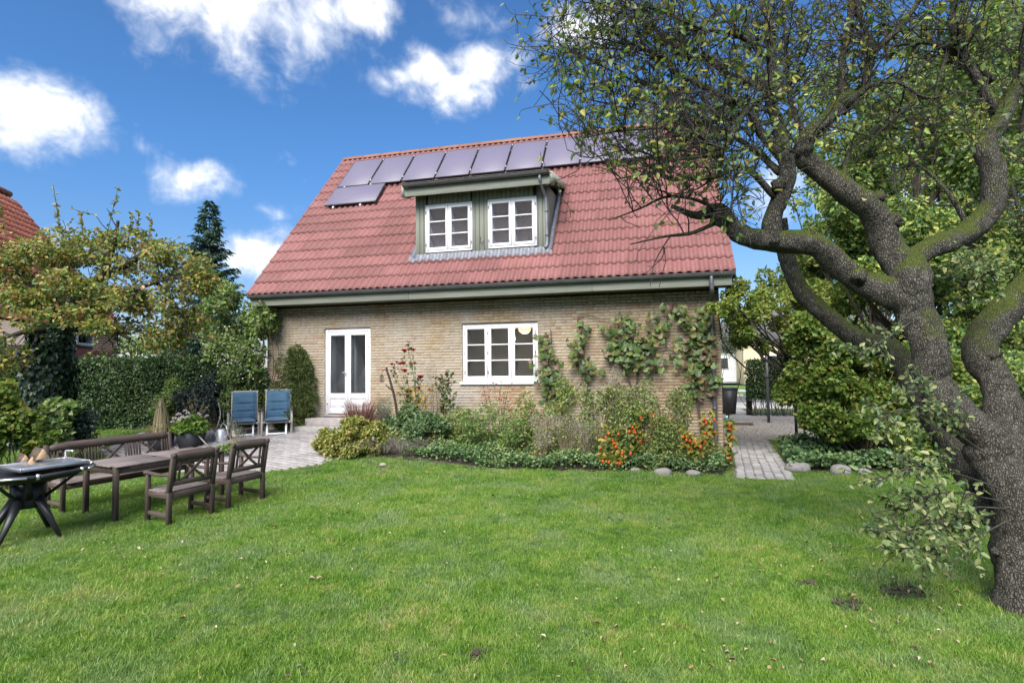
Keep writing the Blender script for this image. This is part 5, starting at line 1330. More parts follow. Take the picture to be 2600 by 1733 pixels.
A3 = limb([(2308, 665, 4.9, 80), (2350, 628, 4.92, 68), (2400, 612, 4.95, 66), (2467, 584, 5.0, 70), (2508, 526, 5.05, 68), (2510, 431, 5.1, 66), (2505, 359, 5.12, 58), (2534, 297, 5.15, 54), (2570, 250, 5.2, 46), (2600, 170, 5.2, 34), (2610, 60, 5.2, 24)])
mid = [limb(q) for q in (
    [(2147, 258, 5.1, 30), (2137, 201, 5.12, 25), (2142, 124, 5.15, 23), (2156, 38, 5.2, 21), (2160, -60, 5.2, 16)], [(2155, 255, 5.1, 26), (2190, 220, 5.1, 24), (2204, 191, 5.1, 23), (2223, 134, 5.1, 22), (2281, 67, 5.12, 19), (2335, -5, 5.15, 16), (2380, -90, 5.2, 10)],
    [(2222, 132, 5.1, 18), (2200, 80, 5.1, 16), (2178, 20, 5.1, 14), (2170, -70, 5.1, 9)], [(2170, 250, 5.1, 16), (2204, 220, 5.05, 14), (2280, 212, 5.0, 12), (2352, 250, 4.95, 9), (2420, 235, 4.9, 6)],
    [(2520, 206, 5.2, 26), (2448, 148, 5.2, 22), (2367, 110, 5.2, 16), (2300, 112, 5.2, 9)], [(2534, 297, 5.15, 28), (2480, 200, 5.1, 26), (2420, 60, 5.1, 22), (2440, -60, 5.1, 14)],
    [(1985, 400, 5.0, 34), (1930, 330, 4.95, 26), (1897, 268, 4.95, 24), (1851, 255, 4.95, 21), (1774, 214, 5.0, 20), (1713, 184, 5.0, 17), (1686, 150, 5.05, 13), (1600, 110, 5.1, 8), (1520, 60, 5.1, 5)], [(1950, 230, 5.05, 26), (1900, 210, 5.1, 22), (1855, 191, 5.15, 23), (1797, 153, 5.2, 21), (1751, 150, 5.25, 18), (1717, 126, 5.3, 12), (1650, 60, 5.3, 8), (1580, 30, 5.35, 5)],
    [(1900, 275, 4.9, 20), (1885, 300, 4.85, 19), (1870, 330, 4.8, 18), (1832, 383, 4.75, 16), (1790, 400, 4.75, 12), (1700, 410, 4.7, 7), (1610, 430, 4.7, 4)], [(1966, 500, 5.0, 22), (1905, 435, 4.9, 20), (1855, 432, 4.85, 18), (1813, 451, 4.8, 15), (1705, 455, 4.75, 10), (1660, 440, 4.7, 7), (1560, 455, 4.7, 4)],
    [(1880, 585, 5.1, 20), (1800, 520, 5.0, 13), (1700, 500, 4.95, 9), (1620, 530, 4.9, 6), (1545, 560, 4.9, 3.5)], [(1825, 561, 5.1, 18), (1760, 590, 5.05, 12), (1690, 600, 5.0, 8), (1600, 620, 5.0, 4)], [(1980, 440, 5.0, 24), (1920, 380, 5.15, 19), (1820, 330, 5.3, 14), (1700, 300, 5.4, 10), (1580, 270, 5.5, 7), (1480, 250, 5.5, 4)],
    [(1950, 150, 5.1, 18), (1880, 90, 5.0, 14), (1780, 70, 4.95, 10), (1650, 20, 4.9, 7), (1480, 5, 4.9, 4)], [(1948, 240, 5.05, 16), (1850, 300, 5.2, 12), (1740, 250, 5.3, 9), (1600, 200, 5.4, 6), (1450, 130, 5.4, 3.5)], [(2043, 345, 5.12, 20), (2010, 250, 5.2, 16), (2000, 140, 5.3, 12), (1990, 20, 5.4, 9), (1980, -80, 5.4, 5)],
    [(1830, 385, 4.8, 12), (1740, 330, 4.7, 9), (1600, 330, 4.65, 6), (1480, 350, 4.6, 3.5)], [(1700, 410, 4.75, 9), (1600, 380, 4.7, 6), (1500, 400, 4.65, 4), (1440, 380, 4.6, 2.5)], [(2137, 483, 5.05, 18), (2160, 380, 5.2, 13), (2240, 330, 5.3, 9), (2330, 330, 5.3, 6)], [(2467, 584, 5.0, 18), (2400, 480, 5.1, 12), (2330, 420, 5.2, 8), (2270, 430, 5.2, 5)])]
main = [A, B, Cc, A1, A1b, A2, A3]
g = Geo()
for c in main: bark_tube(g, c, base, 20)
for c in mid: bark_tube(g, c, base, 10, .10)
for px, py, dp, r in ((2230, 500, 4.95, .055), (2268, 560, 4.92, .07), (2147, 258, 5.08, .09), (2040, 385, 5.1, .08), (1830, 555, 5.05, .075), (2525, 1400, 4.25, .03), (2400, 1000, 4.6, .06), (2350, 860, 4.68, .05), (2180, 700, 4.85, .07), (2060, 600, 4.95, .05), (2500, 560, 5.0, .07), (2515, 900, 4.85, .07), (1975, 470, 4.95, .06), (2310, 700, 4.8, .08)):   # burrs and cut stubs
    gg = Geo().ball((0, 0, 0), r, 12, 8); V = np.vstack(gg.V); V *= 1+.18*rng.normal(size=(len(V), 1)); g.add(V+at(px, py, dp)-base, gg.F[4][0])
g.build('trunk', MT['bark'], pear, True)
def keep(tw):
    '''the crown stops short of the roof: few twigs hang low on its left side'''
    o = []
    for t in tw:
        d = t[-1, :3]-CAMP; zc = d @ _f; px, py = CX+FPX*(d @ _r)/zc, CY-FPX*(d @ _u)/zc
        lim = np.interp(px, [1400, 1560, 1700, 1850, 1950], [330, 430, 490, 520, 900])
        if py < lim or rng.uniform() < .24: o.append(t)
    return o
crown_src = mid+[A1b[len(A1b)//3:], A1[len(A1)*2//3:]]
l1 = grow(crown_src+[A3[len(A3)//2:], A2[len(A2)//2:], B[len(B)*2//3:]], 430, (.30, .95), .0085, .0035, .15, .22, .5)
left_src = [m for m in mid if m[-1, 0] < 1.6]
l1 += grow(left_src, 90, (.3, .75), .007, .003, .3, .05, .5)
l1 = keep(l1)
l2 = grow(l1, 2300, (.16, .5), .0050, .0028, .15, .18, .4, .18)
l2 = keep(l2)
l3 = keep(grow(l1+l2, 6000, (.05, .18), .0036, .0022, .1, .15, .25, .2, 4))
kind(twig_tubes(twig_tubes(Geo(), l1, base, 5), l2+l3, base, 4).build('twigs', MT['twig'], pear), 'stuff')
P, D = leaf_spots(l2+l3, .95, .4); k = len(P); D = D*.5+runit(k)*.8+np.array([0, 0, -.35]); U = runit(k)*.8+np.array([0, 0, .5]); Ls = rng.uniform(.038, .08, k)
o_ = np.argsort(-Ls); o_ = o_[np.r_[0:k]]
sel = o_[:300]; rst = o_[300:]
lm_ = leaf_mesh_one('l_pear'); leaf_objs(pear, base, P[sel], D[sel], U[sel], Ls[sel], lm_)
kind(Geo().leaves(P[rst]-base, D[rst], U[rst], Ls[rst], Ls[rst]*.56).build('foliage', MT['l_pear'], pear), 'stuff')
# leafy suckers low on the trunk
suck = [limb(q) for q in ([(2560, 1290, 4.3, 6), (2450, 1290, 4.2, 4), (2340, 1340, 4.1, 6), (2240, 1350, 4.05, 4)], [(2540, 1240, 4.3, 6), (2420, 1200, 4.2, 4), (2300, 1190, 4.15, 6), (2220, 1230, 4.1, 4)], [(2500, 1150, 4.4, 5), (2400, 1080, 4.3, 4), (2300, 1040, 4.25, 5), (2240, 1060, 4.2, 3)],
    [(2560, 1320, 4.25, 5), (2480, 1360, 4.15, 4), (2380, 1390, 4.05, 5), (2270, 1390, 4.0, 3)], [(2460, 1090, 4.4, 4), (2380, 1030, 4.3, 6), (2330, 990, 4.3, 4)], [(2540, 1270, 4.3, 4), (2400, 1250, 4.3, 6), (2280, 1290, 4.2, 4)], [(2520, 1300, 4.2, 4), (2440, 1330, 4.1, 5), (2350, 1310, 4.0, 3)], [(2340, 800, 4.75, 4), (2250, 860, 4.7, 5), (2180, 900, 4.65, 3)], [(2480, 760, 4.9, 4), (2440, 720, 4.8, 5), (2400, 700, 4.7, 3)], [(2560, 700, 4.9, 4), (2500, 690, 4.7, 5), (2440, 660, 4.6, 3)])]
s1 = grow(suck, 230, (.12, .3), .004, .002, .2, .05, .6)
twig_tubes(Geo(), suck+s1, base, 5).build('suckers', MT['twig'], pear)
P, D = leaf_spots(suck+s1, 9.5, .25); k = len(P); D = D*.4+runit(k)*.7+np.array([0, 0, -.25]); U = runit(k)*.6+np.array([0, -.2, .6]); Ls = rng.uniform(.035, .068, k)
kind(Geo().leaves(P-base, D, U, Ls, Ls*.56).build('sucker_leaves', MT['l_pearlow'], pear), 'stuff')

# ================================================================ fruit tree with ivy trunk on the left
b = at(118, 1130, 10.9); b[2] = gz(b[0], b[1])-.03
ap = thing('ivy_clad_apple_tree', 'spreading old apple tree with ivy-covered trunk at left', 'tree', b)
tr = limb([(112, 1150, 10.9, 78), (118, 1000, 10.9, 66), (135, 880, 10.9, 58), (160, 810, 10.9, 54)])
br = [limb(q) for q in ([(160, 815, 10.9, 48), (190, 760, 10.9, 38), (260, 700, 10.8, 30), (330, 660, 10.7, 22), (400, 620, 10.7, 12)], [(165, 800, 10.9, 40), (230, 770, 10.6, 28), (310, 733, 10.4, 22), (360, 728, 10.3, 16), (410, 712, 10.2, 9), (450, 705, 10.1, 5)], [(150, 820, 10.9, 40), (90, 740, 11, 30), (40, 680, 11, 22), (-60, 640, 11, 12)],
    [(165, 790, 10.9, 34), (160, 720, 11.3, 22), (170, 660, 11.5, 12), (165, 630, 11.6, 6)], [(170, 800, 10.9, 30), (270, 830, 10.6, 18), (330, 860, 10.4, 10)], [(150, 830, 10.9, 26), (70, 840, 10.4, 16), (0, 860, 10.1, 9)], [(260, 700, 10.8, 22), (290, 620, 10.8, 14), (300, 560, 10.8, 8)], [(400, 720, 10.3, 12), (450, 780, 10.2, 8), (480, 850, 10.2, 4)])]
g = Geo(); bark_tube(g, tr, b, 16)
for c in br: bark_tube(g, c, b, 10, .1)
# one sawn-off limb with a pale cut
cut = limb([(300, 735, 10.4, 16), (345, 733, 10.25, 15), (362, 731, 10.15, 15)]); bark_tube(g, cut, b, 12)
g.build('trunk', MT['bark2'], ap, True)
Geo().ball(at(363, 731, 10.1)-b, (.05, .02, .05), 12, 6).build('sawn_end', MT['firewood'], ap, True)
l1 = grow(br, 150, (.35, .8), .012, .005, .25, .0, .5); l2 = grow(l1, 480, (.15, .4), .006, .003, .2, .0, .4)
sh_ = [limb(q) for q in ([(150, 590, 10.9, 2.5), (146, 540, 10.9, 2.1), (135, 470, 10.9, 1.3)], [(270, 600, 10.8, 2.5), (285, 540, 10.8, 2.1), (298, 482, 10.8, 1.3)], [(345, 610, 10.8, 2.1), (350, 570, 10.8, 1.7), (352, 540, 10.8, 1.3)], [(325, 610, 10.8, 2.1), (330, 575, 10.8, 1.7), (334, 545, 10.8, 0.8)], [(20, 620, 10.9, 2.5), (5, 560, 10.9, 1.7), (0, 520, 10.9, 1.3)], [(375, 610, 10.8, 1.7), (385, 580, 10.8, 1.3), (378, 548, 10.8, 0.8)], [(210, 590, 10.8, 1.7), (205, 540, 10.8, 1.3)])]
kind(twig_tubes(Geo(), l1+l2+sh_, b, 4).build('twigs', MT['twig'], ap), 'stuff')
cl_ = []
for e in ((60, 650, 10.9, 120, 55), (190, 620, 10.9, 110, 45), (300, 640, 10.8, 100, 50), (400, 660, 10.6, 90, 55), (480, 690, 10.4, 70, 60), (100, 730, 10.8, 120, 50), (250, 720, 10.7, 110, 45), (370, 770, 10.4, 110, 50), (460, 780, 10.3, 80, 60), (180, 790, 10.4, 90, 40), (60, 800, 10.4, 90, 60), (300, 830, 10.4, 70, 40), (410, 850, 10.3, 90, 45), (510, 750, 10.2, 50, 60), (20, 900, 10, 50, 60), (-60, 740, 10.6, 120, 140)):
    c, r, _ = ell(*e[:3], e[3], e[4], e[3]*e[2]/FPX*.9); cl_ += sub_clumps(c, r, 4, .5)
foliage(Geo(), cl_, 14500, .085, .056, b, .3, .5).build('foliage', MT['l_apple'], ap)
P, D = leaf_spots(sh_*14+l2*2, 2.6, .02); k = len(P); Geo().leaves(P-b, D*.5+runit(k)*.9, runit(k)+(0, 0, .4), .075, .045).build('shoot_leaves', MT['l_apple'], ap)
g = Geo(); k = 5200; tt = rng.uniform(0, 1, k); px_ = np.interp(tt, [0, .35, .75, 1], [105, 112, 122, 150]); py_ = np.interp(tt, [0, 1], [1125, 820]); aa = rng.uniform(0, 6.28, k)
rr = np.interp(tt, [0, .4, .8, 1], [.46, .44, .36, .28])*rng.uniform(.72, 1.08, k)*(1+.15*np.sin(aa*3+tt*9))
C_ = np.array([at(u, v, 10.9) for u, v in zip(px_, py_)]); n_ = np.stack([np.cos(aa), np.sin(aa), np.zeros(k)], 1)
g.leaves(C_+n_*rr[:, None]-b, n_*.3+np.array([0, 0, -.8])+runit(k)*.5, n_+runit(k)*.4+(0, 0, .3), .095, .085, .12).build('ivy', MT['l_ivy'], ap)

# ================================================================ hedge, spruce, corner shrubs
h0, h1 = on_g(-160, 1098), on_g(650, 1082)
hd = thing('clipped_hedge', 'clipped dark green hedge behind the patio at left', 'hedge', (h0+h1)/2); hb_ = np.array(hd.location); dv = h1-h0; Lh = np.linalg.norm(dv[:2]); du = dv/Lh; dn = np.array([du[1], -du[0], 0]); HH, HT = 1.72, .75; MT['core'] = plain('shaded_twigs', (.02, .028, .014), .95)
k = 31000; s = rng.uniform(0, 1, k); face = rng.choice(3, k, p=[.66, .24, .10]); z = rng.uniform(0, 1, k)**.9; off = np.zeros(k)
lump = .05*np.sin(s*Lh*3.1)*np.sin(z*6)+.04*np.sin(s*Lh*7+z*4)
P = h0+np.outer(s, dv); zz = np.where(face == 1, HH+lump+.03*rng.normal(size=k), z*HH); of = np.where(face == 0, HT/2+lump-np.abs(rng.normal(size=k))*.05, np.where(face == 1, rng.uniform(-HT/2, HT/2, k), -HT/2))
P = P+dn*of[:, None]; P[:, 2] = ground(P[:, 0], P[:, 1])+zz+.03
nn = np.where((face == 1)[:, None], np.array([0, 0, 1.0]), dn*np.sign(of)[:, None])
Geo().leaves(P-hb_, nn*.6+runit(k), nn+runit(k)*.7, .07, .046).build('leaves', MT['l_hedge'], hd)
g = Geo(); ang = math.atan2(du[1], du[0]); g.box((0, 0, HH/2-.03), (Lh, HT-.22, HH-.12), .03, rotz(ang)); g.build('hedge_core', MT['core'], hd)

b = at(528, 900, 21.5); b[2] = .35
spz = thing('spruce_tree', 'tall dark pointed spruce behind the hedge', 'tree', b); Ht = at(526, 506, 21.5)[2]-b[2]
Geo().tube([(0, 0, 0), (.02, 0, Ht*.5), (0, 0, Ht)], [.15, .09, .012], 8).build('trunk', MT['bark2'], spz, True)
gb, gl = Geo(), Geo(); nlev = 52
for i in range(nlev):
    f = i/(nlev-1); z = .7+(Ht-.75)*f; R = (1.9*(1-f)**.95+.07)
    for q in range(8 if f < .85 else 5):
        a = rng.uniform(0, 6.28); ln = R*rng.uniform(.5, 1.25); d = np.array([math.cos(a), math.sin(a), 0]); lift = .12+.45*f
        pts = curve([(0, 0, z), d*ln*.5+(0, 0, z+ln*lift*.25), d*ln+(0, 0, z+ln*(lift-.12))], 6); gb.tube(pts, np.linspace(.014, .004, 6), 4, False)
        m = int(34*ln+10); t_ = rng.uniform(.15, 1, m); pos = np.array([np.interp(t_, np.linspace(0, 1, 6), pts[:, j]) for j in range(3)]).T; sd_ = np.cross(d, (0, 0, 1))*rng.choice([-1, 1], m)[:, None]
        gl.leaves(pos+runit(m)*.03, d*.75+sd_*rng.uniform(.2, .9, (m, 1))+np.array([0, 0, -.25])+runit(m)*.3, runit(m)*.5+(0, 0, 1), rng.uniform(.14, .30, m), .045, .3, .2)
gb.build('branches', MT['bark2'], spz); gl.build('needles', MT['l_spruce'], spz)

def mass(es, k, f=.45):
    o = []
    for e in es:
        c, r, _ = ell(e[0], e[1], e[2], e[3], e[4], e[5] if len(e) > 5 else None); o += sub_clumps(c, r, k, f)
    return o
bs_ = on_g(612, 1092)+np.array([0, .5, 0])
plant('climbing_shrub', 'tall light green leafy shrub at the left house corner', 'shrub', bs_, mass([(590, 800, 14.2, 70, 70), (650, 800, 13.9, 55, 65), (690, 800, 13.8, 30, 40), (560, 870, 14.2, 65, 70), (620, 880, 14, 60, 60), (640, 960, 14, 40, 50), (570, 950, 14.4, 50, 60), (575, 745, 14.2, 35, 45), (660, 1020, 14, 45, 60), (520, 830, 14.4, 30, 40)], 5, .5), 'l_shrub', 13000, .095, .062, 'stem', 40, .016)
k = 170; P = np.array([at(rng.normal(585, 32), rng.normal(915, 30), 13.6) for _ in range(k)]); o_ = plant('white_flowering_shrub', 'low shrub dotted with small white flowers behind the loungers', 'shrub', on_g(590, 1094)+np.array([0, .2, 0]), mass([(588, 930, 13.6, 45, 55), (600, 1000, 13.6, 45, 50)], 5, .5), 'l_shrub', 1800, .06, .04, 'stem', 12)
Geo().leaves(P-np.array(o_.location), runit(k), runit(k), .035, .04, .1).build('flowers', MT['whiteflower'], o_)
plant('wall_conifer', 'feathery green conifer growing against the brick wall', 'shrub', on_g(755, 1085)+np.array([0, .35, 0]), mass([(735, 925, 13.7, 32, 55), (755, 905, 13.8, 22, 50), (765, 960, 13.7, 30, 60), (742, 1000, 13.6, 45, 50), (775, 1035, 13.5, 30, 45), (735, 1060, 13.4, 50, 35)], 6, .5), 'l_yew', 15000, .075, .014, 'stem', 34, .010, droop=.4)
plant('dark_shrub', 'dense blue-black leaved shrub behind the potted flowers', 'shrub', on_g(530, 1104)+np.array([0, .35, 0]), mass([(530, 975, 13.7, 48, 45), (495, 1000, 13.8, 45, 45), (545, 1020, 13.6, 45, 55), (500, 1050, 13.6, 50, 40)], 6, .5), 'l_dark', 8000, .06, .032, 'stem', 16)
plant('pale_green_bush', 'small pale green bush between the hedge and the dark shrub', 'shrub', on_g(440, 1104)+np.array([0, .3, 0]), mass([(440, 1010, 13.9, 40, 45), (455, 985, 13.9, 30, 30), (430, 1050, 13.8, 35, 30)], 5, .5), 'l_shrub', 3000, .06, .04, 'stem', 10)
plant('variegated_patio_plant', 'low leafy plant on the patio behind the table end', 'plant', on_g(572, 1158), mass([(570, 1134, 11.2, 26, 12)], 4, .5), 'l_geranium', 420, .05, .04, 'gstem', 6)
plant('spindly_patio_plant', 'spindly pale stalks in front of the left lounger', 'plant', on_g(598, 1140), mass([(600, 1085, 11.9, 25, 35), (580, 1075, 11.9, 20, 40)], 5, .4), 'l_grey', 240, .05, .02, 'dry', 26, .005)
# shrubs at the left edge
plant('yellow_green_bush', 'yellow-green maple-leaved bush at the far left edge', 'shrub', at(20, 1190, 9.0)*np.array([1, 1, 0])+(0, 0, .02), mass([(15, 1020, 9.2, 38, 50), (45, 1085, 9.2, 42, 45), (0, 1115, 9, 48, 50), (85, 1120, 9.2, 36, 28), (-60, 1090, 9, 70, 80)], 6, .5), 'l_hazel', 3600, .10, .085, 'stem', 26)
plant('leafy_green_bush', 'mid green bush in front of the ivy trunk', 'shrub', at(140, 1170, 9.8)*np.array([1, 1, 0])+(0, 0, .05), mass([(145, 1050, 9.8, 40, 40), (120, 1090, 9.8, 50, 35), (160, 1085, 9.8, 35, 35)], 6, .5), 'l_shrub', 2200, .10, .08, 'stem', 16)
plant('blue_leaved_shrub', 'rounded blue-green glossy shrub left of the small lawn', 'shrub', at(205, 1150, 10.2)*np.array([1, 1, 0])+(0, 0, .1), mass([(205, 1070, 10.2, 38, 38), (215, 1095, 10.2, 30, 25)], 6, .55), 'l_dark', 1900, .055, .035, 'stem', 10)
# ================================================================ flower bed in front of the house
def bed_at(px, py, y):
    p = on_y(px, py, y); return p
def bbase(px, y):
    p = on_y(px, 1150, y); return np.array([p[0], y, gz(p[0], y)])
def bed_plant(name, label, cat, px, y, es, leaf, n, L, Wd, stem='stem', nst=14, srad=.006, k=5, f=.5, **kw):
    o = []
    for ex, ey, rx, ry in es:
        c = on_y(ex, ey, y); kk = (c @ _f - CAMZ*_f[2])/FPX; o += sub_clumps(c, np.array([rx*kk, min(rx*kk, .32), ry*kk]), k, f)
    return plant(name, label, cat, bbase(px, y), o, leaf, n, L, Wd, stem, nst, srad, **kw)
bed_plant('sedum_mound', 'broad yellow-green sedum mound spilling over the patio edge', 'plant', 890, 9.8, [(830, 1110, 42, 40), (890, 1095, 55, 42), (940, 1105, 45, 38), (865, 1140, 60, 28), (930, 1140, 50, 25), (900, 1075, 35, 20), (885, 1120, 60, 40), (845, 1125, 50, 35), (920, 1120, 50, 35), (880, 1150, 70, 15)], 'l_sedum', 15000, .055, .042, 'gstem', 30, k=8, f=.36, up=.9)
o_ = thing('red_grass_clump', 'arching reddish grass clump hiding the right door leaf', 'grass plant', bbase(915, 10.75)+np.array([0, 0, .02]))
blades(blades(Geo(), (0, 0, 0), 620, (.7, 1.08), (.05, .36), .005, .15, .16), (0, 0, 0), 260, (.7, 1.1), (.35, .7), .0045, .42, .18).build('blades', MT['redgrass'], o_)
bed_plant('lavender_shrub', 'grey-green lavender bush with upright stalks below the lantern', 'shrub', 970, 11.35, [(960, 1045, 32, 45), (985, 1050, 34, 45), (1000, 1080, 30, 30)], 'l_grey', 3600, .06, .008, 'l_grey', 90, .004, up=.2)
ras = [(1000, 10.9, 1105, 'raspberry leaves right of the lavender bush'), (1045, 11.0, 1085, 'raspberry leaves at the foot of the tall red rose'), (1095, 10.8, 1095, 'raspberry leaves between the two red roses'), (1060, 10.55, 1120, 'low raspberry leaves in front of the roses')]
for px, y, py, lab in ras:
    bed_plant('raspberry_plant', 'clump of '+lab, 'plant', px, y, [(px, py-12, 42, 38)], 'l_raspb', 1400, .085, .06, 'gstem', 10)
per = [(1150, 11.1, 1075, 45, 45, 'leafy green perennial below the left end of the window sill'), (1195, 10.8, 1095, 45, 40, 'green perennial in front of the rose hip bush'), (1240, 11.0, 1085, 42, 45, 'bushy green perennial under the middle of the window'), (1300, 10.8, 1090, 48, 48, 'dense green perennial under the right end of the window'), (1340, 11.1, 1060, 40, 45, 'tall green perennial left of the first vine stem'),
       (1560, 11.1, 1030, 42, 48, 'tall leafy perennial below the middle of the vine'), (1620, 11.2, 1025, 42, 50, 'tall yellowing perennial right of the vine middle'), (1680, 11.0, 1050, 42, 52, 'tall leafy perennial near the downpipe'), (1735, 11.0, 1050, 40, 60, 'bushy perennial left of the downpipe'), (1600, 10.7, 1090, 50, 45, 'green perennial behind the physalis'), (1700, 10.6, 1120, 45, 45, 'low green perennial between the physalis plants'), (1660, 10.5, 1150, 45, 30, 'low green perennial at the bed front'), (1500, 11.0, 1040, 40, 50, 'green perennial among dry stalks'), (1420, 11.3, 1030, 40, 45, 'green perennial at the foot of the second vine stem')]
for px, y, py, rx, ry, lab in per:
    bed_plant('perennial', lab, 'plant', px, y, [(px, py-16, rx*1.08, ry*1.12), (px+rng.uniform(-12, 12), py+ry*.6, rx*.9, ry*.6)], rng.choice(['l_peren', 'l_peren', 'l_shrub']), 1150, .06, .032, 'gstem', 40, .004)
dryp = [(1390, 10.8, 1075, 42, 40, 'pale dry seed stalks right of the window'), (1440, 10.7, 1070, 45, 45, 'thick tangle of whitish dry stalks in mid bed'), (1490, 10.6, 1085, 42, 40, 'dry whitish stalks left of the physalis'), (1365, 10.5, 1110, 40, 30, 'short dry stalks above the ivy'), (1560, 11.2, 965, 25, 40, 'tall thin dry stalks in front of the vine')]
for px, y, py, rx, ry, lab in dryp:
    o_ = bed_plant('dry_stalks', lab, 'plant', px, y, [(px, py, rx, ry)], 'drygrey', 620, .028, .014, 'dry', 120, .0032, up=.1)
    bed = np.array(o_.location); c = on_y(px, py+25, y)
    foliage(Geo(), sub_clumps(c, np.array([.35, .25, .25]), 4, .5), 260, .06, .03, bed).build('green_leaves', MT['l_peren'], o_)
o_ = thing('flattened_dry_grass', 'flattened grey-brown dead grass beside the sedum', 'grass plant', bbase(965, 10.2))
blades(blades(Geo(), (0, 0, 0), 500, (.3, .7), (.5, 1.1), .003, .75, .5), (.4, .1, 0), 400, (.3, .6), (.6, 1.2), .003, .8, .4).build('blades', MT['drygrey'], o_)

# tall wispy stalks standing clear of the leafy mass, each plant a spray of thin stems
for px, y, py, lab in ((1585, 10.9, 985, 'tall wispy stalks in front of the vine middle'), (1650, 10.8, 985, 'tall wispy stalks left of the downpipe group'), (1715, 10.9, 975, 'tall wispy stalks closest to the downpipe'), (1520, 10.9, 1010, 'wispy stalks rising out of the dry plants'), (1330, 11.0, 1020, 'wispy stalks below the right window corner'), (1175, 11.0, 1030, 'wispy stalks below the left window corner')):
    b = bbase(px, y); t = thing('wispy_stalks', lab, 'plant', b); st_ = Geo(); tw = []
    for _ in range(22):
        p = on_y(px+rng.normal()*20, py+abs(rng.normal())*35, y+rng.normal()*.12); c = curve([b+(rng.normal()*.08, rng.normal()*.05, 0), b*.5+p*.5+np.array([rng.normal()*.05, 0, .03]), p], 9); st_.tube(c-b, np.linspace(.0045, .0018, 9), 4); tw.append(np.hstack([c, np.full((9, 1), .003)]))
    st_.build('stems', MT['dry'], t); P, D = leaf_spots(tw, 15, .25); k = len(P); Geo().leaves(P-b, D*.4+runit(k), runit(k)+(0, 0, .5), rng.uniform(.025, .055, k), rng.uniform(.012, .028, k)).build('leaves', MT['l_peren'], t)
# ivy ground cover along the bed front
def cover(name, label, poly, n, L, Wd, hmax, mat, seed=0):
    p = np.array(poly); Q = np.zeros((0, 2))
    while len(Q) < n:
        q = np.stack([rng.uniform(p[:, 0].min(), p[:, 0].max(), n), rng.uniform(p[:, 1].min(), p[:, 1].max(), n)], 1); Q = np.vstack([Q, q[inpoly(q[:, 0], q[:, 1], poly)]])
    Q = Q[:n]; hh = hmax*(.35+.65*(.5+.5*np.sin(Q[:, 0]*4.1+1)*np.cos(Q[:, 1]*5+Q[:, 0])))*rng.uniform(.1, 1, n)**.7
    P = np.stack([Q[:, 0], Q[:, 1], ground(Q[:, 0], Q[:, 1])+hh+.01], 1); d = runit(n); d[:, 2] = d[:, 2]*.5
    return stuff(Geo().leaves(P, d, runit(n)*.7+np.array([0, -.3, .9]), rng.uniform(.7, 1.2, n)*L, rng.uniform(.7, 1.2, n)*Wd, .15).build(name, MT[mat]), label, 'ground cover')
cover('ivy_ground_cover', 'low ivy carpet along the front of the flower bed', [(-4.7, 9.95), (-3.4, 9.98), (-1.8, 10.08), (0.2, 10.15), (1.2, 10.1), (1.4, 11), (0.5, 11.0), (-2, 10.9), (-4.0, 10.75)], 8500, .05, .045, .34, 'l_ivyfloor')
cover('bed_undergrowth', 'low mixed undergrowth under the bed plants and vine', [(-5.5, 10.2), (1.4, 10.4), (1.4, 12.1), (-5.5, 12.1)], 6500, .06, .04, .34, 'l_peren')

# roses ------------------------------------------------------------------------
def bloom(parent, o, p, r):
    g = Geo()
    for ring, (m, tilt, s) in enumerate(((7, 1.2, 1.0), (6, .75, .8), (5, .35, .6))):
        a = np.arange(m)*6.283/m+ring; d = np.stack([np.cos(a)*math.sin(tilt), np.sin(a)*math.sin(tilt), np.full(m, math.cos(tilt))], 1); u = np.stack([-np.cos(a), -np.sin(a), np.full(m, .6)], 1)
        g.leaves(np.repeat((p-o)[None], m, 0), d, u, r*1.25*s, r*1.3*s, .12, -.25)
    g.ball(p-o+(0, 0, r*.3), r*.45, 8, 5); return g.build('rose_bloom', MT['rose'], parent)
def rose(label, px, y, blooms, nl, rad):
    b = bbase(px, y); t = thing('rose_bush', label, 'rose bush', b); st_ = Geo(); tw = []
    for bx, by, r in blooms:
        p = on_y(bx, by, y+rng.uniform(-.15, .15)); c = curve([b+(rng.normal()*.05, rng.normal()*.05, 0), b*.5+p*.5+np.array([rng.normal()*.04, 0, .08]), p], 10); st_.tube(c-b, np.linspace(.007, .003, 10), 5); tw.append(np.hstack([c, np.full((10, 1), .004)])); bloom(t, b, p, r*1.5)
    sub = grow(tw, 26, (.1, .28), .003, .002, .3); twig_tubes(st_, sub, b).build('canes', MT['gstem'], t)
    P, D = leaf_spots(tw+sub, nl, .25); k = len(P); Geo().leaves(P-b, D*.3+runit(k), runit(k)+(0, 0, .6), .07, .048).build('leaves', MT['l_rose'], t); return t
rose('tall rose bush with many red blooms between door and window', 1058, 11.45, [(1026, 892, .05), (1049, 890, .045), (1037, 889, .035), (995, 926, .038), (1016, 925, .04), (1024, 924, .045), (1053, 924, .04), (1028, 943, .05), (1068, 960, .058), (993, 943, .022), (1033, 995, .045), (1036, 1003, .03), (1043, 994, .035), (1063, 987, .042), (1093, 993, .042), (1035, 876, .022), (1008, 921, .028)], 7, .5)
rose('smaller rose bush with three red blooms left of the window', 1128, 11.4, [(1134, 951, .035), (1118, 964, .045), (1138, 968, .032), (1119, 952, .015)], 11, .3)
yl = [(on_y(px, py, 11.4), np.array([.16, .12, .10])) for px, py in ((1050, 993), (1085, 985), (1066, 1008), (1075, 1025))]
plant('yellow_leaved_plant', 'plant with bright yellow autumn leaves inside the rose bush', 'plant', bbase(1066, 11.4), yl, 'l_yellow', 130, .06, .045, 'gstem', 8)
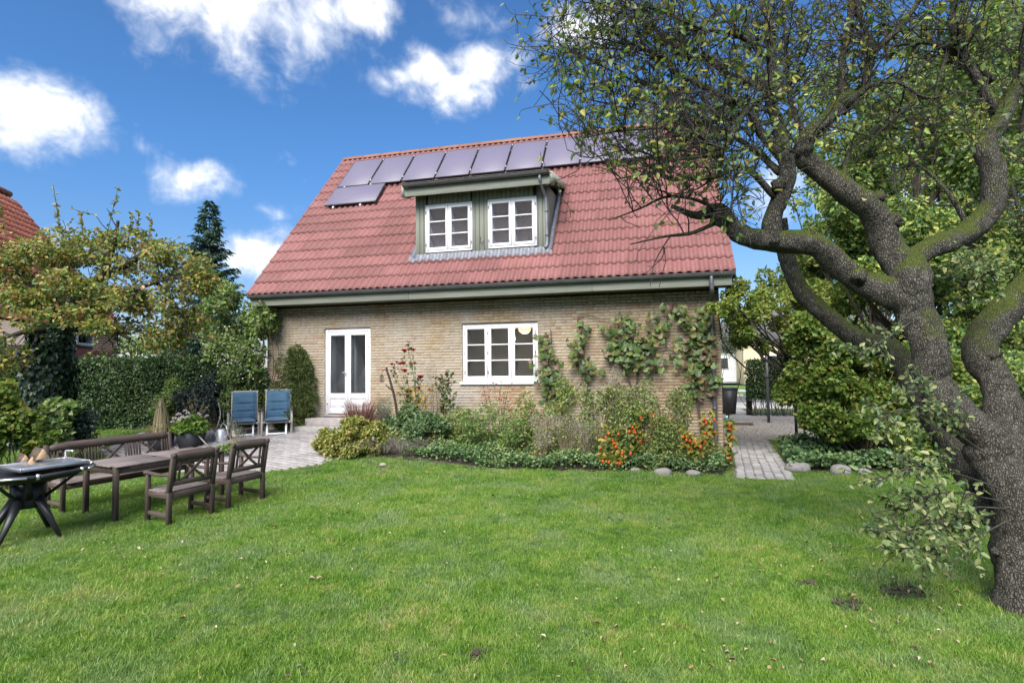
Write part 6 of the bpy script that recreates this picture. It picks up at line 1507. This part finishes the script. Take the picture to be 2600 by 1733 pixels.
plant('feathery_brown_plant', 'upright feathery brown stalks right of the tall rose', 'plant', bbase(1105, 11.5), [(on_y(px, py, 11.5), np.array([.13, .10, .22])) for px, py in ((1100, 965), (1108, 1000), (1112, 1045), (1095, 940))], 'dry', 900, .035, .008, 'stem', 22, .004)
# rose hips
b = bbase(1275, 11.3); rh = thing('rose_hip_bush', 'bare-stemmed bush with dark red hips under the window', 'rose bush', b); st_ = Geo(); tw = []; hips = []
for _ in range(26):
    p = on_y(rng.uniform(1225, 1335), rng.uniform(968, 1050), 11.3+rng.uniform(-.15, .15)); c = curve([b, b*.45+p*.55+np.array([rng.normal()*.05, 0, .05]), p], 9); st_.tube(c-b, np.linspace(.006, .0025, 9), 4); tw.append(np.hstack([c, np.full((9, 1), .004)])); hips.append(p)
sub = grow(tw, 60, (.05, .16), .003, .002, .5); twig_tubes(st_, sub, b).build('stems', MT['stem'], rh); hips += [s_[-1, :3] for s_ in sub]
for p in hips[:70]: Geo().ball(p-b, (.013, .013, .017), 7, 5).build('rose_hip', MT['hip'], rh, True)
P, D = leaf_spots(tw+sub, 1.3, .3); k = len(P); Geo().leaves(P-b, D+runit(k), runit(k), .035, .025).build('leaves', MT['redgrass'], rh)

# physalis with orange husks ------------------------------------------------------
def husk(parent, p, s):
    t = np.linspace(.05, math.pi-.02, 9); r = np.sin(t)**.8*(1-.25*(1+np.cos(t))/2); g = Geo().lathe(np.stack([r, np.cos(t)*1.15], 1), sides=10); V = np.vstack(g.V); a = np.arctan2(V[:, 1], V[:, 0]); V[:, :2] *= (1+.10*np.cos(5*a))[:, None]
    g.V = [V*s @ rotx(rng.normal()*.3).T+p]; return g.build('orange_husk', MT['lantern_red'], parent, True)
PH = [('physalis with orange husks hanging lowest at the bed front', 1550, 10.25, [(1531, 1170), (1546, 1173), (1574, 1176), (1580, 1149), (1601, 1150), (1525, 1137), (1568, 1176)]),
      ('physalis with a diagonal row of orange husks in mid bed', 1575, 10.5, [(1559, 1125), (1564, 1134), (1556, 1118), (1546, 1101), (1570, 1101), (1538, 1110)]),
      ('tall physalis with husks strung down one stem', 1615, 10.6, [(1606, 1084), (1610, 1093), (1613, 1098), (1616, 1110), (1598, 1095), (1625, 1120), (1627, 1060)]),
      ('physalis with yellow leaves and two husks, tallest of all', 1665, 10.8, [(1664, 1074), (1663, 1051)]),
      ('physalis with five orange husks right of the bed middle', 1760, 10.4, [(1735, 1108), (1743, 1116), (1752, 1119), (1761, 1122), (1779, 1134), (1755, 1140), (1790, 1120)]),
      ('physalis beside the downpipe with a bright husk pair', 1795, 10.9, [(1790, 1065), (1814, 1065), (1793, 1073), (1815, 1098), (1790, 1098)]),
      ('physalis nearest to the cobbled path', 1850, 10.7, [(1853, 1089), (1857, 1111), (1852, 1080), (1854, 1162)])]
for lab, px, y, hs_ in PH:
    b = bbase(px, y); t = thing('physalis_plant', lab, 'physalis', b, 0, 'physalis plants'); st_ = Geo(); tw = []
    tops = [on_y(hx+rng.normal()*4, hy-14, y) for hx, hy in hs_]
    for tp, (hx, hy) in zip(tops, hs_):
        c = curve([b+(rng.normal()*.1, 0, 0), b*.5+tp*.5+np.array([0, 0, .04]), tp], 8); st_.tube(c-b, np.linspace(.006, .003, 8), 5); tw.append(np.hstack([c, np.full((8, 1), .004)])); husk(t, on_y(hx, hy, y-.08)-b, rng.uniform(.022, .030))
    st_.build('stems', MT['gstem'], t); P, D = leaf_spots(tw, 24, .25); k = len(P); Geo().leaves(P+runit(k)*.05-b, runit(k)+np.array([0, 0, -.2]), runit(k)*.6+np.array([0, -.4, .7]), rng.uniform(.08, .13, k), rng.uniform(.055, .085, k)).build('leaves', MT['l_physalis'], t)

# ================================================================ grape vine on the wall
YV = YW-.10
vb = bbase(1560, YV-.05); vine = thing('grape_vine', 'grape vine with large lobed leaves trained on the brick wall', 'vine', vb)
def vl(pts, w): return np.hstack([curve([on_y(a, c, YV+.02) for a, c in pts], 26, .008), np.linspace(w, w*.35, 26)[:, None]])
vst = [vl(q, w) for q, w in (([(1392, 1110), (1388, 1000), (1392, 930), (1400, 860), (1396, 832)], .022), ([(1478, 1100), (1492, 960), (1476, 870), (1470, 800), (1530, 810), (1575, 812)], .016), ([(1600, 1100), (1606, 1000), (1575, 920), (1545, 880), (1600, 830), (1598, 800)], .026), ([(1612, 1095), (1618, 960), (1632, 900), (1690, 880), (1682, 850), (1700, 800), (1740, 770)], .024), ([(1782, 1100), (1765, 960), (1768, 860), (1775, 800), (1800, 770)], .022), ([(1690, 880), (1720, 900), (1760, 930)], .012))]
g = Geo(); 
for c in vst: bark_tube(g, c, vb, 8, .12)
g.build('vine_stem', MT['vine_wood'], vine, True)
def vine_leaf():
    a = np.linspace(-2.75, 2.75, 23); r = .5*(.62+.38*np.abs(np.cos(a*1.25))**.8)*(1+.06*np.cos(a*11)); r[0] = r[-1] = .16
    o = np.stack([r*np.sin(a), r*np.cos(a)+.08, -.28*(r*np.sin(a))**2*2-.18*np.maximum(0, r*np.cos(a))**2+.02*np.cos(a*9)], 1)
    V = np.vstack([[(0, .05, .03)], o]); return Geo().add(V, None, [[0, i+2, i+1] for i in range(22)])
vlg = vine_leaf(); vme = vlg.mesh('vine_leaf'); vme.materials.append(MT['l_vine'])
VC = [(1383, 880, 22, 45, 26), (1385, 940, 28, 48, 40), (1400, 990, 32, 40, 40), (1440, 1000, 30, 30, 18), (1470, 860, 14, 25, 10), (1462, 900, 20, 35, 24), (1490, 930, 22, 25, 14), (1515, 940, 18, 18, 10), (1474, 820, 10, 12, 5), (1492, 836, 12, 12, 6), (1530, 835, 18, 12, 6), (1560, 850, 25, 14, 10), (1595, 815, 22, 20, 14), (1600, 860, 42, 38, 60), (1560, 890, 38, 32, 38), (1640, 870, 42, 32, 42), (1680, 840, 32, 28, 24), (1650, 800, 12, 12, 4), (1710, 785, 32, 18, 16), (1740, 815, 25, 22, 14), (1770, 850, 32, 38, 34), (1740, 880, 26, 22, 16), (1775, 920, 32, 42, 38), (1765, 970, 32, 32, 28), (1800, 900, 20, 40, 22), (1660, 920, 32, 28, 22), (1600, 920, 32, 28, 22), (1780, 800, 30, 24, 16), (1720, 925, 18, 28, 8), (1815, 960, 14, 40, 16), (1400, 1040, 40, 25, 22)]
vi = []
for cx_, cy_, rx, ry, m in VC:
    for _ in range(int(m*1.25)):
        vi.append((on_y(cx_+rng.normal()*rx*.55, cy_+rng.normal()*ry*.55, YV-abs(rng.normal())*.11-.01), rng.uniform(.10, .18)))
vi.sort(key=lambda t: -t[1]); rest = Geo(); V0 = np.vstack(vlg.V); F0 = vlg.F[3][0]
for q, (p, s) in enumerate(vi):
    d = np.array([rng.normal()*.55, -.35+rng.normal()*.3, -.8+rng.normal()*.35]); d /= np.linalg.norm(d); u = np.array([rng.normal()*.35, -1, .45+rng.normal()*.35]); sd_ = np.cross(d, u); sd_ /= np.linalg.norm(sd_); u = np.cross(sd_, d); Rm = np.stack([sd_, d, u], 1)
    if q < 300: put(link('vine_leaf', vme, None, vine), p-vb, Rm, s)
    else: rest.add((V0*s) @ Rm.T+p-vb, None, F0)
kind(rest.build('vine_foliage', MT['l_vine'], vine), 'stuff')
# bunches of dark grapes
for px, py in ((1505, 935), (1465, 925), (1590, 905), (1655, 905), (1495, 905)):
    c = on_y(px, py, YV-.10); g = Geo()
    for _ in range(22): g.ball(c-vb+np.array([rng.normal()*.022, rng.normal()*.02, -abs(rng.normal())*.05]), .010, 6, 4)
    g.build('grape_bunch', MT['black'], vine, True)

# ================================================================ right-hand side
b = on_g(2180, 1180)+np.array([.2, .5, 0])
plant('hazel_bush', 'big yellow-green hazel bush beside the cobbled path', 'bush', b, mass([(2030, 960, 10.8, 60, 70), (2120, 900, 10.8, 90, 90), (2200, 980, 10.6, 90, 90), (2080, 1040, 10.6, 80, 70), (2170, 1080, 10.5, 90, 60), (2280, 1060, 10.6, 90, 80), (2350, 960, 10.8, 90, 90), (2050, 860, 10.9, 60, 60), (2240, 880, 10.8, 80, 70)], 7, .42), 'l_hazel', 24000, .088, .07, 'stem', 60, .016, up=.15)
plant('dark_corner_shrub', 'dark shrub just behind the right house corner', 'shrub', np.array([*on_z(1846, 1062)[:2], 0.0]), mass([(1860, 850, 17, 35, 55), (1885, 815, 17, 40, 50), (1850, 790, 17, 25, 40)], 6, .5), 'l_hedge', 3200, .07, .045, 'stem', 4, .014)
def far_tree(label, px, dep, es, leaf, n, L, group='trees behind the garden on the right', tw=.16, k=9):
    c0 = at(px, 925, dep); b = np.array([c0[0], c0[1], 0.0]); t = thing('broadleaf_tree', label, 'tree', b, 0, group); cl_ = mass(es, k, .36); foliage(Geo(), cl_, n, L, L*.62, b, .35, .5).build('crown', MT[leaf], t)
    g = Geo(); top = max(c[2] for c, r in cl_); m_ = np.mean([c for c, r in cl_], 0); tk = np.hstack([curve([b, b*.5+m_*.5, np.array([m_[0], m_[1], top*.85])], 20, .05), np.linspace(tw, tw*.25, 20)[:, None]]); bark_tube(g, tk, b, 10)
    for c, r in cl_[::2]:
        j = rng.integers(5, 16); g.tube(wiggle(tk[j, :3], c, 8, .08)-b, np.linspace(tw*.38, .012, 8), 6, False)
    g.build('trunk', MT['bark2'], t, True); return t
lt_ = far_tree('young tree with bright lime-green leaves at the right house corner', 2090, 12.2, [(1840, 775, 11, 45, 35), (1880, 745, 11.2, 50, 45), (1920, 800, 11.5, 50, 60), (1880, 820, 11.4, 45, 45), (1960, 750, 11.8, 60, 70), (1930, 870, 11.8, 30, 40), (2000, 820, 12, 60, 70), (2050, 740, 12.2, 60, 70), (2080, 850, 12.2, 60, 60), (1900, 860, 11.9, 40, 30), (2010, 900, 12, 50, 50)], 'l_bright', 10500, .085, 'trees behind the garden on the right', .055, 6)
far_tree('large broadleaf tree filling the view behind the pear tree fork', 2330, 12.5, [(2250, 350, 12.5, 140, 130), (2400, 420, 12.2, 150, 150), (2330, 560, 12, 170, 110), (2200, 520, 12.8, 130, 120), (2460, 620, 12, 130, 120), (2420, 230, 12.5, 130, 110), (2160, 640, 13, 110, 90), (2300, 700, 12, 150, 90), (2480, 780, 12, 120, 100), (2380, 850, 12, 130, 80)], 'l_back', 36000, .115)
far_tree('broadleaf tree at the far right edge behind the pear trunk', 2680, 14, [(2600, 250, 14, 130, 160), (2700, 450, 14, 150, 160), (2600, 600, 13.5, 120, 130), (2560, 90, 14, 110, 90), (2620, 800, 13.5, 140, 130), (2560, 950, 13, 100, 90), (2700, 950, 13, 120, 120)], 'l_back', 16000, .12)
far_tree('smaller pale green tree between the house and the pear tree', 2080, 16, [(2060, 640, 16, 80, 80), (2110, 740, 16, 90, 80), (2020, 740, 16, 60, 70), (2150, 560, 16, 90, 80)], 'l_hazel', 9000, .12)
for lab, px, dep, es, n in (('tall backdrop tree behind the large broadleaf tree', 2250, 22, [(2060, 330, 22, 90, 120), (2080, 500, 22, 80, 100), (2150, 420, 22, 120, 120), (2130, 230, 22, 90, 90), (2270, 300, 22, 130, 130), (2330, 480, 22, 140, 140), (2180, 600, 22, 130, 130), (2300, 700, 22, 150, 130), (2150, 780, 22, 110, 110), (2260, 870, 22, 140, 80)], 17000), ('tall backdrop tree at the far right', 2500, 21, [(2380, 120, 21, 120, 90), (2500, 80, 21, 130, 110), (2620, 140, 21, 120, 120), (2450, 250, 21, 140, 140), (2580, 350, 21, 140, 160), (2440, 480, 21, 140, 140), (2560, 600, 21, 140, 140), (2450, 740, 21, 150, 130), (2580, 840, 21, 140, 120), (2450, 900, 21, 140, 80)], 18000), ('dense tree beyond the gravel behind the hazel', 2080, 24, [(2040, 700, 24, 70, 80), (2110, 760, 24, 80, 80), (2050, 820, 24, 70, 70), (2130, 870, 24, 90, 60)], 6000)):
    far_tree(lab, px, dep, es, 'l_back', n, .17, 'trees behind the garden on the right', .2, 9)
plant('right_edge_bush', 'dark green bush behind the pear trunk at the right edge', 'bush', at(2480, 1150, 9.5)*np.array([1, 1, 0]), mass([(2500, 960, 11, 110, 70), (2430, 930, 11.5, 60, 60), (2580, 960, 11, 80, 80), (2480, 1040, 9.6, 100, 70), (2400, 1120, 9.6, 100, 45), (2570, 1080, 9.6, 90, 90), (2320, 1130, 9.8, 60, 50)], 7, .42), 'l_back', 13000, .085, .055, 'stem', 30, .012)
cover('woodland_ground_cover', 'low leafy ground cover under the hazel bush', [(2.45, 10.7), (3.3, 10.9), (4.5, 10.85), (7, 10.35), (9, 10), (8, 12.5), (3.2, 13.6), (2.8, 13.5)], 15000, .08, .07, .38, 'l_ivyfloor')
# hedge at the gate with bare feet
hp = on_z(1965, 1058); rhg = thing('street_hedge', 'privet hedge with bare stems at its foot beside the gate', 'hedge', (hp[0], hp[1]+.3, 0)); o = np.array(rhg.location)
k = 11000; P = np.stack([rng.uniform(-.85, 2.6, k), rng.uniform(-.35, .35, k), rng.uniform(.62, 2.05, k)], 1); P[:, 1] = np.where(rng.uniform(size=k) < .7, -.33+.06*rng.normal(size=k), P[:, 1])
Geo().leaves(P, runit(k)+(0, -.4, 0), runit(k)+(0, -.5, .4), .085, .06).build('leaves', MT['l_hedge'], rhg)
g = Geo()
for _ in range(70):
    x = rng.uniform(-.75, 2.5); g.tube(wiggle((x, rng.uniform(-.2, .2), 0), (x+rng.normal()*.25, rng.uniform(-.25, .25), rng.uniform(.8, 1.5))), np.linspace(.014, .007, 7), 5)
g.build('stems', MT['stem'], rhg)

# ================================================================ neighbouring buildings
nd = np.array([math.sin(math.radians(-27.8)), math.cos(math.radians(-27.8)), 0]); nn_ = np.array([nd[1], -nd[0], 0])   # along the eave, and outwards
corner = at(293, 900, 23.0); corner[2] = .3
nb = thing('red_brick_neighbour_house', 'red brick neighbour house with orange tiled roof behind the apple tree', 'house', corner, math.atan2(nd[1], nd[0]))
# local x runs along the eave away from the camera, local -y faces the garden
def nloc(px, py, off=0.0):
    d = ray(px, py); t = ((corner-CAMP) @ nn_+off)/(d @ nn_); p = CAMP+d*t-corner; return np.array([p @ nd, -(p @ nn_), p[2]])
eh = nloc(120, 788)[2]; HL, HD = 13.0, 8.0
w0, w1 = nloc(195, 874), nloc(236, 845)
NZ0, NZ1 = w0[2], w1[2]
wg = Geo(); wx0, wx1 = min(w0[0], w1[0]), max(w0[0], w1[0])
wg.box2((-HL, 0, -.6), (wx0, .3, eh), 0); wg.box2((wx1, 0, -.6), (0, .3, eh), 0); wg.box2((wx0, 0, -.6), (wx1, .3, NZ0), 0); wg.box2((wx0, 0, NZ1), (wx1, .3, eh), 0)
wl = wg.build('front_wall', MT['redbrick_gap'], nb)
rb = Geo(); nbk = 0
gbm = {}
for c in range(int((eh+.5)/CH)):
    z = -.4+CH*(c+.5)
    if z < .9 or z > eh-.1: continue
    x = -6.0+(.06 if c % 2 else 0)
    while x < -.02:
        a, b2 = x, min(x+.24, 0)
        if not (z > NZ0-.03 and z < NZ1+.03 and a < wx1 and b2 > wx0) and b2-a > .05: rb.box(((a+b2)/2, -.004, z), (b2-a-.012, .024, CH-.013), 0)
        x += .24
kind(rb.build('brick_field', MT['redbrick'], wl), 'stuff')
Geo().box2((-.05, -.06, -.5), (.06, .3, eh), .01).build('corner_pipe', MT['white2'], nb)
wn = link('window', None, None, nb); f = Geo(); fw = .07
f.box2((wx0, -.02, NZ0), (wx0+fw, .06, NZ1)); f.box2((wx1-fw, -.02, NZ0), (wx1, .06, NZ1)); f.box2((wx0+fw, -.018, NZ1-fw), (wx1-fw, .058, NZ1)); f.box2((wx0+fw, -.018, NZ0), (wx1-fw, .058, NZ0+fw)); f.build('window_frame', MT['white2'], wn)
Geo().box2((wx0+fw, .02, NZ0+fw), (wx1-fw, .03, NZ1-fw), 0).build('pane', MT['glass_up'], wn)
for q in (.33, .66): Geo().box2((wx0+(wx1-wx0)*q-.012, .005, NZ0+fw), (wx0+(wx1-wx0)*q+.012, .019, NZ1-fw), .002).build('glazing_bar', MT['black'], wn)
Geo().box2((wx0-.05, -.08, NZ0-.07), (wx1+.05, .0, NZ0-.003), .005).build('window_sill', MT['zinc'], wn)
gbl = Geo(); gbl.box2((-.3, .3, -.6), (0, HD, eh), 0); ridgeh = nloc(130, 545, -HD/2)[2]
rsl = math.atan2(ridgeh-eh, HD/2)
gbl.prism([(0.02, eh), (HD-.02, eh), (HD/2, ridgeh-.1)], -.3, 0, 0); gbl.prism([(0.02, eh), (HD-.02, eh), (HD/2, ridgeh-.1)], -HL, -HL+.3, 0); gbl.box2((-HL, HD-.3, -.6), (-.3, HD, eh), 0); gbl.build('gable_wall', MT['redbrick'], nb)
Geo().box2((-HL, -.42, eh-.16), (.25, -.36, eh-.02), .01).build('gutter', MT['white2'], nb)
rd_ = np.array([0, math.cos(rsl), math.sin(rsl)]); rn_ = np.array([0, -math.sin(rsl), math.cos(rsl)]); e0 = np.array([0, -.4, eh-.4*math.tan(rsl)]); RL = (HD/2+.4)/math.cos(rsl)
rf = Geo(); rf.add([e0+(-HL, 0, 0)-rn_*.05, e0+(.25, 0, 0)-rn_*.05, e0+rd_*RL+(.25, 0, 0)-rn_*.05, e0+rd_*RL+(-HL, 0, 0)-rn_*.05], [[0, 1, 2, 3]])
bk_ = [np.array([p[0], HD-p[1], p[2]]) for p in (e0+(-HL, 0, 0), e0+(.25, 0, 0), e0+rd_*RL+(.25, 0, 0), e0+rd_*RL+(-HL, 0, 0))]; rf.add(bk_, [[0, 1, 2, 3]]); rfo = rf.build('roof', MT['pantile'], nb)
tw_, tl_ = .245, .345; m = 9; xx = np.linspace(0, tw_*1.06, m); prof_ = .030*np.sin(xx/tw_*2*math.pi+.5)+.012*np.cos(xx/tw_*4*math.pi)
tg = Geo(); V = []
for s_, dz in ((0, .012), (0, .038), (tl_*1.1, .006)): V += [(a, s_, b3+dz) for a, b3 in zip(xx, prof_)]
i = np.arange(2)[:, None]*m; j = np.arange(m-1)[None]; tg.add(V, np.stack([i+j, i+j+1, i+m+j+1, i+m+j], -1).reshape(-1, 4)); tme = tg.mesh('roof_tile', True); tme.materials.append(MT['pantile'])
TR = np.stack([(1, 0, 0), rd_, rn_], 1); tl_list = []
for c in range(int(RL/tl_)):
    for q in range(int((HL+.2)/tw_)): tl_list.append((-q*tw_, c*tl_))
def tvis(t):
    p = e0+np.array([t[0], 0, 0])+rd_*t[1]; w = corner+nd*p[0]-nn_*p[1]+np.array([0, 0, p[2]]); d = w-CAMP; zc = d @ _f; return CX+FPX*(d @ _r)/zc, CY-FPX*(d @ _u)/zc
cand = []; rest = []
for t in tl_list:
    u, v = tvis(t); (cand if (-60 < u < 240 and v < 600) else rest).append((t, u, v))
cand.sort(key=lambda q: q[2]); rest = rest+cand[300:]; rg = Geo(); V0 = np.vstack(tg.V); F0 = tg.F[4][0]
for t, u, v in cand[:300]: put(link('roof_tile', tme, None, rfo), e0+np.array([t[0]-.03, 0, 0])+rd_*t[1]+rn_*(.02+rng.normal()*.003), TR)
for t, u, v in rest: rg.add(V0 @ TR.T+e0+np.array([t[0]-.03, 0, 0])+rd_*t[1]+rn_*.02, F0)
kind(rg.build('roof_tile_field', MT['pantile'], rfo, True), 'stuff')
for q in range(int((HL+.2)/.38)): Geo().tube([e0+rd_*RL+np.array([.25-q*.38, 0, .02]), e0+rd_*RL+np.array([.25-q*.38-.40, 0, .035])], .13, 10).build('ridge_tile', MT['ridge'], rfo, True)
Geo().box2((-4.6, .35, 0), (-4.4, .36, .1), 0)
sk = nloc(112, 646, -1.6); Geo().box((sk[0], sk[1]-.1, sk[2]), (1.2, .12, .16), .01).build('dormer_gutter', MT['white2'], rfo)
# low shed with dark felt roof behind the hedge
sp_ = at(400, 918, 26); sd_ = thing('garden_shed', 'low grey shed roof just above the hedge top', 'shed', (sp_[0], sp_[1], .3), .7)
Geo().box2((-2.2, -1.2, 0), (2.2, 1.2, sp_[2]-.3), .02).build('shed_wall', MT['soffit'], sd_)
Geo().box2((-2.4, -1.4, sp_[2]-.3), (2.4, 1.4, sp_[2]-.15), .02).build('shed_roof', MT['asphalt'], sd_)
for a in (-1.0, .4): Geo().box2((a, -1.23, .2), (a+.8, -1.201, 1.5), .01).build('shed_door', MT['cladding'], sd_)
# greenery behind the left gardens
for lab, px, dep, es, n in (('pale green tree far behind the shed', 345, 34, [(330, 880, 34, 45, 40), (290, 860, 34, 40, 50), (375, 870, 34, 40, 35)], 1500), ('blue-green distant tree left of the spruce', 400, 48, [(395, 880, 48, 40, 35), (440, 870, 48, 40, 40)], 1100), ('distant tree behind the spruce foot', 480, 40, [(470, 860, 40, 50, 60), (520, 880, 40, 50, 60)], 1500), ('distant leafy tree behind the left shrubs', 30, 30, [(20, 880, 30, 90, 80), (110, 900, 30, 70, 50)], 1600), ('dark yew behind the spruce foot', 440, 20, [(440, 880, 20, 45, 60), (480, 860, 20, 45, 70), (420, 910, 20, 45, 40)], 2600)):
    far_tree(lab, px, dep, es, 'l_spruce' if 'dark yew' in lab else 'l_back', n, .16 if dep > 25 else .1, 'trees behind the left boundary', .14, 6)
# street side: white boarded house, cream house, far trees
p = on_z(1880, 964, .16); wh = thing('white_boarded_house', 'white weatherboarded house across the street', 'house', (p[0]-1, 52, .16))
for q in range(14): Geo().box((0, 0, .2+q*.2), (9, .05, .185), .01, rotx(.07)).build('weatherboard', MT['white2'], wh)
Geo().box2((-4.4, .05, 0), (4.4, 6, 2.9), .01).build('house_wall', MT['white2'], wh); Geo().prism([(-.5, 2.9), (6.5, 2.9), (3, 5.6)], -4.8, 4.8, 0).build('roof', MT['asphalt'], wh)
for a in (-2.5, 1.2): 
    w_ = Geo().box2((a, -.06, 1.2), (a+1.1, -.03, 2.3), .01).build('window', MT['white'], wh); Geo().box2((a+.08, -.075, 1.28), (a+1.02, -.061, 2.22), 0).build('pane', MT['glass_up'], w_)
MT['cream'] = plain('cream_render', (.55, .46, .30), .9)
p = at(1990, 890, 44); ch = thing('cream_house', 'cream rendered house beyond the street hedge', 'house', (p[0]+2, p[1], .16))
Geo().box2((-5, 0, 0), (6, 7, 3.4), .02).build('house_wall', MT['cream'], ch); Geo().prism([(-.4, 3.4), (7.4, 3.4), (3.5, 6.6)], -5.3, 6.3, 0).build('roof', MT['asphalt'], ch)
for a in (-3.5, .5, 3): 
    w_ = Geo().box2((a, -.05, 1.2), (a+1.1, -.002, 2.4), .01).build('window', MT['white2'], ch); Geo().box2((a+.08, -.065, 1.28), (a+1.02, -.051, 2.32), 0).build('pane', MT['glass_up'], w_)
for lab, px, dep, es, n in (('tall distant tree above the white boarded house', 1880, 62, [(1860, 850, 62, 40, 40), (1910, 830, 62, 50, 60)], 1500), ('distant tree behind the cream house', 2020, 60, [(2010, 820, 60, 60, 60), (2080, 840, 60, 60, 60)], 1400)):
    far_tree(lab, px, dep, es, 'l_back', n, .3, 'trees across the street', .2, 6)

# ================================================================ the garden behind the camera (seen only in the window panes)
bh = thing('rear_boundary_hedge', 'tall clipped hedge closing the garden behind the viewer', 'hedge', (-6, -9, 0)); k = 9000
P = np.stack([rng.uniform(-16, 22, k), rng.normal(size=k)*.25+.5, rng.uniform(0, 1, k)**.8*3.9], 1); Geo().leaves(P, runit(k)+(0, .4, 0), runit(k)+(0, .6, .4), .24, .16).build('leaves', MT['l_hedge'], bh)
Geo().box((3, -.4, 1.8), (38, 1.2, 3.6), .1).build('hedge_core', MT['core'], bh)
